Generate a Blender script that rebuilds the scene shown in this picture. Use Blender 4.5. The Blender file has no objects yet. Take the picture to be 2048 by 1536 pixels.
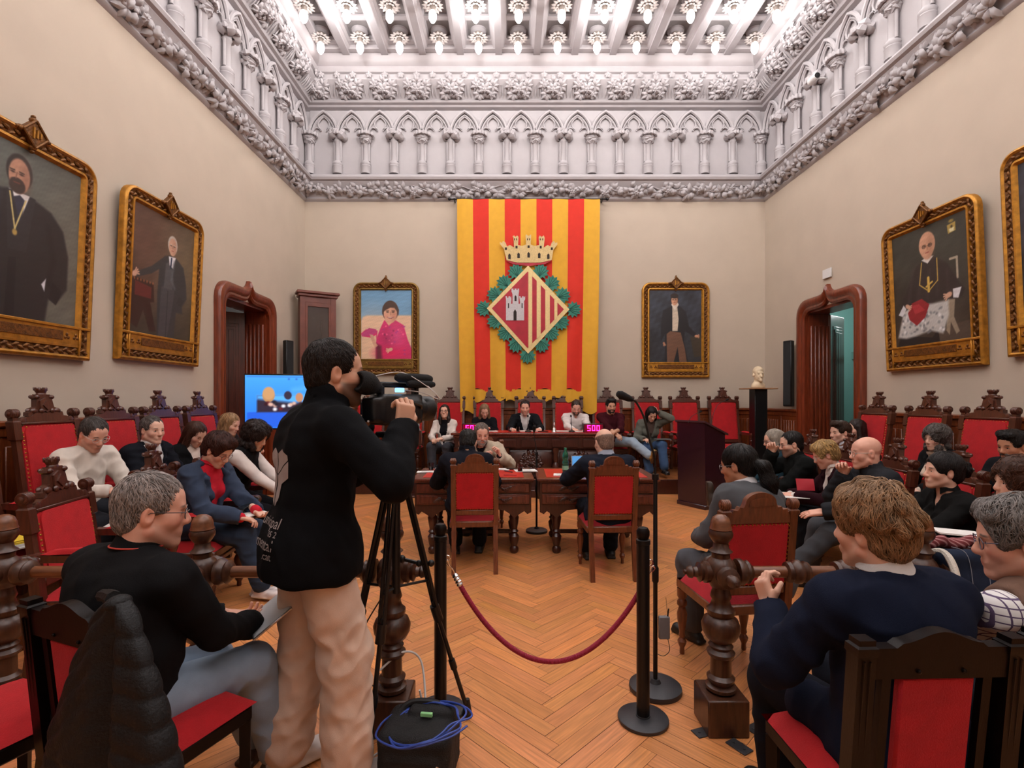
import bpy, math, random
import numpy as np
from mathutils import Vector, Matrix
R=math.radians; PI=math.pi; COL=bpy.context.scene.collection
rng=random.Random(7); nr=np.random.RandomState(5)
def lin(c): return tuple((x/12.92 if x<=.04045 else ((x+.055)/1.055)**2.4) for x in c)
def C(h): return lin(tuple(int(h[i:i+2],16)/255 for i in (0,2,4)))
# ---------- materials (all node based) ----------
MATS={}
def mat(name,col,rough=.6,metal=0,bump=0,bscale=60,var=0,vscale=4,stretch=(1,1,1),attr=False,coat=0,sheen=0,emit=None,estr=0,trans=0,spec=None,aniso=None):
    if name in MATS: return MATS[name]
    m=bpy.data.materials.new(name); m.use_nodes=True; nt=m.node_tree; b=nt.nodes['Principled BSDF']; L=nt.links
    c=C(col) if isinstance(col,str) else col
    b.inputs['Base Color'].default_value=(*c,1); b.inputs['Roughness'].default_value=rough; b.inputs['Metallic'].default_value=metal
    if coat: b.inputs['Coat Weight'].default_value=coat; b.inputs['Coat Roughness'].default_value=.25
    if sheen: b.inputs['Sheen Weight'].default_value=sheen; b.inputs['Sheen Roughness'].default_value=.5; b.inputs['Sheen Tint'].default_value=(*[min(1,x*2+.1) for x in c],1)
    if spec is not None: b.inputs['Specular IOR Level'].default_value=spec
    if trans: b.inputs['Transmission Weight'].default_value=trans
    if emit: b.inputs['Emission Color'].default_value=(*C(emit),1); b.inputs['Emission Strength'].default_value=estr
    tc=nt.nodes.new('ShaderNodeTexCoord'); mp=nt.nodes.new('ShaderNodeMapping'); mp.inputs['Scale'].default_value=stretch
    L.new(tc.outputs['Object'],mp.inputs['Vector'])
    src=None
    if attr:
        a=nt.nodes.new('ShaderNodeAttribute'); a.attribute_name='Col'; src=a.outputs['Color']
    if var:
        n=nt.nodes.new('ShaderNodeTexNoise'); n.inputs['Scale'].default_value=vscale; n.inputs['Detail'].default_value=5
        L.new(mp.outputs['Vector'],n.inputs['Vector'])
        mr=nt.nodes.new('ShaderNodeMapRange'); mr.inputs['From Min'].default_value=.3; mr.inputs['From Max'].default_value=.7
        mr.inputs['To Min'].default_value=1-var; mr.inputs['To Max'].default_value=1+var
        L.new(n.outputs['Fac'],mr.inputs['Value'])
        vm=nt.nodes.new('ShaderNodeVectorMath'); vm.operation='SCALE'
        if src is None: vm.inputs[0].default_value=c
        else: L.new(src,vm.inputs[0])
        L.new(mr.outputs['Result'],vm.inputs['Scale']); src=vm.outputs['Vector']
    if src is not None: L.new(src,b.inputs['Base Color'])
    if bump:
        n=nt.nodes.new('ShaderNodeTexNoise'); n.inputs['Scale'].default_value=bscale; n.inputs['Detail'].default_value=3
        L.new(mp.outputs['Vector'],n.inputs['Vector'])
        bp=nt.nodes.new('ShaderNodeBump'); bp.inputs['Strength'].default_value=bump; bp.inputs['Distance'].default_value=.01
        L.new(n.outputs['Fac'],bp.inputs['Height']); L.new(bp.outputs['Normal'],b.inputs['Normal'])
    MATS[name]=m; return m
def wood(name,col,rough=.32,coat=.3,var=.35,st=(14,14,1.6)): return mat(name,col,rough,coat=coat,var=var,vscale=5,stretch=st,bump=.05,bscale=30)
def cloth(h,rough=.92,sheen=.15,var=.1,bump=.18,sc=420):
    dk=sum(C(h))<.12; return mat('cloth_'+h,h,rough,sheen=.02 if dk else sheen,var=var,vscale=9,bump=bump,bscale=sc,spec=.12 if dk else .3)
WALL=mat('wall_paint','bfb1a0',.85,var=.035,vscale=2.5,bump=.05,bscale=25)
PLASTER=mat('white_plaster','aaa5a7',.6,var=.03,vscale=6)
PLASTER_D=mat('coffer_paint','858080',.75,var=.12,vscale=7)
CHW=wood('chair_walnut','4a2417',.33,.3)
CHW2=wood('desk_chair_walnut','6b3a22',.35,.3)
DKW=wood('table_walnut','3e1c15',.3,.4)
TOPW=wood('table_top_walnut','5e2b20',.22,.5)
BLKW=wood('black_walnut','0b0404',.42,.0); BLKW.node_tree.nodes['Principled BSDF'].inputs['Specular IOR Level'].default_value=.22
BALW=wood('balustrade_walnut','442719',.34,.15)
RAILW=wood('rail_oak','6e4024',.34,.2,st=(2,14,14))
DOORW=wood('door_mahogany','6e2c14',.3,.5,st=(8,8,1))
DOORD=wood('door_leaf_mahogany','4a1d12',.32,.4,st=(8,8,1))
PANW=wood('wainscot_mahogany','7c3c1a',.35,.3,st=(8,8,1))
LECW=wood('lectern_rosewood','2c1420',.22,.5,st=(30,30,1.2))
RED=mat('red_velvet','b00f18',.9,sheen=.5,var=.12,vscale=14,bump=.3,bscale=220)
REDD=mat('red_velvet_dark','9c0c1c',.92,sheen=.4,var=.12,vscale=14,bump=.3,bscale=220)
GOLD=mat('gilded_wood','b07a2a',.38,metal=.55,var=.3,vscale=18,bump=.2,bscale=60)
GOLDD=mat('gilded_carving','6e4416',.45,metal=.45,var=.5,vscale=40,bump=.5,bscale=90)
BRASS=mat('brass','b88a3a',.3,metal=1)
CHROME=mat('chrome','d8d8d8',.15,metal=1)
BLK=mat('black_plastic','0b0b0d',.45)
BLKM=mat('black_powdercoat','121214',.38,metal=.3,bump=.05,bscale=300)
IRON=mat('grey_cast_base','3a3a3e',.45,metal=.3,bump=.1,bscale=300)
GREYP=mat('grey_plastic','77777c',.5)
FOAM=mat('black_foam','08080a',.95,bump=.4,bscale=300)
WHT=mat('white_plastic','dcdcdc',.4)
PAPER=mat('white_paper','e9e6e2',.8,var=.03,vscale=20)
PAPERT=mat('printed_text','8d8b90',.8)
# ---------- mesh builder ----------
def arr(v): return np.asarray(v,dtype=float)
class MB:
    def __init__(s): s.v=[];s.f=[];s.m=[];s.n=0
    def add(s,vf,M=None,mi=0):
        v,f=vf; v=arr(v).reshape(-1,3)
        if M is not None:
            A=arr(M); v=v@A[:3,:3].T+A[:3,3]
            if np.linalg.det(A[:3,:3])<0: f=[tuple(reversed(q)) for q in f]
        s.v.append(v); n=s.n; s.f+= [tuple(i+n for i in q) for q in f]; s.m+=[mi]*len(f); s.n+=len(v); return s
    def build(s,name,mats,parent=None,angle=38,label=None,loc=None):
        me=bpy.data.meshes.new(name); me.from_pydata(np.vstack(s.v).tolist(),[],s.f)
        if not isinstance(mats,(list,tuple)): mats=[mats]
        for m in mats: me.materials.append(m)
        if len(mats)>1: me.polygons.foreach_set('material_index',s.m)
        me.polygons.foreach_set('use_smooth',[True]*len(s.f))
        me.update(); me.set_sharp_from_angle(angle=R(angle))
        o=bpy.data.objects.new(name,me); COL.objects.link(o)
        if parent: o.parent=parent
        if loc is not None: o.location=loc
        if label: o['label']=label
        return o
def T(x=0,y=0,z=0): return Matrix.Translation((x,y,z))
def RX(a): return Matrix.Rotation(R(a),4,'X')
def RY(a): return Matrix.Rotation(R(a),4,'Y')
def RZ(a): return Matrix.Rotation(R(a),4,'Z')
def S(x,y=None,z=None):
    y=x if y is None else y; z=x if z is None else z
    return Matrix.Diagonal((x,y,z,1))
def box(x0,x1,y0,y1,z0,z1,b=.0):
    if b<=0:
        v=[(x,y,z) for x in (x0,x1) for y in (y0,y1) for z in (z0,z1)]
        return v,[(0,1,3,2),(4,6,7,5),(0,4,5,1),(2,3,7,6),(0,2,6,4),(1,5,7,3)]
    c=arr([(x0+x1)/2,(y0+y1)/2,(z0+z1)/2]); h=arr([abs(x1-x0),abs(y1-y0),abs(z1-z0)])/2; b=min(b,h.min()*.49)
    V=[];I={}
    for sx in (-1,1):
        for sy in (-1,1):
            for sz in (-1,1):
                for ax in range(3):
                    p=arr([sx,sy,sz])*h; q=arr([sx,sy,sz])*b; q[ax]=0; p=p-q
                    I[(sx,sy,sz,ax)]=len(V); V.append(c+p)
    F=[]
    for ax in range(3):
        o=[a for a in range(3) if a!=ax]
        for s in (-1,1):
            q=[]
            for a,bb in ((-1,-1),(1,-1),(1,1),(-1,1)):
                k=[0,0,0]; k[ax]=s; k[o[0]]=a; k[o[1]]=bb; q.append(I[(*k,ax)])
            F.append(q)
        for a in (-1,1):
            for bb in (-1,1):
                k=[0,0,0]; k[o[0]]=a; k[o[1]]=bb
                k1=list(k);k1[ax]=-1;k2=list(k);k2[ax]=1
                F.append([I[(*k1,o[0])],I[(*k2,o[0])],I[(*k2,o[1])],I[(*k1,o[1])]])
    for sx in (-1,1):
        for sy in (-1,1):
            for sz in (-1,1): F.append([I[(sx,sy,sz,a)] for a in range(3)])
    V=arr(V); out=[]
    for q in F:
        p=V[q]; n=np.cross(p[1]-p[0],p[2]-p[0]); 
        out.append(tuple(q) if n@(p.mean(0)-c)>0 else tuple(reversed(q)))
    return V,out
def lathe(prof,seg=20,cap=True):
    n=len(prof); a=np.arange(seg)*2*PI/seg; V=[]
    for r,z in prof: V+=[(r*math.cos(t),r*math.sin(t),z) for t in a]
    F=[(i*seg+j,i*seg+(j+1)%seg,(i+1)*seg+(j+1)%seg,(i+1)*seg+j) for i in range(n-1) for j in range(seg)]
    if cap: F+=[tuple(range(seg-1,-1,-1)),tuple((n-1)*seg+j for j in range(seg))]
    if prof[-1][1]<prof[0][1]: F=[tuple(reversed(f)) for f in F]
    return V,F
def frame_of(d):
    d=arr(d); d=d/np.linalg.norm(d); u=np.cross(d,[0,0,1.]) if abs(d[2])<.95 else np.cross(d,[0,1.,0]); u/=np.linalg.norm(u); return d,u,np.cross(u,d)
def tube(pts,r,seg=8,cap=True,closed=False):
    P=arr(pts); n=len(P); rs=np.full(n,r,float) if np.isscalar(r) else arr(r); V=[]; u=None
    for i in range(n):
        if closed: d=P[(i+1)%n]-P[i-1]
        else: d=P[min(i+1,n-1)]-P[max(i-1,0)]
        d=d/(np.linalg.norm(d)+1e-12)
        if u is None: _,u,_=frame_of(d)
        u=u-d*(u@d); u/=np.linalg.norm(u)+1e-12; w=np.cross(d,u)
        for j in range(seg):
            t=2*PI*j/seg; V.append(P[i]+rs[i]*(math.cos(t)*u+math.sin(t)*w))
    m=n if closed else n-1
    F=[(i*seg+j,i*seg+(j+1)%seg,((i+1)%n)*seg+(j+1)%seg,((i+1)%n)*seg+j) for i in range(m) for j in range(seg)]
    if cap and not closed: F+=[tuple(range(seg-1,-1,-1)),tuple((n-1)*seg+j for j in range(seg))]
    return V,F
def spline(pts,n=8,closed=False):
    P=arr(pts); m=len(P); out=[]
    rngi=range(m if closed else m-1)
    for i in rngi:
        if closed: a,b,c,d=P[i-1],P[i],P[(i+1)%m],P[(i+2)%m]
        else: a,b,c,d=P[max(i-1,0)],P[i],P[i+1],P[min(i+2,m-1)]
        for k in range(n):
            t=k/n; out.append(.5*((2*b)+(-a+c)*t+(2*a-5*b+4*c-d)*t*t+(-a+3*b-3*c+d)*t**3))
    if not closed: out.append(P[-1])
    return arr(out)
def prism(poly,d0,d1,b=0):  # polygon in XZ, extruded along Y d0..d1 (front = d0)
    P=arr(poly); n=len(P); A=.5*sum(P[i][0]*P[(i+1)%n][1]-P[(i+1)%n][0]*P[i][1] for i in range(n))
    if A<0: P=P[::-1]
    V=[(x,d0,z) for x,z in P]+[(x,d1,z) for x,z in P]
    F=[tuple(range(n)),tuple(range(2*n-1,n-1,-1))]+[(i,i+n,(i+1)%n+n,(i+1)%n) for i in range(n)]
    return V,F
def loft(rings,closed=True,cap=False):
    n=len(rings[0]); V=np.vstack([arr(r) for r in rings]); F=[]
    for i in range(len(rings)-1):
        for j in range(n if closed else n-1): F.append((i*n+j,i*n+(j+1)%n,(i+1)*n+(j+1)%n,(i+1)*n+j))
    if cap: F+=[tuple(range(n-1,-1,-1)),tuple((len(rings)-1)*n+j for j in range(n))]
    return V,F
def sphere(c=(0,0,0),r=1,seg=12,rings=8):
    r=(r,r,r) if np.isscalar(r) else r
    V,F=lathe([(max(math.sin(PI*i/rings),1e-4),-math.cos(PI*i/rings)) for i in range(rings+1)],seg,False)
    return arr(V)*arr(r)+arr(c),F
def grid(fn,nu,nv):
    V=[fn(i/nu,j/nv) for j in range(nv+1) for i in range(nu+1)]
    return V,[(j*(nu+1)+i,j*(nu+1)+i+1,(j+1)*(nu+1)+i+1,(j+1)*(nu+1)+i) for j in range(nv) for i in range(nu)]
def along(p,q):  # matrix mapping local Z onto p->q
    d,u,w=frame_of(arr(q)-arr(p)); M=np.eye(4); M[:3,0]=u; M[:3,1]=np.cross(d,u); M[:3,2]=d; M[:3,3]=p; return Matrix(M.tolist())
def leaf(L=.1,W=.05,h=.02,n=4):
    def f(u,v):
        w=W*math.sin(PI*min(1,(v*.92+.06)))**.7*(1-.25*v); x=(u-.5)*2*w
        return (x,L*v,h*(math.sin(PI*v)*.9)+.35*h*(1-abs(u-.5)*2)*1.6-.4*h*abs(u-.5)*math.cos(v*9))
    return grid(f,4,n)
# ---------- scene bookkeeping ----------
def tag(o,label=None,cat=None,group=None,kind=None):
    if label: o['label']=label
    if cat: o['category']=cat
    if group: o['group']=group
    if kind: o['kind']=kind
    return o
def thing(name,label,cat,loc=(0,0,0),rz=0,group=None):
    o=bpy.data.objects.new(name,None); o.empty_display_size=.1; COL.objects.link(o); o.location=loc; o.rotation_euler=(0,0,R(rz)); return tag(o,label,cat,group)
def struct(name,mb,m,**k): return tag(mb.build(name,m,**k),kind='structure')
def dup(root,loc,rz=0,label=None,group=None,scale=None):
    r=root.copy(); COL.objects.link(r); r.location=loc; r.rotation_euler=(0,0,R(rz))
    if label: r['label']=label
    if group: r['group']=group
    if scale: r.scale=scale
    for ch in list(root.children):
        c=ch.copy(); COL.objects.link(c); c.parent=r
        for g in list(ch.children):
            d=g.copy(); COL.objects.link(d); d.parent=c
    return r
# ---------- implicit surfaces for organic shapes ----------
def smin(a,b,k):
    if k<=0: return np.minimum(a,b)
    h=np.clip(.5+.5*(b-a)/k,0,1); return b*(1-h)+a*h-k*h*(1-h)
class SDF:
    def __init__(s,vox): s.vox=vox; s.ops=[]; s.lo=None; s.hi=None
    def _op(s,fn,lo,hi,k,op):
        s.ops.append((fn,arr(lo),arr(hi),k,op))
        if op>0: s.lo=arr(lo) if s.lo is None else np.minimum(s.lo,lo); s.hi=arr(hi) if s.hi is None else np.maximum(s.hi,hi)
        return s
    def cap(s,a,b,ra,rb=None,k=.02,op=1,sq=None):
        a=arr(a);b=arr(b); rb=ra if rb is None else rb; ab=b-a; L2=float(ab@ab)+1e-9; m=max(ra,rb)
        if sq is not None: ax=arr(sq[0]); ax=ax/np.linalg.norm(ax); f=sq[1]
        def fn(X,Y,Z):
            x=X-a[0];y=Y-a[1];z=Z-a[2]; h=np.clip((x*ab[0]+y*ab[1]+z*ab[2])/L2,0,1)
            x=x-ab[0]*h;y=y-ab[1]*h;z=z-ab[2]*h; d2=x*x+y*y+z*z
            if sq is not None:
                t=x*ax[0]+y*ax[1]+z*ax[2]; d2=d2+t*t*(1/f/f-1)
                return (np.sqrt(d2)-(ra+(rb-ra)*h))*min(1,f+.15)
            return np.sqrt(d2)-(ra+(rb-ra)*h)
        return s._op(fn,np.minimum(a,b)-m,np.maximum(a,b)+m,k,op)
    def ell(s,c,r,k=.02,M=None,op=1):
        c=arr(c); r=arr(r)*np.ones(3); M=np.eye(3) if M is None else arr(M); ext=np.sqrt(((M*r)**2).sum(1))
        def fn(X,Y,Z):
            x=X-c[0];y=Y-c[1];z=Z-c[2]; k0=0;k1=0
            for i in range(3):
                t=x*M[0,i]+y*M[1,i]+z*M[2,i]; q=t/r[i]; k0=k0+q*q; q=q/r[i]; k1=k1+q*q
            k0=np.sqrt(k0); return k0*(k0-1)/(np.sqrt(k1)+1e-6)
        return s._op(fn,c-ext,c+ext,k,op)
    def box(s,c,h,rd=.01,k=.01,M=None,op=1):
        c=arr(c);h=arr(h); M=np.eye(3) if M is None else arr(M); ext=np.abs(M)@h
        def fn(X,Y,Z):
            x=X-c[0];y=Y-c[1];z=Z-c[2]; q=[np.abs(x*M[0,i]+y*M[1,i]+z*M[2,i])-(h[i]-rd) for i in range(3)]
            return np.sqrt(sum(np.maximum(t,0)**2 for t in q))+np.minimum(np.maximum(np.maximum(q[0],q[1]),q[2]),0)-rd
        return s._op(fn,c-ext,c+ext,k,op)
    def fn(s,f,lo,hi,k=.01,op=-1): return s._op(f,lo,hi,k,op)
    def mesh(s):
        v=s.vox; pad=2*v; lo=s.lo-pad; n=np.ceil((s.hi+pad-lo)/v).astype(int)+1
        D=np.full(n,.2,np.float32); ax=[(lo[i]+v*np.arange(n[i])).astype(np.float32) for i in range(3)]
        for fn,l,h,k,op in s.ops:
            i0=np.clip(np.floor((l-k-2*v-lo)/v).astype(int),0,n-1); i1=np.clip(np.ceil((h+k+2*v-lo)/v).astype(int)+1,1,n)
            if (i1<=i0).any(): continue
            sl=tuple(slice(a,b) for a,b in zip(i0,i1))
            d=fn(ax[0][i0[0]:i1[0],None,None],ax[1][None,i0[1]:i1[1],None],ax[2][None,None,i0[2]:i1[2]]).astype(np.float32)
            if op>0: D[sl]=smin(D[sl],d,k)
            else: D[sl]=-smin(-D[sl],d,k)
        return snet(D,lo,v)
def snet(D,lo,v):
    n=D.shape; In=D<0; cnt=np.zeros([a-1 for a in n],np.int8)
    for i in (0,1):
        for j in (0,1):
            for k in (0,1): cnt+=In[i:n[0]-1+i,j:n[1]-1+j,k:n[2]-1+k]
    act=(cnt>0)&(cnt<8); cells=np.argwhere(act); idx=np.full(cnt.shape,-1,np.int64); idx[act]=np.arange(len(cells))
    acc=np.zeros((len(cells),3)); num=np.zeros(len(cells))
    cr=[(i,j,k) for i in (0,1) for j in (0,1) for k in (0,1)]
    for a in cr:
        for b in cr:
            if sum(abs(p-q) for p,q in zip(a,b))==1 and a<b:
                da=D[tuple((cells+a).T)]; db=D[tuple((cells+b).T)]; m=(da<0)!=(db<0); t=(da[m]/(da[m]-db[m]))[:,None]
                acc[m]+=arr(a)+t*(arr(b)-arr(a)); num[m]+=1
    V=(cells+acc/np.maximum(num,1)[:,None])*v+lo; F=[]
    for ax in range(3):
        o=[a for a in range(3) if a!=ax]; sl0=[slice(None)]*3; sl1=[slice(None)]*3; sl0[ax]=slice(0,-1); sl1[ax]=slice(1,None)
        e=In[tuple(sl0)]!=In[tuple(sl1)]; E=np.argwhere(e); E=E[(E[:,o[0]]>0)&(E[:,o[1]]>0)&(E[:,o[0]]<n[o[0]]-1)&(E[:,o[1]]<n[o[1]]-1)]
        if not len(E): continue
        inside=In[tuple(E.T)]; u=np.zeros(3,int);w=np.zeros(3,int);u[o[0]]=1;w[o[1]]=1
        q=np.stack([idx[tuple((E-u-w).T)],idx[tuple((E-w).T)],idx[tuple(E.T)],idx[tuple((E-u).T)]],1)
        flip=inside if ax!=1 else ~inside
        q=np.where(flip[:,None],q,q[:,::-1]); F.append(q)
    return V,np.vstack(F)
def vnormals(V,F):
    n=np.cross(V[F[:,2]]-V[F[:,0]],V[F[:,3]]-V[F[:,1]]); N=np.zeros_like(V)
    for i in range(4): np.add.at(N,F[:,i],n)
    return N/(np.linalg.norm(N,axis=1,keepdims=True)+1e-12)
def wob(P,freq,seed=0,n=6):
    r=np.random.RandomState(seed); o=np.zeros(len(P))
    for i in range(n):
        d=r.normal(size=3); d/=np.linalg.norm(d); o+=np.sin(P@d*freq*(.6+r.rand()*.9)+r.rand()*7)
    return o/n
def smesh(name,sd,mats,parent=None,disp=None,col=None,midx=None,extra=None,label=None,relax=1):
    V,F=sd.mesh() if isinstance(sd,SDF) else sd
    if relax:
        for _ in range(relax):  # light smoothing
            A=np.zeros_like(V); c=np.zeros(len(V))
            for a,b in ((0,1),(1,2),(2,3),(3,0)):
                np.add.at(A,F[:,a],V[F[:,b]]); np.add.at(A,F[:,b],V[F[:,a]]); np.add.at(c,F[:,a],1); np.add.at(c,F[:,b],1)
            V=V*.5+.5*A/np.maximum(c,1)[:,None]
    if disp is not None: V=V+vnormals(V,F)*disp(V)[:,None]
    me=bpy.data.meshes.new(name); nv=len(V)
    me.vertices.add(nv); me.vertices.foreach_set('co',V.ravel()); me.loops.add(F.size); me.loops.foreach_set('vertex_index',F.ravel())
    me.polygons.add(len(F)); me.polygons.foreach_set('loop_start',np.arange(0,F.size,4)); me.polygons.foreach_set('loop_total',np.full(len(F),4))
    me.polygons.foreach_set('use_smooth',np.ones(len(F),bool))
    if not isinstance(mats,(list,tuple)): mats=[mats]
    for m in mats: me.materials.append(m)
    if midx is not None: me.polygons.foreach_set('material_index',midx(V,F).astype(np.int32))
    if col is not None:
        a=me.color_attributes.new('Col','FLOAT_COLOR','POINT'); cc=np.ones((nv,4),np.float32); cc[:,:3]=col(V); a.data.foreach_set('color',cc.ravel())
    me.update(); me.validate(); o=bpy.data.objects.new(name,me); COL.objects.link(o)
    if parent: o.parent=parent
    if label: o['label']=label
    return o
def vf_merge(lst):
    V=[];F=[];n=0
    for v,f in lst: V.append(v); F.append(f+n); n+=len(v)
    return np.vstack(V),np.vstack(F)
# ---------- camera (2048x1536, principal point 1020,798, focal 1020 px) ----------
cam=bpy.data.objects.new('camera',bpy.data.cameras.new('camera')); COL.objects.link(cam); bpy.context.scene.camera=cam
cam.location=(0,0,1.55); cam.rotation_euler=(R(90),0,0); cam.data.sensor_width=36; cam.data.lens=36*1020/2048
cam.data.shift_x=4/2048; cam.data.shift_y=30/2048; cam.data.clip_start=.05
XL,XR,YB,YF=-3.94,4.9,9.8,-3.4; HC=5.37
# ---------- floor: herringbone planks ----------
def floor():
    Lp,w=.595,.085; V=[];F=[];UV=[];CO=[]; c45=math.cos(PI/4)
    def plank(x0,y0,x1,y1,horiz):
        g=.0011; P=[(x0+g,y0+g),(x1-g,y0+g),(x1-g,y1-g),(x0+g,y1-g)]
        Q=[((x-y)*c45+.22,(x+y)*c45) for x,y in P]; cx=sum(p[0] for p in Q)/4; cy=sum(p[1] for p in Q)/4
        if not(XL-.1<cx<XR+.1 and YF-.1<cy<YB+.1): return
        n=len(V); dz=nr.uniform(-.0004,.0004); V.extend((x,y,dz) for x,y in Q); F.append((n,n+1,n+2,n+3))
        ou=nr.rand()*50; ov=nr.rand()*50
        uv=[(ou,ov),(ou+Lp,ov),(ou+Lp,ov+w),(ou,ov+w)] if horiz else [(ou,ov+w),(ou,ov),(ou+Lp,ov),(ou+Lp,ov+w)]
        UV.extend(uv); t=nr.normal(0,1); c=arr(C('cc8752'))*(1+.07*t); c[2]*=1+.06*nr.normal(); c[1]*=1+.03*nr.normal()
        if nr.rand()<.05: c=c*arr([1.15,1.12,1.0])
        CO.extend([(*np.clip(c,0,1),1)]*4)
    for i in range(-260,420):
        for j in range(-16,16):
            ox=i*w+j*Lp; oy=i*w-j*Lp
            plank(ox,oy,ox+Lp,oy+w,True); plank(ox+Lp,oy+w-Lp,ox+Lp+w,oy+w,False)
    n=len(V); V.extend([(XL,YF,-.004),(XR,YF,-.004),(XR,YB,-.004),(XL,YB,-.004)]); F.append((n,n+1,n+2,n+3)); UV.extend([(0,0)]*4); CO.extend([(.03,.012,.006,1)]*4)
    me=bpy.data.meshes.new('floor'); me.from_pydata(V,[],F); uvl=me.uv_layers.new(name='UVMap'); uvl.data.foreach_set('uv',arr(UV).ravel())
    a=me.color_attributes.new('Col','FLOAT_COLOR','CORNER'); a.data.foreach_set('color',arr(CO).ravel())
    m=bpy.data.materials.new('herringbone_parquet'); m.use_nodes=True; nt=m.node_tree; L=nt.links; b=nt.nodes['Principled BSDF']
    at=nt.nodes.new('ShaderNodeAttribute'); at.attribute_name='Col'; uv=nt.nodes.new('ShaderNodeUVMap'); mp=nt.nodes.new('ShaderNodeMapping'); mp.inputs['Scale'].default_value=(3,55,1)
    ns=nt.nodes.new('ShaderNodeTexNoise'); ns.inputs['Scale'].default_value=1.6; ns.inputs['Detail'].default_value=6
    L.new(uv.outputs['UV'],mp.inputs['Vector']); L.new(mp.outputs['Vector'],ns.inputs['Vector'])
    mr=nt.nodes.new('ShaderNodeMapRange'); mr.inputs['From Min'].default_value=.3; mr.inputs['From Max'].default_value=.7; mr.inputs['To Min'].default_value=.78; mr.inputs['To Max'].default_value=1.2
    L.new(ns.outputs['Fac'],mr.inputs['Value']); vm=nt.nodes.new('ShaderNodeVectorMath'); vm.operation='SCALE'; L.new(at.outputs['Color'],vm.inputs[0]); L.new(mr.outputs['Result'],vm.inputs['Scale'])
    L.new(vm.outputs['Vector'],b.inputs['Base Color'])
    n2=nt.nodes.new('ShaderNodeTexNoise'); n2.inputs['Scale'].default_value=2.2; n2.inputs['Detail'].default_value=4; tc=nt.nodes.new('ShaderNodeTexCoord'); L.new(tc.outputs['Object'],n2.inputs['Vector'])
    m2=nt.nodes.new('ShaderNodeMapRange'); m2.inputs['To Min'].default_value=.24; m2.inputs['To Max'].default_value=.5; L.new(n2.outputs['Fac'],m2.inputs['Value']); L.new(m2.outputs['Result'],b.inputs['Roughness'])
    b.inputs['Coat Weight'].default_value=.15; b.inputs['Coat Roughness'].default_value=.3
    me.materials.append(m); o=bpy.data.objects.new('floor',me); COL.objects.link(o); tag(o,kind='structure')
floor()
# ---------- walls with door openings ----------
th=.35; H=8.3
def wall_x(name,x,s,y0,y1):   # side wall with an opening y0..y1, 3.0 high
    mb=MB(); a,b=sorted((x,x+s*th))
    mb.add(box(a,b,YF-.35,y0,0,H)); mb.add(box(a,b,y1,YB+.35,0,H)); mb.add(box(a,b,y0,y1,3.0,H)); struct(name,mb,WALL)
LD0,LD1=6.98,8.25; RD0,RD1=7.2,8.4
wall_x('wall_left',XL,-1,LD0,LD1); wall_x('wall_right',XR,1,RD0,RD1)
struct('wall_back',MB().add(box(XL,XR,YB,YB+.35,0,H)),WALL)
struct('wall_front',MB().add(box(XL,XR,YF-.35,YF,0,H)),WALL)
# corridors beyond both doors
TEAL=mat('corridor_teal','6f9a94',.8); DIM=mat('corridor_grey','4a4644',.9)
mb=MB(); mb.add(box(7.0,7.1,5.4,10.4,0,3.6)); mb.add(box(5.25,7.1,10.3,10.4,0,3.6)); mb.add(box(5.25,7.1,5.3,5.4,0,3.6)); mb.add(box(5.25,7.1,5.4,10.4,3.5,3.6)); mb.add(box(6.9,7.0,5.4,10.3,2.35,2.5)); struct('wall_corridor_right',mb,TEAL)
struct('floor_corridor_right',MB().add(box(4.9,7.1,5.3,10.4,-.1,.0)),PANW)
mb=MB(); mb.add(box(-6.0,-5.9,5.4,10.4,0,3.6)); mb.add(box(-5.9,-4.29,10.3,10.4,0,3.6)); mb.add(box(-5.9,-4.29,5.3,5.4,0,3.6)); mb.add(box(-5.9,-4.29,5.4,10.3,3.5,3.6)); struct('wall_corridor_left',mb,DIM)
struct('floor_corridor_left',MB().add(box(-6,-3.94,5.3,10.4,-.1,.0)),PANW)
for x,e in ((6.1,40),(-5.0,45)):
    l=bpy.data.objects.new('corridor_lamp',bpy.data.lights.new('corridor_lamp','POINT')); l.data.energy=e; l.data.shadow_soft_size=.15; l.location=(x,8.9,3.2); COL.objects.link(l)
# dais, side platforms
mb=MB(); mb.add(box(-3.3,XR,8.3,YB,0,.24,.01)); mb.add(box(-1.3,1.9,8.0,8.32,0,.12,.01)); struct('trim_1',mb,[DKW])
def strips(name,x0,x1,y0,y1,z):
    mb=MB(); w=.09; n=int(round((x1-x0)/w)); 
    for i in range(n): mb.add(box(x0+i*w+.001,x0+(i+1)*w-.001,y0,y1,z-.02,z+.002))
    struct(name,mb,wood('stage_boards','a5683c',.32,.2,st=(9,1,9)))
strips('trim_2',-3.3,XR,8.31,YB,.24)
mb=MB(); mb.add(box(XL,-3.0,2.55,6.75,0,.12,.01)); struct('trim_3',mb,wood('stage_boards2','7c4a2a',.35,.2,st=(9,1,9)))
mb=MB(); mb.add(box(3.95,XR,2.55,6.95,0,.12,.01)); struct('trim_4',mb,MATS['stage_boards2'])
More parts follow.
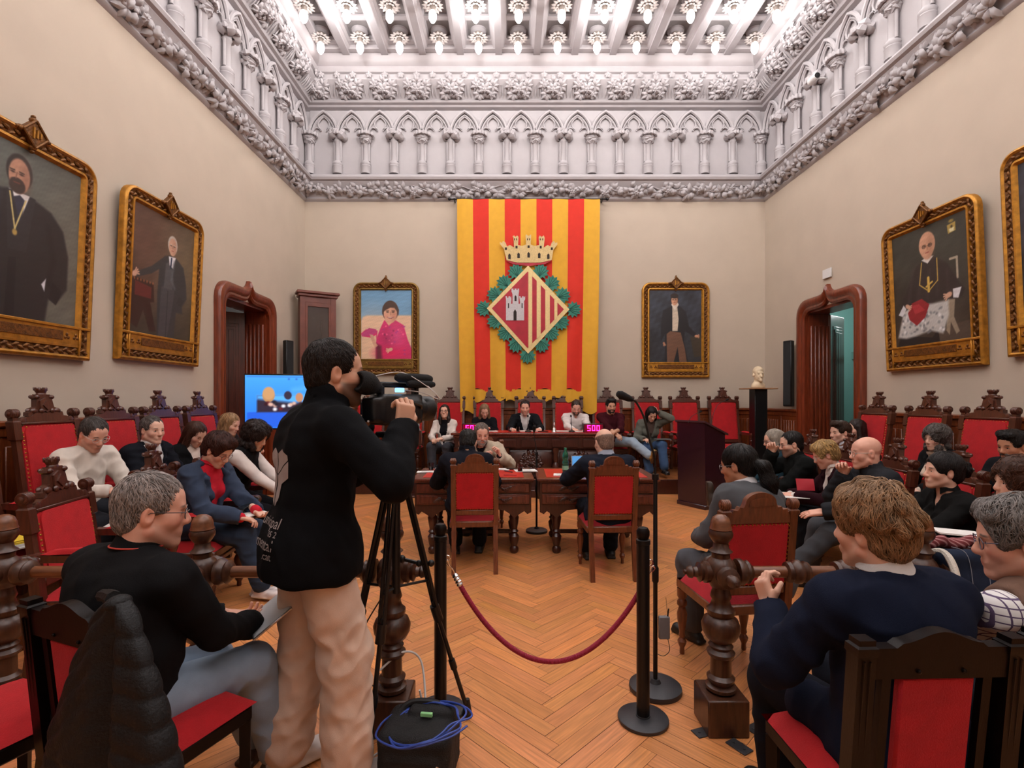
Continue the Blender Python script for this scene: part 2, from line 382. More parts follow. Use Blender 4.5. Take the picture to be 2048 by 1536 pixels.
# wainscot panelling
def wains(name,p,q,nrm,h=1.38):
    p=arr(p);q=arr(q);L=np.linalg.norm(q-p);d=(q-p)/L; M=Matrix(((d[0],-nrm[0],0,p[0]),(d[1],-nrm[1],0,p[1]),(0,0,1,0),(0,0,0,1))) # local y = into wall
    mb=MB(); mb.add(box(0,L,-.03,0,0,h),M); mb.add(box(0,L,-.07,0,h-.05,h,.012),M); mb.add(box(0,L,-.045,0,h-.13,h-.05,.01),M); mb.add(box(0,L,-.055,0,0,.16,.01),M)
    n=max(1,int(round(L/.72)))
    for i in range(n):
        a=i*L/n; b=(i+1)*L/n
        mb.add(box(a-.05,a+.05,-.045,0,.16,h-.13,.006),M)
        for k in range(6):
            w=(b-a-.14)/6; mb.add(box(a+.07+k*w+.004,a+.07+(k+1)*w-.004,-.042,0,.3,h-.2,.006),M)
    struct(name,mb,PANW)
wains('trim_5',(XL,YB),(XR,YB),(0,-1)); wains('trim_6',(XL,YF),(XL,LD0-.2),(1,0)); wains('trim_7',(XL,LD1+.18),(XL,YB),(1,0))
wains('trim_8',(XR,YF),(XR,RD0-.2),(-1,0)); wains('trim_9',(XR,RD1+.18),(XR,YB),(-1,0))
# ---------- doors: ogee headed frames, reveals and leaves ----------
def door(n,x,s,y0,y1,leaf_open):
    # s=+1: room lies towards +x ; local u = y
    root=thing('door_%d'%n,None,None); root['kind']='structure'; w=y1-y0; W=.2
    def outline(e):  # half outline from bottom to peak, e = outward offset
        a=-e; z=2.98+e; r=.16+e*.5; P=[(a,0),(a,z-r)]+[(a+r-r*math.cos(t),z-r+r*math.sin(t)) for t in np.linspace(.3,PI/2,6)]
        c=w/2; P+=[(c-.2,z),(c-.1,z+.015),(c-.05,z+.045),(c-.02,z+.085),(c,z+.13)]
        return P+[(2*c-u,v) for u,v in reversed(P[:-1])]
    mb=MB(); prof=[(0,.0),(0,.05),(.03,.07),(.06,.065),(.09,.09),(.14,.1),(.18,.085),(.2,.05),(.2,0)]
    rings=[[(x+s*d,y0+u,v) for u,v in outline(e)] for e,d in prof]
    mb.add(loft(rings,closed=False))
    for yy,a in ((y0,-1),(y1,1)):
        y2=yy+a*W; mb.add(box(min(x,x+s*.13),max(x,x+s*.13),min(yy,y2)-.02,max(yy,y2)+.02,0,.3,.015))
    fr=mb.build('door_frame',DOORW,root)
    mb=MB()
    for yy,a in ((y0,1),(y1,-1)):
        ya,yb=sorted((yy,yy+a*.03)); mb.add(box(min(x,x-s*.35),max(x,x-s*.35),ya,yb,0,3.0))
        for k in range(5):
            xx=x-s*(.03+k*.064); mb.add(box(min(xx,xx-s*.05),max(xx,xx-s*.05),min(yy,yy+a*.05),max(yy,yy+a*.05),.3,2.75,.008))
    mb.add(box(min(x,x-s*.35),max(x,x-s*.35),y0,y1,2.95,3.0)); mb.build('door_reveal',DOORW,root)
    for hy,ang,d in leaf_open:
        M=T(x-s*.33,hy,0)@RZ(ang); wl=w/2-.03; mb=MB()
        mb.add(box(0,wl,-.025,.025,.02,2.93,.004),M)
        for z0,z1 in ((.2,.95),(1.1,2.75)):
            for sd in (-1,1):
                mb.add(box(.09,wl-.09,sd*.025-.008,sd*.025+.008,z0,z1,.006),M); mb.add(box(.13,wl-.13,sd*.036-.008,sd*.036+.008,z0+.05,z1-.05,.012),M)
                for k in range(3): mb.add(box(.16+k*(wl-.32)/3,.13+(k+1)*(wl-.26)/3-.01,sd*.045-.006,sd*.045+.006,z0+.1,z1-.1,.006),M)
        lf=mb.build('door_leaf',DOORD,root); MB().add(sphere((wl-.05,-.06,1.05),.028),M).add(sphere((wl-.05,.06,1.05),.028),M).build('door_handle',BRASS,lf)
    return root
door(1,XL,1,LD0,LD1,[(LD0+.04,160,1),(LD1-.04,215,1)])
door(2,XR,-1,RD0,RD1,[(RD1-.04,38,1)])
# ---------- cornices, arcade and coffered ceiling ----------
def ring(prof,mb,mi=0):
    rr=[[(XL+p,YF+p,z),(XR-p,YF+p,z),(XR-p,YB-p,z),(XL+p,YB-p,z)] for p,z in prof]; V,F=loft(rr); mb.add((V,[tuple(reversed(f)) for f in F]),None,mi)
mb=MB(); ring([(0,5.34),(.03,5.36),(.045,5.385),(.03,5.41),(.03,5.42),(.16,5.66),(.16,5.67),(.2,5.69),(.215,5.73),(.2,5.765),(.17,5.78),(.14,5.81),(.1,5.83),(0,5.84)],mb); struct('trim_10',mb,PLASTER,angle=28)
mb=MB(); ring([(0,7.06),(.05,7.08),(.1,7.1),(.12,7.13),(.17,7.15),(.19,7.18),(.17,7.2),(.15,7.21),(.36,7.47),(.36,7.49),(.33,7.5),(.33,7.58),(.37,7.6),(.4,7.66),(.38,7.7),(.42,7.74),(.44,7.8),(.44,8.05),(.5,8.05)],mb); struct('trim_11',mb,PLASTER,angle=28)
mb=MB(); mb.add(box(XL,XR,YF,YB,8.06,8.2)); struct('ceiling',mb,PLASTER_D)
CX0,CX1,CY0,CY1=XL+.44,XR-.44,YF+.44,YB-.44
BX=[-3.0+.698*k for k in range(11)]
mb=MB()
for x in BX:
    P=[(-.06,7.86),(.06,7.86),(.06,7.9),(.1,7.92),(.1,7.96),(.14,7.98),(.16,8.06),(-.16,8.06),(-.14,7.98),(-.1,7.96),(-.1,7.92),(-.06,7.9)]
    mb.add(prism([(x+a,b) for a,b in P],CY0,CY1))
for y in (CY0,CY1-.0): mb.add(box(CX0,CX1,y-.01,y+.22 if y<0 else y+.01,7.98,8.06)); 
mb.add(box(CX0,CX1,CY1-.24,CY1,7.97,8.06,.01)); mb.add(box(CX0,CX1,CY1-.12,CY1,7.9,8.0,.01)); mb.add(box(CX0,CX0+.12,CY0,CY1,7.93,8.06,.01)); mb.add(box(CX1-.12,CX1,CY0,CY1,7.93,8.06,.01))
LROW=[9.02-.74*k for k in range(17)]
for y in LROW: mb.add(box(CX0,CX1,y-.37-.05,y-.37+.05,8.0,8.06,.01)); 
for y in LROW:
    for x in [BX[0]-.349+.698*k for k in range(12)]:
        mb.add(lathe([(.0,7.99),(.1,8.0),(.14,8.03),(.15,8.06)],16),T(x,y,0))
struct('trim_12',mb,PLASTER,angle=30)
# foliage
def clump(r,n=5,seed=0,flower=False):
    q=random.Random(seed); mb=MB()
    for i in range(n):
        a=(i-(n-1)/2)*48+q.uniform(-8,8); mb.add(leaf(r*q.uniform(.85,1.1),r*.3,r*.28),RZ(a)@RX(-14))
    if flower:
        for i in range(6): mb.add(leaf(r*.42,r*.2,r*.2),T(0,0,r*.22)@RZ(i*60)@RX(25))
        mb.add(sphere((0,0,r*.34),r*.13,8,5))
    return np.vstack(mb.v),mb.f
CL=[clump(.13,5,1),clump(.11,7,2,True),clump(.12,6,3)]; FL=clump(.1,6,9,True)
ROS=(lambda m:(np.vstack(m.v),m.f))((lambda m:[m.add(leaf(.05,.022,.02),RZ(i*72)@RX(20)) for i in range(5)] and m.add(sphere((0,0,.02),.016,6,4)))(MB()))
def wallsides(y0=2.6): # (origin function, length, dir angle) for left, back, right
    return [('L',YB-y0),('B',XR-XL),('R',YB-y0)]
def wmat(side,u,p,z,tilt):  # local x along wall, y up, z towards room, leaning 'tilt' deg over the room
    M=RX(90+tilt)
    if side=='B': return T(XL+u,YB-p,z)@M
    if side=='L': return T(XL+p,YB-u,z)@RZ(90)@M
    return T(XR-p,YB-u,z)@RZ(-90)@M
mb=MB()
for sd,L in wallsides():
    n=int(L/.2)
    for i in range(n):
        u=(i+.5)*L/n; q=rng
        if sd!='B' and u<.2: continue
        mb.add(CL[i%3],wmat(sd,u,.11,5.54+.045*math.sin(i*2.4),28)@T(0,-.03,0)@RZ(q.choice((70,-80,100,-60,180,20)))@S(q.uniform(1.15,1.4)))
        [mb.add(leaf(.13,.06,.045),wmat(sd,u+.08+.03*e,.1,5.53+.05*e,28)@RZ(q.uniform(0,360))) for e in (-1,1)]; mb.add(sphere((0,0,.03),(.035,.03,.025),8,5),wmat(sd,u+.1,.1,5.52,28))
    mb.add(tube([arr(wmat(sd,u,.12,5.54+.06*math.sin(u*7),28).translation) for u in np.arange(.1,L-.1,.08)],.012,6))
    for u in (.13,L-.13) if sd=='B' else ():
        for k in range(5): mb.add(leaf(.1,.06,.05),wmat(sd,u,.15,5.55,28)@RZ(72*k)@RX(15))
struct('trim_13',mb,PLASTER,angle=60)
mb=MB()
for sd,L in wallsides(4.2):
    n=int(L/.6)
    for i in range(n):
        u=(i+.5)*L/n
        if sd!='B' and u<.35: continue
        for k,(du,dv,sc,a) in enumerate([(0,0,1.45,0),(-.15,.06,1.15,60),(.15,.05,1.15,-60),(-.1,-.08,1.1,130),(.11,-.08,1.1,-130),(0,.11,1.0,0),(0,-.08,1.0,180)]):
            mb.add(FL if k in (0,6) else CL[k%3],wmat(sd,u+du,.28,7.34,38)@T(0,dv,.01 if k else .05)@RZ(a)@S(sc))
    for i in range(int(L/.06)):
        u=(i+.5)*.06; mb.add(leaf(.22,.016,.02,3),wmat(sd,u,.17,7.23,38)@RZ(6*math.sin(i*1.7)))
    for i in range(int(L/.295)): mb.add(ROS,wmat(sd,(i+.5)*.295,.35,7.54,0)@S(1.5))
    if sd=='B':
        for u in (.36,L-.36):
            for k in range(9): mb.add(CL[k%3],wmat(sd,u,.33,7.36+.03*(k%4),38)@RZ(40*k)@S(.8))
struct('trim_14',mb,PLASTER,angle=60)
# arcade
SP=.5388
def archpts(w,h,n=9): # pointed arch centreline, half width w, height h
    Rr=(w*w+h*h)/(2*w); a=math.asin(h/Rr); L=[(-w+Rr-Rr*math.cos(t),Rr*math.sin(t)) for t in np.linspace(0,a,n)]
    return L+[(-x,z) for x,z in reversed(L[:-1])]
def arcade_unit():
    mb=MB(); w=SP/2
    for yy,r,hh,ww in ((.085,.03,.43,w),(.05,.022,.37,w-.05)):
        mb.add(tube([(x,z+6.6,yy) for x,z in archpts(ww,hh)],r,6))
    # trefoil tracery
    for sx in (-1,1):
        lobe=[(sx*(w-.05),6.6),(sx*(w-.07),6.69),(sx*(w-.12),6.735),(sx*.085,6.72),(sx*.05,6.675)]
        mb.add(tube([(x,z,.045) for x,z in spline(lobe,4)],.014,6))
        lobe=[(sx*.055,6.69),(sx*.1,6.76),(sx*.105,6.83),(sx*.06,6.895),(0,6.94)]
        mb.add(tube([(x,z,.045) for x,z in spline(lobe,4)],.014,6))
    # filled tracery slab between outer arch and foils (two side webs)
    for sx in (-1,1):
        P=[(x*-sx if x<0 else x*sx,z+6.6) for x,z in archpts(w-.02,.4,8)[:8]]
        P=[(-sx*abs(x),z) for x,z in P]
        P+= [(-sx*.06,6.9),(-sx*.105,6.83),(-sx*.1,6.76),(-sx*.06,6.7),(-sx*.12,6.735),(-sx*(w-.07),6.69)]
        V,F=prism(P,-.03,.0); mb.add(([(x,z,-y) for x,y,z in V],F))
    mb.add(([(x,z,y) for x,y,z in box(-w,w,.0,.03,7.02,7.08)[0]],box(-w,w,.0,.03,7.02,7.08)[1]))
    # spandrel webs
    for sx in (-1,1):
        P=[(sx*w,7.03),(sx*.02,7.03)]+[(-sx*-abs(x),z+6.6) for x,z in reversed(archpts(w,.43,8)[:8])]
        V,F=prism(P,-.035,.0); mb.add(([(x,z,-y) for x,y,z in V],F))
    return np.vstack(mb.v),mb.f
def arcade_col(kind):
    mb=MB(); M=RX(-90)  # local z-up lathe into (x,up=y,out=z)
    pr=[(.095,5.84),(.095,5.97),(.1,5.98),(.088,6.0),(.1,6.03),(.085,6.06),(.06,6.08),(.055,6.1),(.055,6.44),(.07,6.455),(.07,6.47),(.06,6.49),(.085,6.58),(.1,6.6),(.1,6.63),(.05,6.66)]
    V,F=lathe(pr,12); V=arr(V); mb.add((np.stack([V[:,0],V[:,2],-V[:,1]],1)+arr([0,0,.06]),F))
    for sx in (-1,1):
        V,F=lathe([(.022,6.08),(.022,6.46)],8); V=arr(V); mb.add((np.stack([V[:,0]+sx*.06,V[:,2],-V[:,1]],1)+arr([0,0,.06]),F))
    q=random.Random(kind)
    for k in range(7):
        a=-75+25*k; M2=T(0,6.5+.05*(k%2),.06)@RY(a)@T(0,0,.07)@RX(q.uniform(-5,25) if kind else 10)@RZ(q.uniform(-40,40)+(0 if kind else 180))
        mb.add(leaf(.14,.08,.06) if kind else CL[0],M2@S(1.1 if kind else .9))
        mb.add(leaf(.09,.05,.05),T(0,6.57,.06)@RY(a+12)@T(0,0,.09)@RX(50)@RZ(q.uniform(-30,30)))
    return np.vstack(mb.v),mb.f
AU=arcade_unit(); AC=[arcade_col(0),arcade_col(1)]
def wbase(side,u):  # local x along wall, y up (absolute), z into room
    M=RX(90)
    if side=='B': return T(XL+u,YB,0)@M
    if side=='L': return T(XL,YB-u,0)@RZ(90)@M
    return T(XR,YB-u,0)@RZ(-90)@M
for n,(sd,L) in enumerate([('L',YB-3.2),('B',XR-XL),('R',YB-3.2)]):
    mb=MB(); off=.11 if sd=='B' else .12; k=int((L-2*off)/SP+.01) if sd!='B' else 16
    for i in range(k): mb.add(AU,wbase(sd,off+(i+.5)*SP))
    for i in range(k+1): 
        if sd=='B' or i>0: mb.add(AC[i%2],wbase(sd,off+i*SP))
    struct('trim_%d'%(15+n),mb,PLASTER,angle=50)
mb=MB(); mb.add(box(XL,XL+.012,YF,YB,5.8,8.06)); mb.add(box(XR-.012,XR,YF,YB,5.8,8.06)); mb.add(box(XL,XR,YB-.012,YB,5.8,8.06)); mb.add(box(XL,XR,YF,YF+.012,5.8,8.06)); struct('trim_18',mb,mat('arcade_paint','aca7a9',.7,var=.03,vscale=5))
# ---------- ceiling lamps ----------
BULB=mat('lit_bulb','ffffff',.4,emit='fff3ee',estr=9.0)
PETAL=mat('plaster_petals','b4aeab',.6); HUBM=mat('lamp_hub','8a8078',.6)
def make_lamp(loc,label):
    t=thing('ceiling_lamp',label,'lamp',loc,0,'rosette bulbs of the coffered ceiling')
    mb=MB()
    for i in range(14): mb.add(leaf(.1,.036,.02,3),RZ(i*360/14)@T(0,.08,-.05)@RX(-12)@S(1,1,-1))
    for i in range(9): mb.add(leaf(.07,.03,.02,3),RZ(i*40)@T(0,.04,-.05)@RX(-30)@S(1,1,-1))
    mb.build('petals',PETAL,t,angle=60)
    MB().add(lathe([(.09,0),(.085,-.04),(.045,-.06),(.035,-.1),(.04,-.12),(.036,-.15)],14)).build('socket',HUBM,t)
    MB().add(lathe([(.035,-.15),(.052,-.17),(.064,-.21),(.064,-.26),(.052,-.3),(.025,-.34),(.002,-.345)],14)).build('bulb',BULB,t)
    return t
LXS=[BX[0]-.349+.698*k for k in range(12)]
nth=['first','second','third','fourth','fifth','sixth','seventh','eighth','ninth','tenth','eleventh','twelfth']
proto=None
for j,y in enumerate(LROW):
    for i,x in enumerate(LXS):
        lb='lit petal-ringed ceiling bulb, %s from the left in the row %s'%(nth[i],'nearest the back wall' if j==0 else 'second from the back wall' if j==1 else 'number %d out from the back wall'%(j+1))
        if j<2 or True:
            if proto is None: t=proto=make_lamp((x,y,8.0),lb)
            else: t=dup(proto,(x,y,8.0),0,lb)
        if j>1: t['label']='lit petal-ringed ceiling bulb in the rows overhead, out of the picture'
bl=bpy.data.lights.new('bulb_light','POINT'); bl.energy=31; bl.color=(1,.965,.95); bl.shadow_soft_size=.12
for j in range(1,17,2):
    for i in ((1,4,7,10) if j%4==1 else (2,5,8,11)):
        l=bpy.data.objects.new('bulb_light',bl); COL.objects.link(l); l.location=(LXS[i],LROW[j],7.62)
BULB.cycles.emission_sampling='NONE'
cy=bpy.context.scene.cycles; cy.max_bounces=5; cy.diffuse_bounces=3; cy.glossy_bounces=2; cy.transmission_bounces=4; cy.use_adaptive_sampling=True; cy.adaptive_threshold=.035; cy.caustics_reflective=False; cy.caustics_refractive=False; cy.sample_clamp_indirect=4
W=bpy.data.worlds.new('world'); bpy.context.scene.world=W; W.use_nodes=True; W.node_tree.nodes['Background'].inputs[0].default_value=(.6,.55,.52,1); W.node_tree.nodes['Background'].inputs[1].default_value=.3
vs=bpy.context.scene.view_settings; vs.view_transform='Standard'; vs.look='None'; vs.gamma=1; vs.exposure=0.42; vs.use_curve_mapping=False
# ================= chairs =================
def turned(h,r=.03,seg=12):
    k=h; return lathe([(r*.45,0),(r*.55,.02*k),(r*.5,.1*k),(r*.9,.16*k),(r*1.0,.2*k),(r*.55,.25*k),(r*.75,.28*k),(r*.6,.33*k),(r*1.05,.52*k),(r*1.15,.62*k),(r*.7,.72*k),(r*1.1,.75*k),(r*1.1,.8*k),(r*.75,.84*k),(r*1.1,.88*k),(r*1.1,k)],seg)
def scroll(r=.034,w=.055):
    mb=MB(); n=26; P=[]
    for k in range(4): mb.add(lathe([(r*.98,0),(r*1.06,w*.06),(r*1.06,w*.19),(r*.94,w*.25)],14),RY(90)@T(0,0,-w/2+k*w*.25))
    for s in (-1,1):
        mb.add(lathe([(r*.45,0),(r*.5,.008),(.004,.014)],10),T(s*w/2,0,0)@RY(90*s)); mb.add(lathe([(r*.85,0),(r*.85,.004),(r*.6,.005)],12),T(s*w/2,0,0)@RY(90*s))
    return np.vstack(mb.v),mb.f
SCR=scroll()
def crest(s=1.0):
    mb=MB(); H=[(.15,-.01),(.145,.02),(.115,.025),(.1,.05),(.075,.06),(.066,.12),(.085,.13),(.082,.145),(.055,.15),(.052,.16)]
    P=H+[(-x,z) for x,z in reversed(H)]; mb.add(prism(P,-.022,.022))
    for sy in (-1,1):
        mb.add(prism([(0,.015),(.055,.05),(.05,.11),(0,.135),(-.05,.11),(-.055,.05)],sy*.022,sy*.034))
        mb.add(prism([(0,.035),(.036,.075),(0,.115),(-.036,.075)],sy*.034,sy*.042))
        for sx in (-1,1):
            mb.add(sphere((sx*.062,sy*.024,.14),(.02,.014,.016),8,6)); mb.add(sphere((sx*.1,sy*.02,.03),(.028,.016,.022),8,6)); mb.add(sphere((sx*.045,sy*.03,.03),(.02,.014,.02),8,6))
    mb.add(lathe([(.038,.15),(.04,.165),(.036,.17),(.05,.195),(.052,.205),(.03,.21)],14),S(1,.62,1))
    for k in range(9):
        a=k*40; mb.add(box(-.009,.009,-.006,.006,.19,.216,.002),S(1,.62,1)@RZ(a)@T(0,.046,0))
    return vf_any(mb)
def vf_any(mb): return np.vstack(mb.v),mb.f
CR=crest()
def cushion(x0,x1,y0,y1,z0,z1,n=10):
    def f(u,v):
        a=(2*u-1);b=(2*v-1); e=(1-abs(a)**6)*(1-abs(b)**6); return (x0+(x1-x0)*u,y0+(y1-y0)*v,z0+(z1-z0)*(e**.5 if e>0 else 0)*(.75+.25*math.cos(a*1.2)*math.cos(b*1.2)))
    V,F=grid(f,n,n); V=arr(V); V2=V.copy(); V2[:,2]=z0; m=len(V)
    rim=[i for i in range(n+1)]+[(j+1)*(n+1)-1 for j in range(1,n+1)]+[n*(n+1)+i for i in range(n-1,-1,-1)]+[j*(n+1) for j in range(n-1,0,-1)]
    F=list(F)+[tuple(m+i for i in reversed(rim))]; F+=[(rim[i],m+rim[i],m+rim[(i+1)%len(rim)],rim[(i+1)%len(rim)]) for i in range(len(rim))]
    F=[tuple(reversed(f)) if False else f for f in F]
    return np.vstack([V,V2]),F
def studs(mb,pts,r=.006):
    s=sphere((0,0,0),r,6,4)
    for p in pts: mb.add(s,T(*p))
def make_throne(H,name='throne_chair'):
    t=thing(name,'x','chair'); hp=H-.2; w=.27; lean=8
    def back(z): return -.23-(z-.45)*math.tan(R(lean)) if z>.45 else -.23-(.45-z)*.12
    MB().add(box(-.28,.28,-.25,.25,.37,.43,.008)).add(box(-.26,.26,.235,.262,.34,.375,.008)).build('seat_frame',CHW,t)
    MB().add(cushion(-.27,.27,-.24,.25,.43,.49)).build('seat',RED,t,angle=60)
    for s in (-1,1):
        MB().add(turned(.37,.036),T(s*.24,.215,0)).build('leg',CHW,t)
        MB().add(loft([[(s*.26+a,back(z)+b,z) for a,b in ((-.024,-.024),(.024,-.024),(.024,.024),(-.024,.024))] for z in (0,.2,.42)],cap=True)).build('leg',CHW,t)
        mb=MB(); mb.add(loft([[(s*.26+a*k,back(z)+b*k,z) for a,b in ((-.026,-.026),(.026,-.026),(.026,.026),(-.026,.026))] for z,k in ((.42,1),(.68,1),(.7,.75),(hp-.2,.75),(hp-.19,1.15),(hp-.06,1.15),(hp-.05,.8),(hp-.02,.8))],cap=True))
        mb.add(SCR,T(s*.26,back(hp)+.005,hp+.0)); mb.add(box(-.03,.03,-.012,.012,0,.05,.006),T(s*.26,back(hp)+.033,hp-.17)); mb.build('back_post',CHW,t)
        # arm
        az=.68; mb=MB()
        mb.add(loft([[(s*.29+a,y,z+b) for a,b in ((-.03,-.02),(.03,-.02),(.03,.02),(-.03,.02))] for y,z in ((back(az),az),(-.05,az-.01),(.12,az),(.2,az))],cap=True))
        mb.add(SCR,T(s*.29,.205,az-.015)@S(1.05,1.1,1.1)); am=mb.build('armrest',CHW,t)
        MB().add(cushion(s*.29-.027,s*.29+.027,-.2,.15,az+.018,az+.045,6)).build('arm_pad',RED,am,angle=60)
        MB().add(turned(.22,.03),T(s*.285,.2,.43)).build('arm_support',CHW,t)
    zt=hp-.08; zb=.56; A=Matrix(((1,0,0,0),(0,1,-math.tan(R(lean)),-.235+.45*math.tan(R(lean))),(0,0,1,0),(0,0,0,1)))
    P=[(-.235,zb),(.235,zb),(.235,zt-.05)]+[(.235-.05*(1-math.cos(a)),zt-.05+.05*math.sin(a)) for a in np.linspace(.3,PI/2,4)]; P+=[(-x,z) for x,z in reversed(P[2:])]
    bp=MB().add(prism(P,-.012,.03),A).add(prism([(x*.9,zb+(z-zb)*.96+.01) for x,z in P],.03,.04),A)
    bp.build('back_panel',RED,t)
    mb=MB(); pts=[]
    for z in np.arange(zb+.02,zt-.04,.03): pts+=[(-.225,.032,z),(.225,.032,z)]
    for x in np.arange(-.2,.21,.03): pts+=[(x,.032,zt-.02),(x,.032,zb+.015)]
    studs(mb,pts); mb2=MB().add(vf_any(mb),A); mb2.build('upholstery_studs',BRASS,t)
    mb=MB(); mb.add(box(-.24,.24,-.025,.03,zb-.06,zb,.008),A)
    P=[(-.24,zt-.01),(.24,zt-.01),(.24,zt+.03),(.215,zt+.045),(.2,zt+.03),(.17,zt+.055),(.13,zt+.06),(.1,zt+.085),(-.1,zt+.085),(-.13,zt+.06),(-.17,zt+.055),(-.2,zt+.03),(-.215,zt+.045),(-.24,zt+.03)]
    mb.add(prism(P,-.024,.03),A); 
    for s in (-1,1): mb.add(lathe([(.016,-.032),(.022,-.03),(.022,.03),(.016,.034)],10),A@T(s*.205,0,zt+.03)@RX(90))
    mb.add(box(-.23,.23,.03,.04,zt+.0,zt+.014,.004),A); mb.build('top_rail',CHW,t)
    MB().add(CR,A@T(0,0,zt+.07)@S(1,1,(H-zt-.07)/.216)).build('crest',CHW,t)
    return t
def make_deskchair():
    t=thing('desk_chair','x','chair'); H=1.07
    def bk(z): return -.2-max(0,z-.45)*.12-max(0,.45-z)*.16
    for s in (-1,1):
        MB().add(turned(.4,.027),T(s*.2,.2,0)).build('leg',CHW2,t)
        MB().add(loft([[(s*(.185+max(0,z-.4)*.02)+a,bk(z)+b,z) for a,b in ((-.02,-.02),(.02,-.02),(.02,.02),(-.02,.02))] for z in (0,.2,.42)],cap=True)).build('leg',CHW2,t)
        mb=MB().add(loft([[(s*.19+a*k,bk(z)+b*k,z) for a,b in ((-.021,-.02),(.021,-.02),(.021,.02),(-.021,.02))] for z,k in ((.42,1),(.94,1),(.95,1.25),(.965,1.25),(.975,.8),(.99,.8))],cap=True))
        mb.add(SCR,T(s*.19,bk(1.0),1.0)@S(.75,.8,.8)); mb.build('back_post',CHW2,t)
    MB().add(box(-.225,.225,-.22,.23,.4,.455,.008)).build('seat_frame',CHW2,t)
    MB().add(cushion(-.22,.22,-.2,.225,.455,.52)).build('seat',REDD,t,angle=60)
    A=Matrix(((1,0,0,0),(0,1,-.12,-.2+.054),(0,0,1,0),(0,0,0,1)))
    MB().add(box(-.172,.172,-.018,.022,.56,.9,.01),A).build('back_panel',RED,t)
    mb=MB(); pts=[]
    for z in np.arange(.575,.9,.022): pts+=[(-.166,y,z) for y in (-.018,.022)]+[(.166,y,z) for y in (-.018,.022)]
    for x in np.arange(-.15,.16,.022): pts+=[(x,y,z) for y in (-.018,.022) for z in (.567,.893)]
    studs(mb,pts,.0045); MB().add(vf_any(mb),A).build('upholstery_studs',BRASS,t)
    MB().add(box(-.172,.172,-.018,.02,.51,.56,.006),A).build('lower_rail',CHW2,t)
    P=[(.172,.9),(.172,.965),(.155,.958),(.15,.975),(.125,.972),(.115,.99),(.095,.985),(.085,1.01)]+[(.085*math.cos(a),1.01+.055*math.sin(a)) for a in np.linspace(.15,PI/2,7)]
    P=P+[(-x,z) for x,z in reversed(P[:-1])]
    mb=MB().add(prism(P,-.018,.018),A); mb.add(prism([(x*.8,.92+(z-.92)*.82) for x,z in P[7:-7]],-.024,.024),A); mb.build('crest_rail',CHW2,t)
    return t
def make_darkchair():
    t=thing('dark_chair','x','chair')
    def bk(z): return -.2-max(0,z-.45)*.1-max(0,.45-z)*.12
    for s in (-1,1):
        MB().add(lathe([(.02,0),(.026,.4)],4)).build('leg',BLKW,t).location=(s*.19,.19,0)
        MB().add(loft([[(s*.2+a,bk(z)+b,z) for a,b in ((-.024,-.022),(.024,-.022),(.024,.022),(-.024,.022))] for z in (0,.2,.42)],cap=True)).build('leg',BLKW,t)
        mb=MB().add(loft([[(s*.2+a*k,bk(z)+b*k,z) for a,b in ((-.024,-.022),(.024,-.022),(.024,.022),(-.024,.022))] for z,k in ((.42,1),(.89,1),(.895,1.15),(.915,1.15),(.92,.9),(.935,.9))],cap=True))
        for q in (-.008,.008): mb.add(tube([(s*.2+q,bk(z)-.023,z) for z in (.5,.7,.88)],.003,5))
        mb.build('back_post',BLKW,t)
        for x in (.135,): MB().add(loft([[(s*x+a,bk(z)+b,z) for a,b in ((-.012,-.01),(.012,-.01),(.012,.01),(-.012,.01))] for z in (.5,.84)],cap=True)).build('back_slat',BLKW,t)
    MB().add(box(-.21,.21,-.21,.21,.39,.45,.01)).build('seat_frame',BLKW,t)
    MB().add(cushion(-.215,.215,-.19,.22,.45,.5)).build('seat',RED,t,angle=60)
    A=Matrix(((1,0,0,0),(0,1,-.1,-.2+.045),(0,0,1,0),(0,0,0,1)))
    MB().add(box(-.1,.1,-.014,.014,.52,.83,.012),A).build('back_panel',REDD,t)
    MB().add(box(-.18,.18,-.016,.016,.48,.52,.006),A).build('lower_rail',BLKW,t)
    xs=np.linspace(-.18,.18,25); top=[(x,.925+.03*(math.cos(x/.11*PI/1.0)*.5+.5 if abs(x)<.11 else 0)-.012*(abs(x)>.11)) for x in xs]
    mb=MB().add(prism([(-.18,.83),(.18,.83)]+list(reversed(top)),-.018,.018),A)
    for s in (-1,1): mb.add(sphere((s*.06,-.02,.85),.006,8,5),A)
    mb.build('top_rail',BLKW,t)
    return t
# back row on the dais (facing the hall)
th0=make_throne(1.53); first=[True]
def put(proto,loc,rz,label,group=None,**k):
    if not proto.get('used'): proto['used']=1; o=proto; o.location=loc; o.rotation_euler=(0,0,R(rz)); o['label']=label; 
    else: o=dup(proto,loc,rz,label,**k); 
    if 'used' in o.keys() and o is not proto: del o['used']
    if group: o['group']=group
    return o
G='carved walnut armchairs with red velvet'
BR=[(-2.62,'leftmost, behind the camera operator'),(-1.88,'second from the left, behind the video camera'),(-1.13,'behind the woman in a white cardigan'),(-.4,'behind the blonde woman in black'),(.38,'in the middle, behind the man in a dark suit'),(1.08,'behind the bearded man in a white shirt'),(1.82,'behind the man in a maroon sweater'),(2.56,'behind the woman in a grey blazer'),(3.27,'empty, seen over the lectern'),(4.0,'empty, between the lectern and the bust')]
for x,w in BR: put(th0,(x,9.24,.242),180,'red-backed carved armchair on the dais, '+w,G)
sd0=make_throne(1.52)
LR=[(3.29,'nearest on the left wall, with yellow folders on the seat'),(4.0,'by the left wall, behind the man in a white sweater'),(4.68,'by the left wall, behind the man in a dark jacket'),(5.33,'by the left wall, behind the brown-haired woman in black'),(6.0,'by the left wall next to the door, behind the blonde woman')]
for y,w in LR: put(sd0,(-3.3,y,.12),-90,'red-backed carved armchair '+w,G)
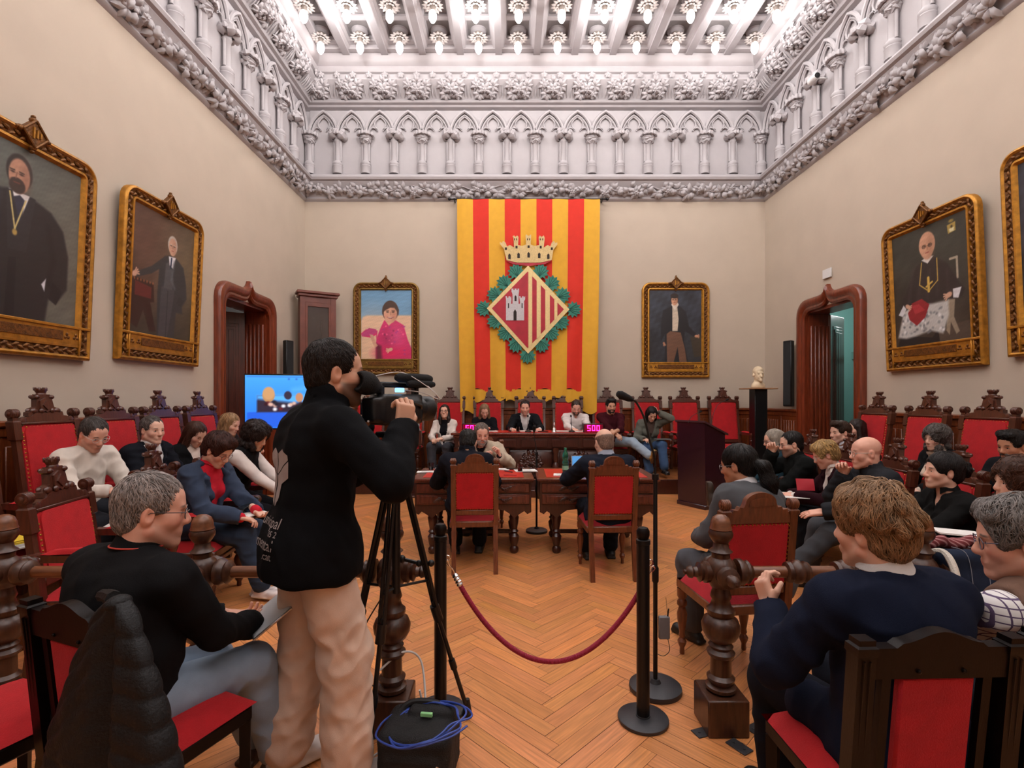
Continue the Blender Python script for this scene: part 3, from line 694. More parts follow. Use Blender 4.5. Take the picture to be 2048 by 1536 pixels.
RR=[(6.35,'by the right wall, first from the doorway'),(5.58,'by the right wall, behind the woman with grey curls'),(4.86,'by the right wall, right of the grey-curled woman'),(4.12,'by the right wall, behind the bearded man at the picture edge')]
for y,w in RR: put(sd0,(4.22,y,.12),90,'red-backed carved armchair '+w,G)
fr0=make_throne(1.2,'front_row_armchair')
for x,y,rz,w in [(-2.42,3.12,-80,'left front row, empty, behind the man in a black polo'),(-2.44,3.98,-84,'left front row, behind the woman in a blue blazer'),(-2.46,4.76,-86,'left front row, behind the curly-haired woman'),
    (3.16,5.92,84,'right front row, behind the woman with a grey bob'),(3.16,5.26,84,'right front row, behind the man in a black pullover'),(3.14,4.6,84,'right front row, behind the woman in burgundy velvet'),(3.12,3.94,84,'right front row, behind the bald man'),(3.08,3.28,84,'right front row, behind the woman in a black blouse'),(3.05,2.66,84,'right front row, at the right picture edge')]:
    put(fr0,(x,y,0),rz,'low red armchair, '+w,G)
dc0=make_deskchair()
put(dc0,(-.33,4.78,0),4,'walnut desk chair with red back at the left desk','desk chairs')
put(dc0,(.87,4.6,0),3,'walnut desk chair with red back at the right desk','desk chairs')
put(dc0,(1.27,2.93,0),7,'studded red desk chair behind the balustrade, under the woman with a ponytail','desk chairs')
dk0=make_darkchair()
put(dk0,(1.1,1.57,0),2,'dark wooden chair with narrow red back panel behind the young man in navy')
put(dk0,(-1.2,1.73,0),-22,'dark wooden chair with a black quilted jacket hung on it')
put(dk0,(1.62,1.6,0),-3,'dark wooden chair at the right picture edge')
put(dk0,(-1.78,1.72,0),-24,'dark wooden chair cut off by the left picture edge')
# ================= tables =================
def make_desk():
    t=thing('council_desk','x','desk'); w=.61; d=.8  # origin centre front edge? centre
    MB().add(box(-w,w,-.4,.4,.735,.76,.006)).add(box(-w+.015,w-.015,-.385,.385,.72,.737,.004)).build('desk_top',TOPW,t)
    MB().add(box(-w+.1,w-.1,-.3,.3,.759,.7625)).build('red_leather_inlay',mat('red_leather','c2231d',.35,bump=.1,bscale=200),t)
    MB().add(box(-w+.03,w-.03,-.36,.36,.49,.72,.004)).build('desk_body',DKW,t)
    for sx in (-1,1):
        for z0,z1 in ((.615,.71),(.5,.6)):
            a,b=(-w+.05,-.02) if sx<0 else (.02,w-.05)
            dr=MB().add(box(a,b,-.375,-.355,z0,z1,.006)).add(box(a+.04,b-.04,-.382,-.37,z0+.015,z1-.015,.005)).build('drawer',TOPW,t)
            mb=MB(); c=(a+b)/2; mb.add(sphere((c,-.395,(z0+z1)/2),.011,8,6)); 
            for k in range(8): mb.add(leaf(.06,.018,.008),T(c,-.383,(z0+z1)/2)@RX(90)@RZ(90 if k%2 else -90)@T(.0,.008*k,0)@RZ((k-4)*9)@S(.9))
            mb.build('drawer_knob',DKW,dr,angle=60)
    P=[(-w+.03,.5),(-w+.03,.42),(-w+.07,.4),(-w+.1,.43),(-w+.15,.4),(-w+.2,.36),(-w+.24,.4),(-w+.3,.44),(-.12,.46)]; P=P+[(-x,z) for x,z in reversed(P)]
    mb=MB(); 
    for y in (-.36,.34): mb.add(prism(P,y,y+.02))
    mb.build('scalloped_apron',DKW,t)
    for sx in (-1,1):
        for sy in (-1,1):
            MB().add(lathe([(.03,0),(.045,.02),(.045,.05),(.03,.07),(.036,.09),(.045,.13),(.05,.17),(.03,.2),(.045,.22),(.03,.24),(.042,.3),(.05,.36),(.03,.4),(.05,.42),(.05,.5)],14),T(sx*.41,sy*.3,0)).build('leg',DKW,t)
    mb=MB()
    for sx in (-1,1): mb.add(box(sx*.41-.02,sx*.41+.02,-.28,.28,.12,.16,.005))
    mb.add(box(-.41,.41,-.02,.02,.12,.16,.005)); mb.build('stretcher',DKW,t)
    return t
dsk=make_desk(); put(dsk,(-.375,5.44,0),1.2,'carved walnut desk with red inlay, left of the two'); put(dsk,(.885,5.44,0),-1.2,'carved walnut desk with red inlay, right of the two')
def presid():
    t=thing('presidential_table','long carved walnut table on the dais in front of the flag','table',(.34,8.58,.242)); w=1.3
    MB().add(box(-w,w,-.35,.35,.72,.76,.012)).add(box(-w+.04,w-.04,-.33,.33,.68,.722,.01)).build('table_top',TOPW,t)
    mb=MB().add(box(-w+.06,w-.06,-.31,.31,.5,.69,.008)); 
    for k in range(5): mb.add(box(-w+.14+k*.5,-w+.14+k*.5+.42,-.345,-.33,.53,.65,.008))
    for k in range(5): mb.add(prism([(-w+.1+k*.55,.69),(-w+.16+k*.55,.62),(-w+.22+k*.55,.69)],-.36,-.34))
    mb.build('apron',DKW,t)
    mb=MB().add(box(-w+.12,w-.12,-.26,-.22,.03,.5,.005))
    for k in range(3):
        x=-.82+.82*k; mb.add(box(x-.35,x+.35,-.275,-.26,.08,.45,.01))
        for j in range(10): mb.add(CL[j%3],T(x+.12*math.cos(j*.63),-.28,.27+.12*math.sin(j*.63))@RX(90)@RZ(j*36)@S(.8))
        mb.add(FL,T(x,-.28,.27)@RX(90)@S(1.1))
    mb.build('modesty_panel',DKW,t,angle=60)
    for k in range(4):
        x=-w+.1+k*(2*w-.2)/3
        for y in (-.3,.3): MB().add(lathe([(.05,0),(.05,.06),(.03,.09),(.055,.16),(.06,.22),(.03,.28),(.05,.33),(.035,.4),(.055,.46),(.055,.52)],14),T(x,y,0)).build('leg',DKW,t)
    MB().add(box(-w+.12,w-.12,-.28,.3,.76,.763)).build('red_leather_inlay',MATS['red_leather'],t)
presid()
# clocks with digital figures
SEG={'5':'abcdf'.replace('b','').replace('f','f')+'g','0':'abcdef'}
def clock(loc,label):
    t=thing('digital_clock',label,'clock',loc,0); MB().add(box(-.165,.165,-.035,.035,0,.145,.008)).build('clock_case',mat('clock_case','2a0a14',.35),t)
    MB().add(box(-.15,.15,-.037,-.034,.015,.13)).build('display_window',mat('display_dark','3a0418',.2,emit='ff0a50',estr=.12),t)
    mb=MB(); h=.04; 
    def seg(c,ch):
        L=dict(a=((0,2*h),(h,2*h)),g=((0,h),(h,h)),d=((0,0),(h,0)),f=((0,h),(0,2*h)),b=((h,h),(h,2*h)),e=((0,0),(0,h)),c=((h,0),(h,h)))[ch]
        (x0,z0),(x1,z1)=L; g=.007; mb.add(box(c+min(x0,x1)-g+.0,c+max(x0,x1)+g,-.041,-.037,.032+min(z0,z1)-g,.032+max(z0,z1)+g,.003))
    for c,chs in ((-.095,'afgcd'),(-.02,'abcdef'),(.055,'abcdef')):
        for ch in chs: seg(c,ch)
    mb.build('figures',mat('led_figures','ff2a78',.4,emit='ff1468',estr=7),t)
clock((-.62,8.34,1.004),'digital clock reading 500 on the left end of the long table'); clock((1.36,8.34,1.004),'digital clock reading 500 on the right end of the long table')
# lectern
def lectern():
    t=thing('lectern','dark purple-brown lectern with slanted top, right of the desks','lectern',(2.59,7.32,0),0); M=RZ(-61.4)
    # local: x along front face, y to reader
    w=.25; mb=MB().add(loft([[(-w+e,.0+f,z),(w-e,0+f,z),(w-e,zd,zz),(-w+e,zd,zz)] for e,f,z,zd,zz in ((0,.02,0,.42,0),(0,0,1.22,.42,1.05))],cap=True),M); mb.add(box(-w-.01,w+.01,.0,.44,0,.06,.006),M); mb.build('body',LECW,t)
    MB().add(loft([[(-w-.025,-.02,z),(w+.025,-.02,z),(w+.025,.46,z-.19),(-w-.025,.46,z-.19)] for z in (1.22,1.245)],cap=True),M).build('slanted_top',mat('lectern_edge','4a3338',.3,coat=.3),t)
lectern()
def gooseneck(pts,r,head,label=None,parent=None): pass
# lectern gooseneck microphone
def goose_mic(name,label,loc,pts,hl=.05,hr=.012,r=.004,base=None,rz=0):
    t=thing(name,label,'microphone',loc,rz); P=spline(pts,8); MB().add(tube(P,r,8)).build('gooseneck',BLKM,t)
    d=P[-1]-P[-2]; d/=np.linalg.norm(d); MB().add(lathe([(hr*.6,0),(hr,hl*.2),(hr*1.05,hl*.7),(hr*.6,hl),(.001,hl*1.04)],14),along(P[-1],P[-1]+d)).build('microphone_head',FOAM,t)
    if base: MB().add(base).build('base',BLKM,t)
    return t
goose_mic('lectern_microphone','thin black gooseneck microphone curving up from the lectern',(2.93,7.42,1.1),[(0,0,0),(.03,.04,.18),(.13,.1,.36),(.27,.14,.43)],.05,.014)
goose_mic('lectern_microphone','short dark gooseneck microphone lying over the lectern top',(2.52,7.22,1.24),[(0,0,-.03),(.08,.08,.06),(.22,.16,.12)],.05,.012)
for x,y,l in ((.3,8.42,'in front of the man in a dark suit'),(1.02,8.42,'in front of the man in a white shirt')):
    goose_mic('table_microphone','black gooseneck microphone on the long table, '+l,(x,y,1.004),[(0,0,0),(-.005,.0,.14),(.0,.04,.22),(0,.09,.25)],.05,.014,.004,lathe([(.05,0),(.055,.006),(.05,.02),(.02,.03),(.008,.05)],16))
# floor microphone stands
def mic_stand(label,loc,h,neck,baser):
    t=thing('microphone_stand',label,'microphone stand',loc)
    MB().add(lathe([(baser,0),(baser*1.02,.01),(baser,.025),(baser*.85,.035),(.03,.04),(.02,.06)],36)).build('base',IRON,t)
    MB().add(lathe([(.012,.04),(.012,h*.5),(.018,h*.5+.01),(.018,h*.5+.08),(.012,h*.5+.09),(.011,h-.02),(.018,h-.02),(.018,h+.01)],14)).build('pole',BLKM,t)
    P=spline(neck,8); MB().add(tube(P,.006,8)).build('gooseneck',BLKM,t)
    d=P[-1]-P[-2]; d/=np.linalg.norm(d); MB().add(lathe([(.01,0),(.017,.02),(.02,.05),(.022,.08),(.015,.1),(.001,.105)],14),along(P[-1],P[-1]+d)).build('microphone_head',FOAM,t)
    return t
m=mic_stand('tall black microphone stand behind the right rope post',(.775,2.72,0),1.14,[(0,0,1.14),(-.005,.0,1.24),(-.03,0,1.33),(-.06,0,1.45),(-.10,0,1.53),(-.125,-.01,1.545)],.135)
mb=MB().add(box(.012,.07,-.03,-.005,.28,.4,.005)); mb.build('transmitter_pack',GREYP,m); MB().add(tube([(.06,-.02,.4),(.065,-.02,.44)],.004,6)).add(tube([(.06,-.02,.4),(.05,-.02,.5)],.001,4)).add(tube(spline([(.06,-.02,.28),(.07,-.02,.22),(.04,-.02,.19),(.01,0,.19)]),.002,5)).build('antenna',BLK,m)
mic_stand('black microphone stand on the floor between the two desks',(.31,5.86-.95,0),.86,[(0,0,.86),(-.005,.1,1.0),(-.02,.2,1.1),(-.03,.24,1.13)],.12) if False else mic_stand('black microphone stand on the floor between the two desks',(.31,5.95,0),.92,[(0,0,.92),(-.01,.02,1.02),(-.03,.02,1.12),(-.03,-.02,1.17)],.125)
# ================= balustrade =================
PX=[-2.4,-1.46,-.56,1.0,1.95,2.9]; BYY=2.42
def bpost(x,arms,label):
    t=thing('balustrade_post',label,'balustrade post',(x,BYY,0)); k=1
    MB().add(box(-.095,.095,-.095,.095,0,.17,.006)).build('plinth',BALW,t)
    MB().add(lathe([(r*.8,z) for r,z in [(.07,.17),(.085,.18),(.085,.195),(.06,.205),(.075,.22),(.08,.235),(.06,.25),(.058,.33),(.075,.34),(.08,.355),(.06,.37),(.07,.385),(.055,.4),(.085,.42),(.105,.45),(.11,.48),(.095,.51),(.07,.525),(.08,.54),(.08,.555),(.06,.57),(.05,.6),(.06,.615),(.055,.63),(.048,.65),(.05,.68),(.07,.69)]],28)).build('turned_shaft',BALW,t,angle=45)
    MB().add(lathe([(r*.82,z) for r,z in [(.055,.66),(.07,.68),(.085,.7),(.085,.76),(.07,.785),(.05,.8),(.05,.82),(.065,.83),(.045,.845),(.04,.87),(.05,.88),(.065,.9),(.068,.915),(.06,.93)]],28)).build('hub',BALW,t,angle=45)
    mb=MB().add(lathe([(.046,.93),(.052,.935),(.048,.945),(.046,.965),(.037,.987),(.02,1.0),(.001,1.004)],24)); mb.build('ball_finial',RAILW,t)
    kn=[(r*.85,z) for r,z in [(.055,.05),(.06,.08),(.045,.09),(.055,.105),(.03,.115),(.025,.13),(.034,.14),(.03,.155),(.012,.165),(.014,.175),(.001,.18)]]
    for a in arms: MB().add(lathe(kn,18),T(0,0,.73)@RZ(a)@RX(-90)).build('knob_finial',BALW,t,angle=45)
    return t
def brail(x0,x1,label):
    t=thing('balustrade_rail',label,'rail',((x0+x1)/2,BYY,.73)); L=(x1-x0)/2; c=L*.24; E=.09
    col=[(.028,-.055),(.045,-.05),(.05,-.035),(.04,-.025),(.055,-.01),(.055,.01),(.04,.025),(.05,.035),(.045,.05),(.028,.055)]
    MB().add(lathe([(.027,-L+E),(.027,L-E)],18),RY(90)).build('rail_bar',RAILW,t)
    for s in (-1,1):
        MB().add(lathe(col,20),T(s*c,0,0)@RY(90)).build('collar',BALW,t,angle=50)
        MB().add(lathe([(.06,-.04),(.062,-.02),(.05,0),(.055,.01),(.035,.03)],20),T(s*(L-.115),0,0)@RY(-90*s)).build('collar',BALW,t,angle=50)
bpost(PX[0],[0,180],'turned walnut balustrade post at the left picture edge'); bpost(PX[1],[0,180],'turned balustrade post with ball finial in front of the blue blazer')
bpost(PX[2],[0,180,-90],'turned balustrade post behind the camera tripod'); bpost(PX[3],[0,90,180],'turned balustrade post with ball finial beside the right rope post'); bpost(PX[4],[0,180],'turned balustrade post with ball finial right of the young man in navy'); bpost(PX[5],[0,180],'turned balustrade post beyond the right picture edge')
brail(PX[0],PX[1],'turned wooden rail behind the man in a black polo'); brail(PX[1],PX[2],'turned wooden rail ending behind the camera operator'); brail(PX[3],PX[4],'turned wooden rail behind the young man in navy'); brail(PX[4],PX[5],'turned wooden rail at the right picture edge')
for x,y,a in ((.9,2.37,20),(1.02,2.27,-60),(1.16,2.4,30),(-.66,2.33,30),(-.45,2.34,-20)):
    t=tag(MB().add(box(-.05,.05,-.03,.03,0,.006,.002)).add(lathe([(.006,.006),(.005,.009)],8),T(-.025,0,0)).add(lathe([(.006,.006),(.005,.009)],8),T(.025,0,0)).build('floor_bracket',IRON,loc=(x,y,0)),'black metal fixing plate on the floor beside the %s'%('right balustrade post plinth' if x>0 else 'left balustrade post plinth'),'bracket','floor fixing plates'); t.rotation_euler[2]=R(a)
# ================= stanchions and rope =================
def stanchion(x,y,label):
    t=thing('rope_stanchion',label,'stanchion',(x,y,0)); MB().add(lathe([(.118,0),(.12,.004),(.12,.016),(.115,.02),(.034,.024),(.034,.03)],44)).build('base',IRON,t)
    MB().add(lathe([(.031,.02),(.031,.85),(.034,.852),(.034,.872),(.03,.875)],22)).build('post',BLKM,t)
    MB().add(lathe([(.022,.872),(.026,.88),(.031,.895),(.031,.915),(.022,.93),(.001,.936)],20)).build('finial',BLKW,t)
    MB().add(tube([(.034+.014*math.cos(a),0,.76+.014*math.sin(a)) for a in np.linspace(0,2*PI,13)[:-1]],.003,6,closed=True)).build('ring',CHROME,t)
stanchion(-.345,2.53,'black rope post on the left, behind the equipment bag'); stanchion(.642,2.46,'black rope post on the right, in front of the microphone stand')
t=thing('barrier_rope','crimson braided rope hanging between the two black posts','rope',(0,0,0))
A0=arr([-.29,2.53,.72]);A1=arr([.68,2.5,.70]); P=[]
for u in np.linspace(.035,.965,60):
    p=A0*(1-u)+A1*u; p[2]-= .455*(1-((2*u-1)**2))**.9*1.0 ; P.append(p)
ropem=mat('crimson_rope','8e1233',.7,sheen=.3)
def braid():
    V=[];n=600; PP=spline(P,10); seg=14; 
    rr=[.0125+.0012*math.sin(i*1.9) for i in range(len(PP))]; return tube(PP,rr,seg)
MB().add(braid()).build('braided_rope',ropem,t,angle=80)
for a,b,s in ((A0,P[0],1),(A1,P[-1],-1)):
    d=arr(P[1])-arr(P[0]) if s>0 else arr(P[-2])-arr(P[-1]); d/=np.linalg.norm(d)
    MB().add(lathe([(.008,-.045),(.013,-.04),(.017,-.03),(.013,-.025),(.017,-.015),(.013,-.008),(.018,.0),(.014,.006),(.017,.015),(.012,.025)],14),along(b,arr(b)+d)).add(tube(spline([arr(b)-d*.04,arr(b)-d*.06+arr([.006*s,0,0]),arr(b)-d*.085,a+arr([-.02*s,0,.03]),a+arr([-.03*s,0,.02]),a+arr([-.015*s,0,.0])],5),.0035,6)).build('snap_hook',CHROME,t)
# ================= painted canvases =================
class Cv:
    def __init__(s,w,h,nx,c0,c1=None):
        s.w,s.h=w,h; s.nx=nx; s.ny=int(nx*h/w); u,v=np.meshgrid(np.linspace(0,1,s.nx+1),np.linspace(0,1,s.ny+1)); s.u=u; s.v=v
        a=s.c(c0); b=s.c(c1 or c0); s.I=a+(b-a)*v[...,None]; s.r=np.random.RandomState(3)
    def c(s,h): return arr([int(h[i:i+2],16)/255 for i in (0,2,4)])
    def mix(s,m,col): m=np.clip(m,0,1)[...,None]; s.I=s.I*(1-m)+s.c(col)*m
    def ell(s,cx,cy,rx,ry,col,soft=.006,rot=0,a=1):
        k=s.h/s.w; x=s.u-cx; y=(s.v-cy)*k; ry=ry*k; c,q=math.cos(R(rot)),math.sin(R(rot)); X=x*c+y*q; Y=-x*q+y*c
        d=(np.sqrt((X/rx)**2+(Y/ry)**2)-1)*min(rx,ry); s.mix(a*(.5-d/soft/2),col)
    def poly(s,P,col,soft=.005,a=1):
        P=arr(P); k=s.h/s.w; X=s.u; Y=s.v*k; n=len(P); ins=np.zeros(X.shape,bool); dm=np.full(X.shape,9.)
        for i in range(n):
            x0,y0=P[i][0],P[i][1]*k; x1,y1=P[(i+1)%n][0],P[(i+1)%n][1]*k
            c=((y0>Y)!=(y1>Y))&(X<(x1-x0)*(Y-y0)/(y1-y0+1e-12)+x0); ins^=c
            L2=(x1-x0)**2+(y1-y0)**2+1e-12; t=np.clip(((X-x0)*(x1-x0)+(Y-y0)*(y1-y0))/L2,0,1)
            dm=np.minimum(dm,np.hypot(X-x0-t*(x1-x0),Y-y0-t*(y1-y0)))
        s.mix(a*(.5-np.where(ins,-dm,dm)/soft/2),col)
    def line(s,P,w,col,soft=.004,a=1):
        k=s.h/s.w
        for (x0,y0),(x1,y1) in zip(P[:-1],P[1:]):
            L2=(x1-x0)**2+((y1-y0)*k)**2+1e-12; t=np.clip(((s.u-x0)*(x1-x0)+(s.v-y0)*k*(y1-y0)*k)/L2,0,1)
            d=np.hypot(s.u-x0-t*(x1-x0),(s.v-y0-t*(y1-y0))*k)-w; s.mix(a*(.5-d/soft/2),col)
    def noise(s,a,f=9,seed=1):
        r=np.random.RandomState(seed); n=0
        for i in range(7): n=n+np.sin(s.u*f*r.normal()*(1+i*.6)+s.v*f*1.3*r.normal()*(1+i*.6)+r.rand()*7)
        s.I=np.clip(s.I*(1+a*n[...,None]/4),0,1)
    def mesh(s,name,m,parent,x0,z0,y,label=None):
        V=np.stack([x0+s.u*s.w,np.full(s.u.shape,y),z0+s.v*s.h],-1).reshape(-1,3); n=s.nx+1
        j,i=np.meshgrid(np.arange(s.ny),np.arange(s.nx),indexing='ij'); a=(j*n+i).ravel(); F=np.stack([a,a+1,a+n+1,a+n],1)
        I=s.I.reshape(-1,3); L=np.where(I<=.04045,I/12.92,((I+.055)/1.055)**2.4)
        return smesh(name,(V,F),m,parent,col=lambda q:L,label=label,relax=0)
def face(c,x,y,r,skin,hair,beard=None,shade='7a5344',bald=False,look=0):
    k=c.w/c.h; ry=r*1.35*k
    c.ell(x,y+ry*.18,r*1.07,ry*1.02,hair if not bald else skin); c.ell(x,y-ry*.04,r*.86,ry*.98,skin); c.ell(x+r*(.5 if look<=0 else -.5),y-ry*.1,r*.4,ry*.8,shade,soft=.03,a=.45)
    if beard: c.ell(x+look*r*.15,y-ry*.62,r*.66,ry*.45,beard); c.ell(x+look*r*.15,y-ry*.32,r*.4,ry*.09,beard)
    ex=look*r*.2
    for s in (-1,1): c.ell(x+ex+s*r*.36,y+ry*.08,r*.16,ry*.05,'2a1c18'); c.line([(x+ex+s*r*.2,y+ry*.2),(x+ex+s*r*.55,y+ry*.19)],r*.045,hair if not bald else shade)
    c.line([(x+ex,y+ry*.1),(x+ex+look*r*.14+r*.05,y-ry*.22)],r*.05,shade,a=.8); c.line([(x+ex-r*.22,y-ry*.47),(x+ex+r*.22,y-ry*.46)],r*.045,'8a3a34' if not beard else '6b3a30')
def hand(c,x,y,r,skin,rot=0):
    c.ell(x,y,r,r*.7*c.w/c.h,skin,rot=rot)
    for k in range(4): a=R(rot-35+k*22); c.line([(x,y),(x+r*1.6*math.cos(a),y+r*1.6*math.sin(a)*c.w/c.h)],r*.2,skin)
PM=mat('oil_paint','808080',.45,attr=True,coat=.15)
def p_left1(w,h):
    c=Cv(w,h,210,'5c5c54','4b514d'); c.noise(.12,6); c.ell(.2,.8,.5,.3,'6e736c',soft=.5,a=.5); c.ell(.95,.5,.3,.4,'6f675a',soft=.5,a=.5)
    c.poly([(.1,0),(.12,.45),(.0,.5),(0,.64),(.2,.7),(.36,.735),(.52,.735),(.72,.69),(.84,.6),(.9,.45),(.9,.24),(.8,.14),(.73,.16),(.7,0)],'201f22',soft=.012)
    c.poly([(.76,.27),(.86,.22),(.8,.13),(.73,.16)],'17161a'); c.poly([(.36,0),(.38,.35),(.44,.36),(.44,0)],'131318'); c.line([(.7,.6),(.76,.4),(.72,.25)],.012,'131215',soft=.03); c.line([(.3,.7),(.22,.4),(.16,.1)],.01,'2f2e33',soft=.03)
    c.poly([(.36,.735),(.42,.58),(.47,.58),(.54,.735)],'dcdcdc'); c.poly([(.40,.7),(.43,.56),(.47,.56),(.49,.7),(.45,.72)],'2c3040'); c.poly([(.34,.73),(.37,.4),(.52,.4),(.58,.73),(.53,.735),(.45,.56),(.39,.735)],'26262a')
    c.line([(.37,.72),(.42,.52),(.5,.7)],.006,'c9b878'); c.ell(.42,.5,.02,.018,'a58a4a'); face(c,.44,.83,.1,'b0826a','2b2421','3b2d28',look=-1)
    c.poly([(.66,.24),(.7,.28),(.69,.2)],'c9c9d0'); c.noise(.05,30,5); return c
def p_left2(w,h):
    c=Cv(w,h,190,'3d3730','4a3a32'); c.noise(.2,6); c.ell(.75,.62,.4,.35,'77694c',soft=.5,a=.7); c.ell(.2,.7,.3,.35,'5f3730',soft=.4,a=.6); c.ell(.5,.05,.6,.12,'2a2a22',soft=.3,a=.8)
    c.poly([(.03,.08),(.02,.36),(.0,.4),(.06,.44),(.34,.42),(.36,.28),(.3,.27),(.4,.05),(.3,.04),(.2,.2),(.12,.05)],'2c1614'); c.poly([(.07,.3),(.07,.41),(.31,.39),(.31,.3)],'5b1f1f')
    for k in range(7): c.ell(.06+k*.045,.425,.01,.01,'8d5a3a')
    c.poly([(.42,.02),(.4,.35),(.42,.6),(.5,.68),(.58,.7),(.68,.7),(.82,.64),(.88,.5),(.9,.38),(.82,.3),(.84,.24),(.72,.24),(.7,.02)],'2d3034',soft=.01)
    c.poly([(.44,.0),(.46,.42),(.54,.45),(.68,.42),(.66,.3),(.58,.0)],'3c3d42'); c.line([(.57,.4),(.56,.02)],.006,'24252a')
    c.poly([(.5,.6),(.3,.5),(.1,.44),(.06,.47),(.3,.56),(.5,.68)],'2d3034'); c.poly([(.5,.42),(.52,.62),(.6,.66),(.66,.5),(.64,.42)],'46484c'); c.poly([(.56,.69),(.58,.62),(.64,.6),(.68,.7)],'d6d6da'); c.line([(.61,.68),(.6,.6)],.012,'22304a')
    c.line([(.66,.66),(.62,.5),(.68,.44)],.01,'555a60',soft=.02); c.poly([(.76,.38),(.86,.36),(.8,.3),(.72,.32)],'25272b'); hand(c,.06,.46,.04,'c79a84',40)
    face(c,.62,.78,.075,'c59a82','b9b2aa',shade='8a6150'); c.noise(.05,30,5); return c
def p_pink(w,h):
    c=Cv(w,h,120,'7fa3bf','6f9fc4'); c.poly([(0,0),(0,.56),(.04,.62),(.12,.64),(1,.64),(1,0)],'e9c2a0',soft=.02); c.ell(.25,.35,.25,.25,'f0cfae',soft=.3,a=.5)
    c.poly([(.3,.0),(.3,.26),(.33,.42),(.1,.44),(.0,.38),(.02,.34),(.2,.32),(.3,.36),(.3,.3),(.4,.48),(.46,.57),(.68,.57),(.84,.5),(.92,.3),(1,.16),(1,0)],'d6306e',soft=.008)
    c.poly([(.3,.44),(.16,.46),(.02,.38),(.02,.34),(.2,.35),(.32,.4)],'c2447c'); c.ell(.55,.3,.12,.1,'a8245a',soft=.15,a=.8); c.ell(.6,.1,.25,.08,'e0245e',soft=.1); c.ell(.7,.35,.1,.1,'f06aa0',soft=.12,a=.6); c.poly([(.3,0),(.3,.24),(.4,.2),(.42,0)],'6b1f36',soft=.03)
    for k in range(26): r=random.Random(k); c.ell(.38+.5*r.random(),.08+.42*r.random(),.018,.012,r.choice(['b03a8a','ff7aa0','8a1f50','e85a80']),soft=.01,a=.7)
    c.poly([(.17,.37),(.24,.36),(.31,.22),(.26,.2),(.22,.26)],'d8a58a'); hand(c,.28,.23,.035,'d8a58a',-60); hand(c,.58,.15,.05,'e0b090',200); c.poly([(.46,.58),(.55,.49),(.68,.58)],'dba98e')
    face(c,.58,.675,.15,'dba68a','4a332a',shade='b07a62'); c.poly([(.42,.66),(.43,.76),(.5,.815),(.6,.825),(.7,.79),(.75,.72),(.74,.64),(.71,.7),(.66,.745),(.58,.75),(.5,.72),(.46,.7)],'4a332a',soft=.01); c.line([(.52,.615),(.555,.6),(.6,.598),(.64,.615)],.006,'8a3038'); c.line([(.535,.61),(.58,.605),(.62,.61)],.004,'e8dcd8'); [c.ell(.58+s*.09,.635,.03,.018,'e0907c',soft=.03,a=.6) for s in (-1,1)]; c.noise(.04,25,5); return c
def p_dark(w,h):
    c=Cv(w,h,120,'24262c','2e3440'); c.noise(.25,8); c.ell(.8,.15,.3,.2,'3a3c40',soft=.2,a=.6); c.poly([(.78,.36),(1,.38),(1,.1),(.86,.08)],'3b3226')
    c.poly([(.3,.02),(.3,.4),(.22,.3),(.22,.5),(.26,.72),(.42,.78),(.58,.78),(.7,.7),(.76,.5),(.9,.4),(.86,.36),(.68,.44),(.66,.3),(.74,.02)],'17171c',soft=.01)
    c.poly([(.34,.0),(.33,.4),(.4,.44),(.6,.42),(.68,.2),(.72,.0),(.58,.0),(.54,.22),(.46,.0)],'6b4a38'); c.poly([(.44,.8),(.44,.44),(.54,.44),(.56,.6),(.53,.8)],'c9b9a4'); c.poly([(.42,.8),(.49,.72),(.56,.8),(.54,.84),(.44,.84)],'dcd2c4')
    hand(c,.9,.37,.035,'c08a6c',0); hand(c,.28,.27,.03,'b07c60',-70); face(c,.48,.86,.07,'cf9a7a','2a1c16',shade='8a5840'); c.ell(.48,.92,.075,.035,'2a1c16'); c.noise(.06,25,5); return c
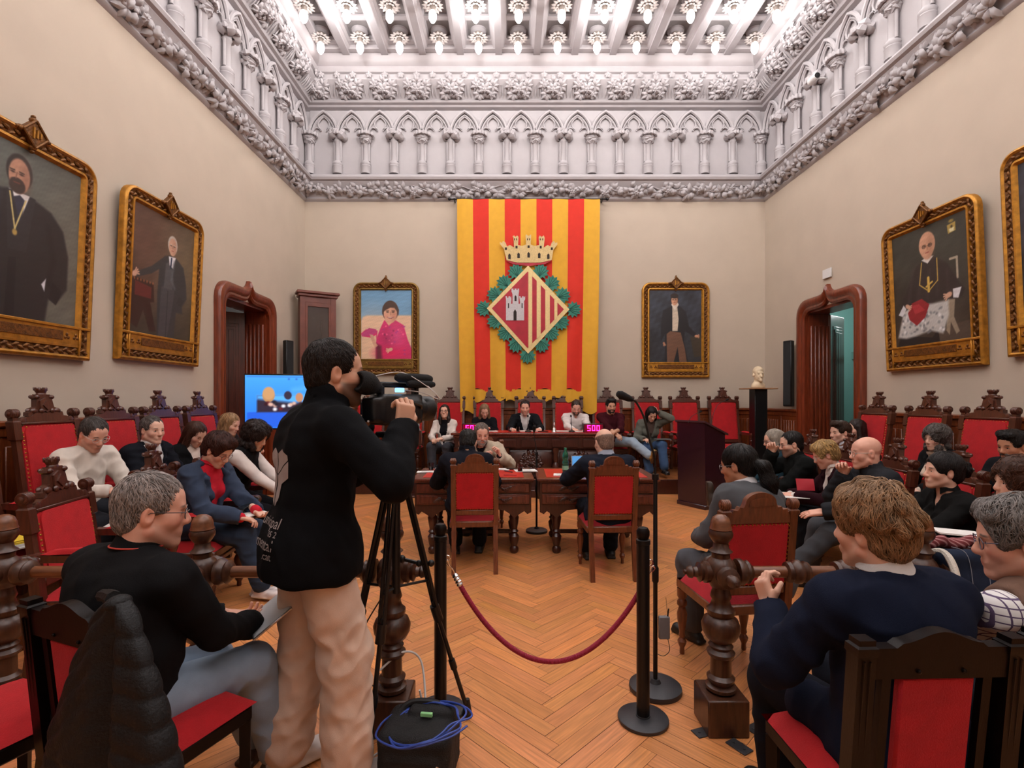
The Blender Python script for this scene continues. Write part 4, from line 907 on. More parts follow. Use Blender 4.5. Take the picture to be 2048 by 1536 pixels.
def p_cleric(w,h):
    c=Cv(w,h,200,'3c332c','2b312d'); c.noise(.15,6); c.ell(.65,.85,.25,.3,'40453f',soft=.4,a=.6); c.poly([(.5,0),(.6,.12),(1,.16),(1,0)],'4a4038')
    c.line([(.78,.66),(.86,.66),(.86,.5)],.012,'a59a88'); c.poly([(.7,.1),(.74,.36),(.82,.34),(.8,.2),(.86,.08),(.82,.06),(.76,.16),(.74,.06)],'8f8270')
    c.poly([(.1,.3),(.12,.42),(.24,.55),(.34,.68),(.46,.72),(.58,.72),(.74,.64),(.86,.48),(.94,.4),(.9,.34),(.8,.34),(.6,.36),(.4,.3)],'2a2526',soft=.01); c.poly([(.02,.0),(.1,.14),(.2,.1),(.52,.06),(.6,.12),(.62,0)],'17171a')
    for k in range(5): c.line([(.3+k*.11,.66-.02*k),(.22+k*.13,.4)],.007,'3a3435',soft=.03)
    c.poly([(.04,.1),(.14,.32),(.3,.36),(.55,.34),(.74,.34),(.74,.22),(.66,.08),(.5,.12),(.3,.09),(.16,.08)],'b9b9b6',soft=.015)
    for k in range(60): r=random.Random(k); c.ell(.1+.58*r.random(),.1+.2*r.random(),.012+.01*r.random(),.006+.008*r.random(),r.choice(['8a8c8e','dadada','6e7074']),soft=.008,rot=r.random()*90)
    c.poly([(.2,.3),(.26,.38),(.4,.4),(.5,.34),(.44,.24),(.32,.18),(.22,.24)],'8a1f28'); c.poly([(.26,.36),(.36,.36),(.44,.3),(.3,.28)],'a63038'); hand(c,.2,.36,.035,'c99f86',-30); hand(c,.75,.38,.04,'c99f86',200); c.poly([(.06,.3),(.14,.38),(.18,.34),(.12,.28)],'cfcfd2'); c.poly([(.8,.42),(.9,.42),(.86,.34),(.8,.35)],'cfcfd2')
    c.line([(.42,.7),(.38,.52),(.5,.45),(.62,.52),(.62,.7)],.006,'c2a24e'); c.line([(.5,.45),(.5,.56)],.016,'c9a850'); c.line([(.47,.49),(.55,.52)],.01,'c9a850'); c.poly([(.42,.72),(.5,.68),(.58,.73),(.5,.74)],'d0ccc8')
    face(c,.5,.82,.1,'c6977c','a89a8c',bald=True,shade='8a6048')
    for s in (-1,1): c.line([(.5+s*.04+.025*math.cos(a),.828+.014*math.sin(a)) for a in np.linspace(0,6.3,9)],.0025,'3a2f28')
    c.poly([(.77,.86),(.86,.87),(.86,.94),(.76,.93)],'a08a48'); c.poly([(.785,.895),(.845,.9),(.84,.87),(.79,.87)],'d0c8a0'); c.ell(.81,.955,.03,.012,'8f7c3e'); c.ell(.815,.91,.012,.01,'2f2a20'); c.noise(.05,30,5); return c
# ---------- gilded frames ----------
def rrect(w,h,r,rb=.004,n=6):
    P=[]
    for cx,cz,rr,a0 in ((w/2-rb,-h/2+rb,rb,-90),(w/2-r,h/2-r,r,0),(-w/2+r,h/2-r,r,90),(-w/2+rb,-h/2+rb,rb,180)):
        P+=[(cx+rr*math.cos(R(a0+90*k/n)),cz+rr*math.sin(R(a0+90*k/n))) for k in range(n+1)]
    return P
def picture(label,w,h,painter,loc,rz,tilt=0,gold=GOLD):
    t=thing('framed_portrait',label,'painting',loc,rz); t.rotation_euler[0]=R(tilt)
    prof=[(0,.0,.16),(0,.05,.16),(.01,.065,.15),(.025,.07,.14),(.04,.055,.13)]
    def rg(p): return [[(x,-y,z) for x,z in rrect(w-2*d,h-2*d,max(.006,r))] for d,y,r in p]
    inn=.15; MB().add(loft(rg(prof)+rg([(.115,.045,.05),(.12,.06,.045),(.135,.062,.03),(.15,.03,.008)])[0:0])).add(loft(rg([(.105,.04,.06),(.11,.06,.055),(.13,.062,.03),(.15,.03,.008)]))).build('outer_moulding',gold,t,angle=50)
    mb=MB().add(loft(rg([(.04,.055,.13),(.06,.045,.11),(.085,.045,.09),(.105,.04,.06)])))
    P=rrect(w-.15,h-.15,.1); L=0; pts=[]
    for (x0,z0),(x1,z1) in zip(P,P[1:]+P[:1]):
        d=math.hypot(x1-x0,z1-z0); 
        while L<d: pts.append((x0+(x1-x0)*L/d,z0+(z1-z0)*L/d,math.degrees(math.atan2(z1-z0,x1-x0)))); L+=.045
        L-=d
    for k,(x,z,a) in enumerate(pts): mb.add(leaf(.06,.018,.014,3),T(x,-.047,z)@RX(90)@RZ(a-90+(28 if k%2 else -28)))
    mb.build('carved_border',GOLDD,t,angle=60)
    b=.13; z0=-h/2+.15; mb=MB().add(box(-w/2+.1,w/2-.1,-.06,-.02,z0-.03,z0+b,.006)).add(box(-w/2+.02,w/2-.02,-.072,-.055,z0+b-.01,z0+b+.015,.004))
    for s in (-1,1): mb.add(box(s*(w/2-.13)-.008,s*(w/2-.13)+.008,-.07,-.02,-h/2+.04,z0+b,.004))
    mb.build('lower_panel',gold,t)
    mb=MB().add(box(-w*.27,w*.27,-.066,-.058,z0+.015,z0+b-.035,.01))
    for s in (-1,1):
        for cx in (w*.3,w*.37):
            for k in range(3): mb.add(sphere((s*cx+.018*math.cos(R(90+k*120)),-.062,z0+.05+.018*math.sin(R(90+k*120))),(.014,.007,.014),8,5))
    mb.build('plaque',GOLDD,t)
    mb=MB(); q=.11; zc=h/2-.02
    mb.add(prism([(0,zc-q),(q*.95,zc),(0,zc+q),(-q*.95,zc)],-.085,-.03)); g=MB()
    for a in range(4):
        x,z=q*math.sin(PI/2*a),q*math.cos(PI/2*a); mb.add(sphere((x,-.06,zc+z),(.026,.03,.026),8,6)); mb.add(sphere((x*1.25,-.06,zc+z*1.25),(.016,.02,.016),8,6))
    for P in ([(0,q),(q*.95,0)],[(q*.95,0),(0,-q)],[(0,-q),(-q*.95,0)],[(-q*.95,0),(0,q)]): mb.add(tube([(P[0][0],-.088,zc+P[0][1]),(P[1][0],-.088,zc+P[1][1])],.01,6))
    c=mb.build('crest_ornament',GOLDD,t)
    for k in range(3): g.add(box(-.045+.03*k+.02,-.033+.03*k+.02,-.095,-.085,zc-.04+.012*k,zc+.05-.012*k))
    g.build('crest_bars',gold,c)
    cw,chh=w-.3,h-.15-(.15+b)+.01; cv=painter(cw+.01,chh); cv.mesh('canvas',PM,t,-cw/2-.005,z0+b-.005,-.03)
    return t
GT=mat('gilded_wood_bright','c08830',.36,metal=.5,var=.3,vscale=18,bump=.2,bscale=60)
picture('large gilt portrait of a bearded man in a dark suit, cut by the left edge',1.3,1.78,p_left1,(XL+.042,4.06,2.79),90,2.5)
picture('gilt-framed portrait of a grey-haired man leaning on a red chair, left wall',1.3,1.78,p_left2,(XL+.042,5.7,2.84),90,2.5)
picture('gilt-framed portrait of a smiling woman in a bright pink dress, back wall',1.26,1.76,p_pink,(-2.37,YB-.001,2.9),0,0,mat('bronze_gilt','8a6a30',.4,metal=.55,var=.3,vscale=18,bump=.2))
picture('gilt-framed portrait of a young man in tan breeches, right of the flag',1.29,1.82,p_dark,(3.17,YB-.001,2.87),0,0,GT)
picture('gilt-framed portrait of a seated bald cleric holding a red hat, right wall',1.35,1.8,p_cleric,(XR-.042,5.88,2.80),-90,2.5)
picture('gilt-framed portrait cut off by the right picture edge',1.35,1.95,p_dark,(XR-.052,4.28,2.93),-90,2.5,GT)
# ================= flag =================
def flag():
    t=thing('wall_flag','tall red and yellow striped flag with an embroidered diamond crest and crown','flag',(.348,9.62,0))
    K=9.6/1020
    def q(px,py): return ((px-1020)*K-.348,1.55-(py-798)*K)
    zt=5.31; cols=9
    def fold(u,z):
        e=(zt-z)/4.0; tp=1-.055*e**1.5; x=(u-.5)*2.69*tp
        a=.01+.075*max(0,e-.35)**1.2*(abs(u-.5)*1.8+.12)
        y=-.012-a*(1+math.sin(u*38+2*math.sin(z*.9)+z*.35))-.012*max(0,e-.5)*math.sin(u*95+z)
        return (x,y,z)
    for k in range(cols):
        yel=k%2==0; zb=1.42+(.05 if k in (0,8) else .12) if yel else 1.72
        if k in (0,8): zb=1.3
        V,F=grid(lambda u,v:fold((k+u)/cols,zb+(zt-zb)*v+(.035*math.sin(u*5+k) if v==0 else 0)),8,70)
        MB().add((V,F)).build('yellow_stripe' if yel else 'red_stripe',YEL if yel else REDF,t,angle=80)
        if not yel: V,F=grid(lambda u,v:fold((k+u)/cols,zb+.012-.22*(1-v)-(.03*math.sin(u*6+k) if v==0 else 0)),8,6); MB().add((V,F)).build('yellow_hem',YEL,t,angle=80)
    MB().add(tube([(-1.47,.0,zt+.01),(1.47,0,zt+.01)],.014,8)).add(sphere((-1.49,0,zt+.01),.03,10,6)).add(sphere((1.49,0,zt+.01),.03,10,6)).build('flag_rod',BLKM,t)
    for s in (-1,1): MB().add(box(s*1.4-.012,s*1.4+.012,-.01,.17,zt,zt+.03)).build('rod_bracket',BLKM,t)
    def patch(name,polys,m,d,th=.006,**k):
        mb=MB()
        for P in polys: mb.add(prism([q(*p) for p in P],-d-th,-d))
        return mb.build(name,m,t,**k)
    CRM=mat('cream_silk','e2c98c',.6,sheen=.3,var=.08,vscale=30); CRIM=mat('crimson_silk','a8142a',.55,sheen=.4,var=.15,vscale=8); GRN=mat('green_silk','2f7a68',.7,var=.2,vscale=30,bump=.3,bscale=80); STN=mat('grey_silk','c3bfc2',.7,var=.1,vscale=40); INK=mat('dark_embroidery','241a16',.8); GLD=mat('gold_embroidery','cdb27a',.6,var=.15,vscale=50)
    # wreath leaves
    ctr=[(1.0,533),(1.0,708)]
    spots=[(968,618),(990,590),(1009,567),(1032,545),(1081,545),(1103,568),(1124,592),(1146,620),(1122,645),(1102,667),(1083,690),(1055,712),(1032,690),(1011,667),(990,643)]
    for i,(x,y) in enumerate(spots):
        o=[];a0=math.atan2(y-621,x-1057)
        for k in range(22):
            r=17 if k%2==0 else 12; r*=(1-.12*(abs(((k/22)+.5)%1-.5)>.38)); o.append((x+r*math.cos(a0+k*PI/11),y+r*math.sin(a0+k*PI/11)))
        lf=patch('wreath_leaf',[o],GRN,.075); mb=MB()
        for k in range(-2,3): (xa,za),(xb,zb2)=q(x-10*math.cos(a0),y-10*math.sin(a0)),q(x+13*math.cos(a0+k*.5),y+13*math.sin(a0+k*.5)); mb.add(tube([(xa,-.083,za),(xb,-.083,zb2)],.004,4))
        mb.build('leaf_veins',mat('dark_green_thread','1f5448',.8),lf)
    patch('crest_border',[[(1056,533),(1138,620),(1056,708),(974,618)]],CRM,.085)
    patch('crest_field',[[(1055,545),(1055,697),(984,618)],[(1055.1,545),(1127,620),(1055.1,697)]],CRIM,.0915,.004)
    def bar(x0,x1):
        f=lambda x,s: 621+s*(1-abs(x-1056)/73)*76
        return [(x0,f(x0,-1)),(x1,f(x1,-1)),(x1,f(x1,1)),(x0,f(x0,1))]
    patch('crest_bar',[bar(1056.5,1064)],CRM,.096,.003); patch('crest_bar',[bar(1073,1081)],CRM,.096,.003); patch('crest_bar',[bar(1090,1099)],CRM,.096,.003); patch('crest_bar',[bar(1108,1114)],CRM,.096,.003)
    patch('castle',[[(1012,642),(1012,600),(1011,594),(1014,594),(1014,597),(1017,597),(1017,594),(1020,594),(1020,597),(1022,594),(1023,600),(1022,609),(1025,609),(1025,590),(1023,585),(1023,579),(1027,579),(1027,582),(1029,582),(1029,579),(1033,579),(1033,582),(1035,582),(1035,579),(1038,579),(1038,585),(1037,590),(1037,609),(1040,609),(1039,600),(1038,594),(1041,594),(1041,597),(1044,597),(1044,594),(1047,594),(1047,597),(1050,594),(1050,600),(1048,604),(1048,642)]],STN,.096,.005)
    patch('castle_openings',[[(1027,642),(1027,625),(1030,620),(1033,625),(1033,642)],[(1029,604),(1029,595),(1031,592),(1033,595),(1033,604)],[(1016,618),(1016,608),(1018,608),(1018,618)],[(1043,618),(1043,608),(1045,608),(1045,618)]],INK,.1015,.003)
    # crown
    cr=[(1013,522),(1008,500),(1000,490),(1000,486),(1004,488),(1006,484),(1011,487),(1014,495),(1020,492),(1028,497),(1027,478),(1025,475),(1028,473),(1031,476),(1034,473),(1037,476),(1036,492),(1044,494),(1052,491),(1051,474),(1052,471),(1057,474),(1062,471),(1062,478),(1061,491),(1069,494),(1078,492),(1077,477),(1079,473),(1083,476),(1087,473),(1089,478),(1087,497),(1095,492),(1100,495),(1103,487),(1107,484),(1110,488),(1114,487),(1114,491),(1106,502),(1103,522),(1080,527),(1035,527)]
    patch('crown',[cr],GLD,.08); patch('crown_lining',[[(1012,523),(1035,528),(1080,528),(1103,523),(1090,530),(1057,534),(1025,530)]],CRIM,.086,.004)
    op=[[(x-2.5,520+e),(x-2.5,512+e),(x,509+e),(x+2.5,512+e),(x+2.5,520+e)] for x,e in ((1019,0),(1037,-2),(1057,-3),(1078,-2),(1096,0))]+[[(x-2,498+e),(x-2,493+e),(x+2,493+e),(x+2,498+e)] for x,e in ((1012,4),(1033,1),(1057,0),(1081,1),(1103,4))]+[[(x-.8,483),(x-.8,479),(x+.8,479),(x+.8,483)] for x in (1029,1033,1055,1059,1080,1085)]
    patch('crown_windows',op,INK,.088,.003)
YEL=cloth('dba431',.7,.25,.04); REDF=cloth('d23020',.7,.25,.04)
flag()
# ================= screen, speakers, bust, cabinet, sign =================
def tv():
    t=thing('television','flat screen on the left showing a blue desktop with a meeting picture','television',(-2.86,6.75,1.5),14)
    MB().add(box(-.6,.6,-.02,.03,-.35,.38,.008)).build('screen_housing',BLK,t)
    c=Cv(1.17,.69,150,'1f6ad0','3f95ee'); c.poly([(.02,.02),(.02,.3),(.5,.33),(1,.4),(1,.02)],'2156c8'); c.poly([(.12,.3),(.12,.62),(.9,.62),(.9,.3)],'2a2030',soft=.01); c.poly([(.12,.55),(.12,.62),(.9,.66),(.9,.5),(.5,.48)],'4f9fec',soft=.02)
    c.ell(.24,.62,.065,.13,'a87c54'); c.ell(.24,.66,.06,.12,'b98a5e'); c.ell(.44,.62,.04,.08,'2c2538'); c.ell(.56,.58,.04,.09,'b07a5a'); c.ell(.72,.6,.05,.1,'9a7a60')
    for k in range(24): r=random.Random(k); c.ell(.14+.7*r.random(),.34+.16*r.random(),.02,.03,r.choice(['5a1822','1a1420','c9a090','d8d8e0','301018']),soft=.01)
    for k in range(6): c.ell(.45+.08*k,.93,.012,.018,'2d62a8')
    c.line([(.02,.97),(.98,.97)],.004,'2f62b0'); c.line([(.5,.72),(1,.86)],.02,'63aef5',soft=.03,a=.5)
    o=c.mesh('lit_screen',mat('screen_image','101010',.3),t,-.585,-.33,-.023)
    m=MATS['screen_image']; nt=m.node_tree; a=nt.nodes.new('ShaderNodeAttribute'); a.attribute_name='Col'; b=nt.nodes['Principled BSDF']; nt.links.new(a.outputs['Color'],b.inputs['Emission Color']); b.inputs['Emission Strength'].default_value=1.15
    MB().add(box(-.03,.03,.03,.07,-1.46,.2,.005)).build('stand_column',BLKM,t); MB().add(box(-.35,.35,-.15,.3,-1.5,-1.46,.01)).build('stand_base',BLKM,t)
tv()
def spk(label,loc,rz,h):
    t=thing('column_speaker',label,'speaker',loc,rz); MB().add(box(-.075,.075,-.05,.05,0,h,.012)).build('cabinet',BLKM,t); MB().add(box(-.06,.06,-.056,-.048,.03,h-.03,.004)).build('grille',mat('speaker_grille','15181a',.7,bump=.6,bscale=500),t)
    MB().add(box(-.03,.03,.05,.1,h*.3,h*.36)).add(box(-.03,.03,.05,.1,h*.7,h*.76)).build('wall_bracket',BLKM,t)
spk('slim black column speaker on the left wall between door and cabinet',(XL+.15,8.72,1.55),60,1.0); spk('slim black column speaker on the right wall beside the doorway',(XR-.12,8.75,1.42),-60,1.13)
def bust():
    t=thing('portrait_bust','cream plaster head of a man on the tall black pedestal','bust',(4.38,9.0,1.745)); sd=SDF(.008); s=1.0
    sd.ell((0,.01,.285),(.085,.105,.1),.02).ell((0,-.03,.2),(.07,.08,.1),.03).cap((0,-.105,.24),(0,-.13,.195),.012,.018,.015).cap((-.04,-.095,.262),(.04,-.095,.262),.012,k=.015).ell((0,-.095,.13),(.03,.03,.03),.02)
    for x in (-.035,.035): sd.ell((x,-.108,.243),(.014,.014,.01),.01,op=-1); sd.ell((x,-.09,.243),(.013,.015,.011),.004); sd.ell((x*2.5,0,.225),(.012,.025,.035),.008)
    sd.cap((-.025,-.103,.165),(.025,-.103,.165),.008,k=.01).cap((0,.02,.15),(0,.0,.05),.06,.075,.03).cap((-.04,0,.03),(.04,0,.03),.08,.08,.03,sq=((0,1,0),.8)); sd.box((0,0,-.06),(.3,.3,.06),op=-1,k=.005); sd
    smesh('plaster_head',sd,mat('bust_plaster','e4cfae',.6,var=.05),t)
    t=thing('bust_pedestal','tall black pedestal with a thin wooden shelf, in the back right corner','pedestal',(4.38,9.0,.242)); MB().add(box(-.11,.11,-.11,.11,0,1.48,.006)).build('column',BLKM,t); MB().add(box(-.26,.26,-.18,.18,1.48,1.502,.004)).build('shelf',mat('pale_shelf','a9805c',.5),t)
bust()
def cabinet():
    t=thing('banner_cabinet','tall mahogany glazed cabinet with a furled red banner, back left corner','cabinet',(-3.5,9.3,1.0),30); M=mat('cabinet_mahogany','6a3426',.4,coat=.2,var=.2,vscale=6)
    MB().add(box(-.31,.31,-.02,.22,0,.06)).add(box(-.31,.31,-.02,.22,2.3,2.4)).add(box(-.31,-.22,-.03,.22,0,2.4)).add(box(.22,.31,-.03,.22,0,2.4)).add(box(-.31,.31,.2,.22,0,2.4)).build('case',M,t)
    MB().add(box(-.34,.34,-.06,.22,2.4,2.45,.01)).add(box(-.37,.37,-.09,.22,2.45,2.5,.012)).build('cornice',M,t); MB().add(box(-.22,-.18,-.035,-.01,.05,2.3,.006)).add(box(.18,.22,-.035,-.01,.05,2.3,.006)).add(box(-.2,.2,-.035,-.01,2.22,2.3,.006)).build('door_frame',M,t)
    MB().add(box(-.18,.18,-.02,-.015,.05,2.22)).build('glass_pane',mat('cabinet_glass','a89a96',.08,trans=.85),t)
    b=thing('furled_banner','furled red banner with a silver finial inside the glazed corner cabinet','banner',(-3.46,9.36,1.07),30)
    MB().add(lathe([(.012,0),(.012,1.7),(.02,1.72),(.03,1.76),(.012,1.82),(.02,1.86),(.001,1.95)],12)).build('staff',CHROME,b); sd=SDF(.012)
    for k in range(6): sd.cap((.05*math.cos(k),.03*math.sin(k),.05),(.02*math.cos(k),.02*math.sin(k),1.1),.035,.012,.015)
    smesh('furled_cloth',sd,REDD,b)
cabinet()
tag(MB().add(box(-.012,.012,-.1,.1,-.07,.07,.004)).build('exit_sign',WHT,loc=(XR-.02,7.85,3.48)),'small white rectangular emergency sign above the right doorway','sign')
t=thing('security_camera','small white cylindrical camera under an arch capital, upper right wall','camera',(XR-.25,7.9,6.45),0); MB().add(lathe([(.045,0),(.055,.01),(.055,.16),(.04,.18)],18),RX(90)@RY(0)).build('housing',WHT,t); MB().add(lathe([(.04,.181),(.04,.19),(.001,.195)],18),RX(90)).build('lens',BLK,t); MB().add(box(-.01,.2,-.12,-.1,-.01,.01)).build('bracket',WHT,t)
# ================= people =================
SKIN={}
def nrm(v): v=arr(v); return v/(np.linalg.norm(v)+1e-9)
def ik(a,b,l1,l2,hint):
    a=arr(a);b=arr(b);d=b-a;L=np.linalg.norm(d); 
    if L>(l1+l2)*.995: b=a+d/L*(l1+l2)*.995; d=b-a; L=np.linalg.norm(d)
    u=d/L; h=arr(hint)-u*(u@arr(hint)); h=nrm(h); x=(l1*l1-l2*l2+L*L)/(2*L); y=math.sqrt(max(0,l1*l1-x*x)); return a+u*x+h*y,b
SKM=mat('skin','c98f74',.52,attr=True,spec=.35); SKM.node_tree.nodes['Principled BSDF'].inputs['Subsurface Weight'].default_value=.06
SHOEM=mat('shoe_leather','808080',.5,attr=True)
def hairmat(h): return mat('hair_'+h,h,.5,bump=.35,bscale=260,stretch=(1,1,.2),var=.3,vscale=60,spec=.35,attr=True)
from mathutils.kdtree import KDTree
def strands(V,F,HC,HM,hs,n,L0,rad,curl=0,lift=.002,seed=1):
    N=vnormals(V,F); kd=KDTree(len(V)); [kd.insert(Vector(p),i) for i,p in enumerate(V)]; kd.balance(); r=np.random.RandomState(seed); OV=[];OF=[];OC=[]; c=0
    crown=HC+HM@arr([.015,-.05,.13])*hs
    p=V[r.randint(0,len(V),n)].copy(); tone=.72+.75*r.rand(n); j=r.normal(size=(n,3))*.3; ph=r.rand(n)*6; sg=np.where(r.rand(n)<.8,1,-1)[:,None]; P=[];NN=[]
    for k in range(6):
        q=np.array([kd.find(x)[1] for x in p.tolist()]); nn=N[q]; p=p-nn*((p-V[q])*nn).sum(1,keepdims=True); P.append(p+nn*(lift*(.2+.8*math.sin(PI*min(1,(k+1)/6)))*.5)); NN.append(nn)
        d=p-crown; d/=np.linalg.norm(d,axis=1,keepdims=True)+1e-6; cr=np.cross(nn,d)*curl*sg
        if curl>=1: cr=cr*np.sin(ph+k*1.6)[:,None]
        d=d-HM[:,2]*.35+j+cr; d=d-nn*(d*nn).sum(1,keepdims=True); d/=np.linalg.norm(d,axis=1,keepdims=True)+1e-6; p=p+d*L0/5
    for k in range(6):
        d=P[min(k+1,5)]-P[max(k-1,0)]; d/=np.linalg.norm(d,axis=1,keepdims=True)+1e-9; s_=np.cross(d,NN[k]); w_=rad*(1-.8*(k/5)**2)*(.5 if k==0 else 1)
        OV.append(np.stack([P[k]-s_*w_,P[k]+NN[k]*w_*.8,P[k]+s_*w_,P[k]-NN[k]*w_*.6],1))
    OV=np.stack(OV,1).reshape(-1,3); b=np.arange(n)[:,None]*24; OF=np.concatenate([b+np.array([[a*4+e,a*4+(e+1)%4,(a+1)*4+(e+1)%4,(a+1)*4+e]]) for a in range(5) for e in range(4)],0); return OV,OF,np.repeat(tone,24)

SKT=dict(fair='dcae98',pink='dda893',tan='b98468',mid='c99a80',olive='b98462')
ETA=[]
def person(label,loc,rz,seat=.49,s=1.0,fem=False,b=1.0,lean=6,side=0,twist=0,head=(0,0,0),hL=None,hR=None,eL=None,eR=None,fL=None,fR=None,kL=None,kR=None,yo=-.07,
           top=('sweater','222222'),shirt=None,legs='22242c',shoe='1a1614',sole=None,skin='mid',hair=('short','2a1d16'),beard=None,stub=0,glass=None,belly=0,near=0,grp=None,curl=(45,45),nL=None,nR=None,tgt=None,open_=(.09,.3),sleeve=1.0,hop=None,loose=.0,skirt=None,extra=None,dL=None,dR=None,hz=0):
    kw=dict(locals()); w=arr
    vb={0:.0155,1:.0125,2:.0088}[near]; vh={0:.0062,1:.005,2:.0036}[near]; vg={0:.0062,1:.0052,2:.0042}[near]
    st=seat is None; LO=loose; hz0=(.93*s if st else seat+.06)+hz; Hp=w([0,yo,hz0]); la,sa=R(lean),R(side); U=nrm([math.sin(sa),math.sin(la),math.cos(la)*math.cos(sa)])
    ta=R(twist); Rt=w([math.cos(ta),-math.sin(ta),0]); Rt=nrm(Rt-U*(Rt@U)); Fd=np.cross(U,Rt); hr=w([math.cos(ta/3),-math.sin(ta/3),0])
    sw=(.15 if fem else .172)*s*b; bw=b*s*(.9 if fem else 1); TM=np.stack([Rt,Fd,U],1)
    NB=Hp+U*.49*s+Fd*.012; ch=Hp+U*.33*s; S={-1:Hp+U*.425*s-Rt*sw,1:Hp+U*.425*s+Rt*sw}
    # head frame
    yw,pt,rl=[R(a) for a in head]; lb=la*.45
    f0=nrm([math.sin(yw+ta)*math.cos(pt),math.cos(yw+ta)*math.cos(pt),-math.sin(pt)]); r0=nrm(np.cross(f0,[0,0,1])); u0=np.cross(r0,f0); u1=u0*math.cos(rl)+r0*math.sin(rl); r1=np.cross(f0,u1)
    HM=np.stack([r1,f0,u1],1); hs=s*(.95 if fem else 1.0)*1.03
    HC=NB+nrm(U*.6+u1*.6)*.148*s+f0*.03*s; hp=lambda x,y,z: HC+HM@(w([x,y,z])*hs)
    if tgt and not kw.get('done') and not isinstance(tgt,list):
        c=w((T(*loc)@RZ(rz))@Vector(HC)); dx=(tgt[0]-1020)*c[1]/1020-c[0]; dh=1.55-(tgt[1]-798)*c[1]/1020-c[2]
        kw['loc']=(loc[0]+max(-.16,min(.16,dx)),loc[1],loc[2]); kw['hz']=hz+max(-.1,min(.07,dh)) if not st else 0; kw['tgt']=list(tgt)
        return person(**kw)
    t=thing('person',label,'person',loc,rz,grp)
    # limbs
    la1,la2=.285*s,.25*s; dflt={-1:w([-.13,.3,hz0+.12]),1:w([.13,.3,hz0+.12])} if not st else {-1:w([-.25,.05,hz0-.1]),1:w([.25,.05,hz0-.1])}
    Wr={-1:w(hL) if hL is not None else dflt[-1],1:w(hR) if hR is not None else dflt[1]}; El={}
    for sd_,eh in ((-1,eL),(1,eR)): El[sd_],Wr[sd_]=ik(S[sd_],Wr[sd_],la1,la2,eh if eh is not None else w([sd_*.75,-.35,-1]))
    l1,l2=.43*s,.42*s; HJ={k:Hp+hr*k*.09*s+w([0,.0,-.0]) for k in (-1,1)}
    F={-1:w(fL if fL is not None else (-.12,.4+yo,.08) if not st else (-.11,0,.08)),1:w(fR if fR is not None else (.12,.42+yo,.08) if not st else (.11,.02,.08))}; K={}
    for k,kh in ((-1,kL),(1,kR)): K[k],F[k]=ik(HJ[k],F[k],l1,l2,kh if kh is not None else w([k*.12,1,.6]))
    if tgt:
        Wm=T(*loc)@RZ(rz); c=w(Wm@Vector(HC)); ETA.append((label[:38],round(1020+1020*c[0]/c[1]),round(798-1020*(c[2]-1.55)/c[1]),tgt))
    # ---- body: head, neck, hands as one skin surface
    sd=SDF(vh); C3=lambda *a:hp(*a)
    def el(c,r,k=.02,op=1): sd.ell(hp(*c),w(r)*hs,k*hs,HM,op)
    def cp(a,b_,ra,rb=None,k=.02,op=1): sd.cap(hp(*a),hp(*b_),ra*hs,(ra if rb is None else rb)*hs,k*hs,op)
    el((0,-.014,.034),(.075,.094,.086)); el((0,.028,-.03),(.06,.062,.078),.03)
    jw=.051 if fem else .058
    jz=.0 if fem else -.004; cp((-jw,.005,-.06),(-.014,.066,-.1+jz),.021,.019,.03); cp((jw,.005,-.06),(.014,.066,-.1+jz),.021,.019,.03); el((0,.076,-.102+jz),(.02,.016,.016),.02)
    el((0,.05,.042),(.055,.035,.04),.03); cp((-.034,.078,.018),(.034,.078,.018),.011,k=.02)
    for q in (-1,1):
        el((q*.041,.056,-.026),(.024,.024,.024),.03); el((q*.032,.1,-.002),(.017,.019,.011),.014,-1); el((q*.033,.0735,-.002),(.0142,.0142,.0132),.006); (near and el((q*.033,.094,-.0035),(.0125,.0135,.0052),.001,-1))
        el((q*.077,-.008,-.008),(.011,.02,.033),.008); el((q*.086,-.002,-.004),(.006,.01,.018),.006,-1)
        cp((q*.036,-.03,-.05),(q*.035,-.02,-.13),.028,.03,.03)
    cp((0,.086,.008),(0,.106,-.03),.0085,.0125,.014); el((0,.1,-.037),(.018,.013,.009),.01)
    el((0,.08,-.066),(.03,.014,.02),.02); cp((-.02,.09,-.068),(.02,.09,-.068),.0055,k=.006); cp((-.016,.089,-.078),(.016,.089,-.078),.006,k=.006); cp((-.02,.102,-.0735),(.02,.102,-.0735),.003,k=.004,op=-1)
    nr_=.05 if fem else .058
    sd.cap(hp(0,-.025,-.05),NB+U*.0,nr_*s,nr_*s*1.05,.03); sd.cap(NB,NB-U*.05,nr_*s,.062*s,.03); sd.cap(NB-U*.065-Rt*.07*s,NB-U*.065+Rt*.07*s,.03*s,k=.04); sd.ell(ch+Fd*.0,w([.13*bw,.1*s,.15*s]),.03,TM)
    parts=[sd.mesh()]; nhead=len(parts[0][0])
    Hd={}
    for k,n_,dd,cl in ((-1,nL,dL,curl[0]),(1,nR,dR,curl[1])):
        g=SDF(vg); wr=Wr[k]; d=nrm(dd) if dd is not None else nrm(wr-El[k]); n=nrm(w(n_) if n_ is not None else w([-k*.35,.0,-1])); n=nrm(n-d*(n@d)); sdv=np.cross(d,n); th_side=sdv if (sdv@w([-k,0,0]))>0 else -sdv
        if n_ is not None and abs(sdv[0])<.35: th_side=sdv if (sdv@w([0,.3,1]))>0 else -sdv
        q=s*(.9 if fem else 1); M=np.stack([th_side,d,n],1)
        g.cap(wr-nrm(wr-El[k])*(.07 if sleeve>.9 else .0)*s,wr,.031*q,.027*q,.02); g.box(wr+d*.05*q,w([.04,.047,.014])*q,.012*q,.02,M)
        if sleeve<=.9: g.cap(El[k]+(wr-El[k])*.15,wr,.042*q,.028*q,.02)
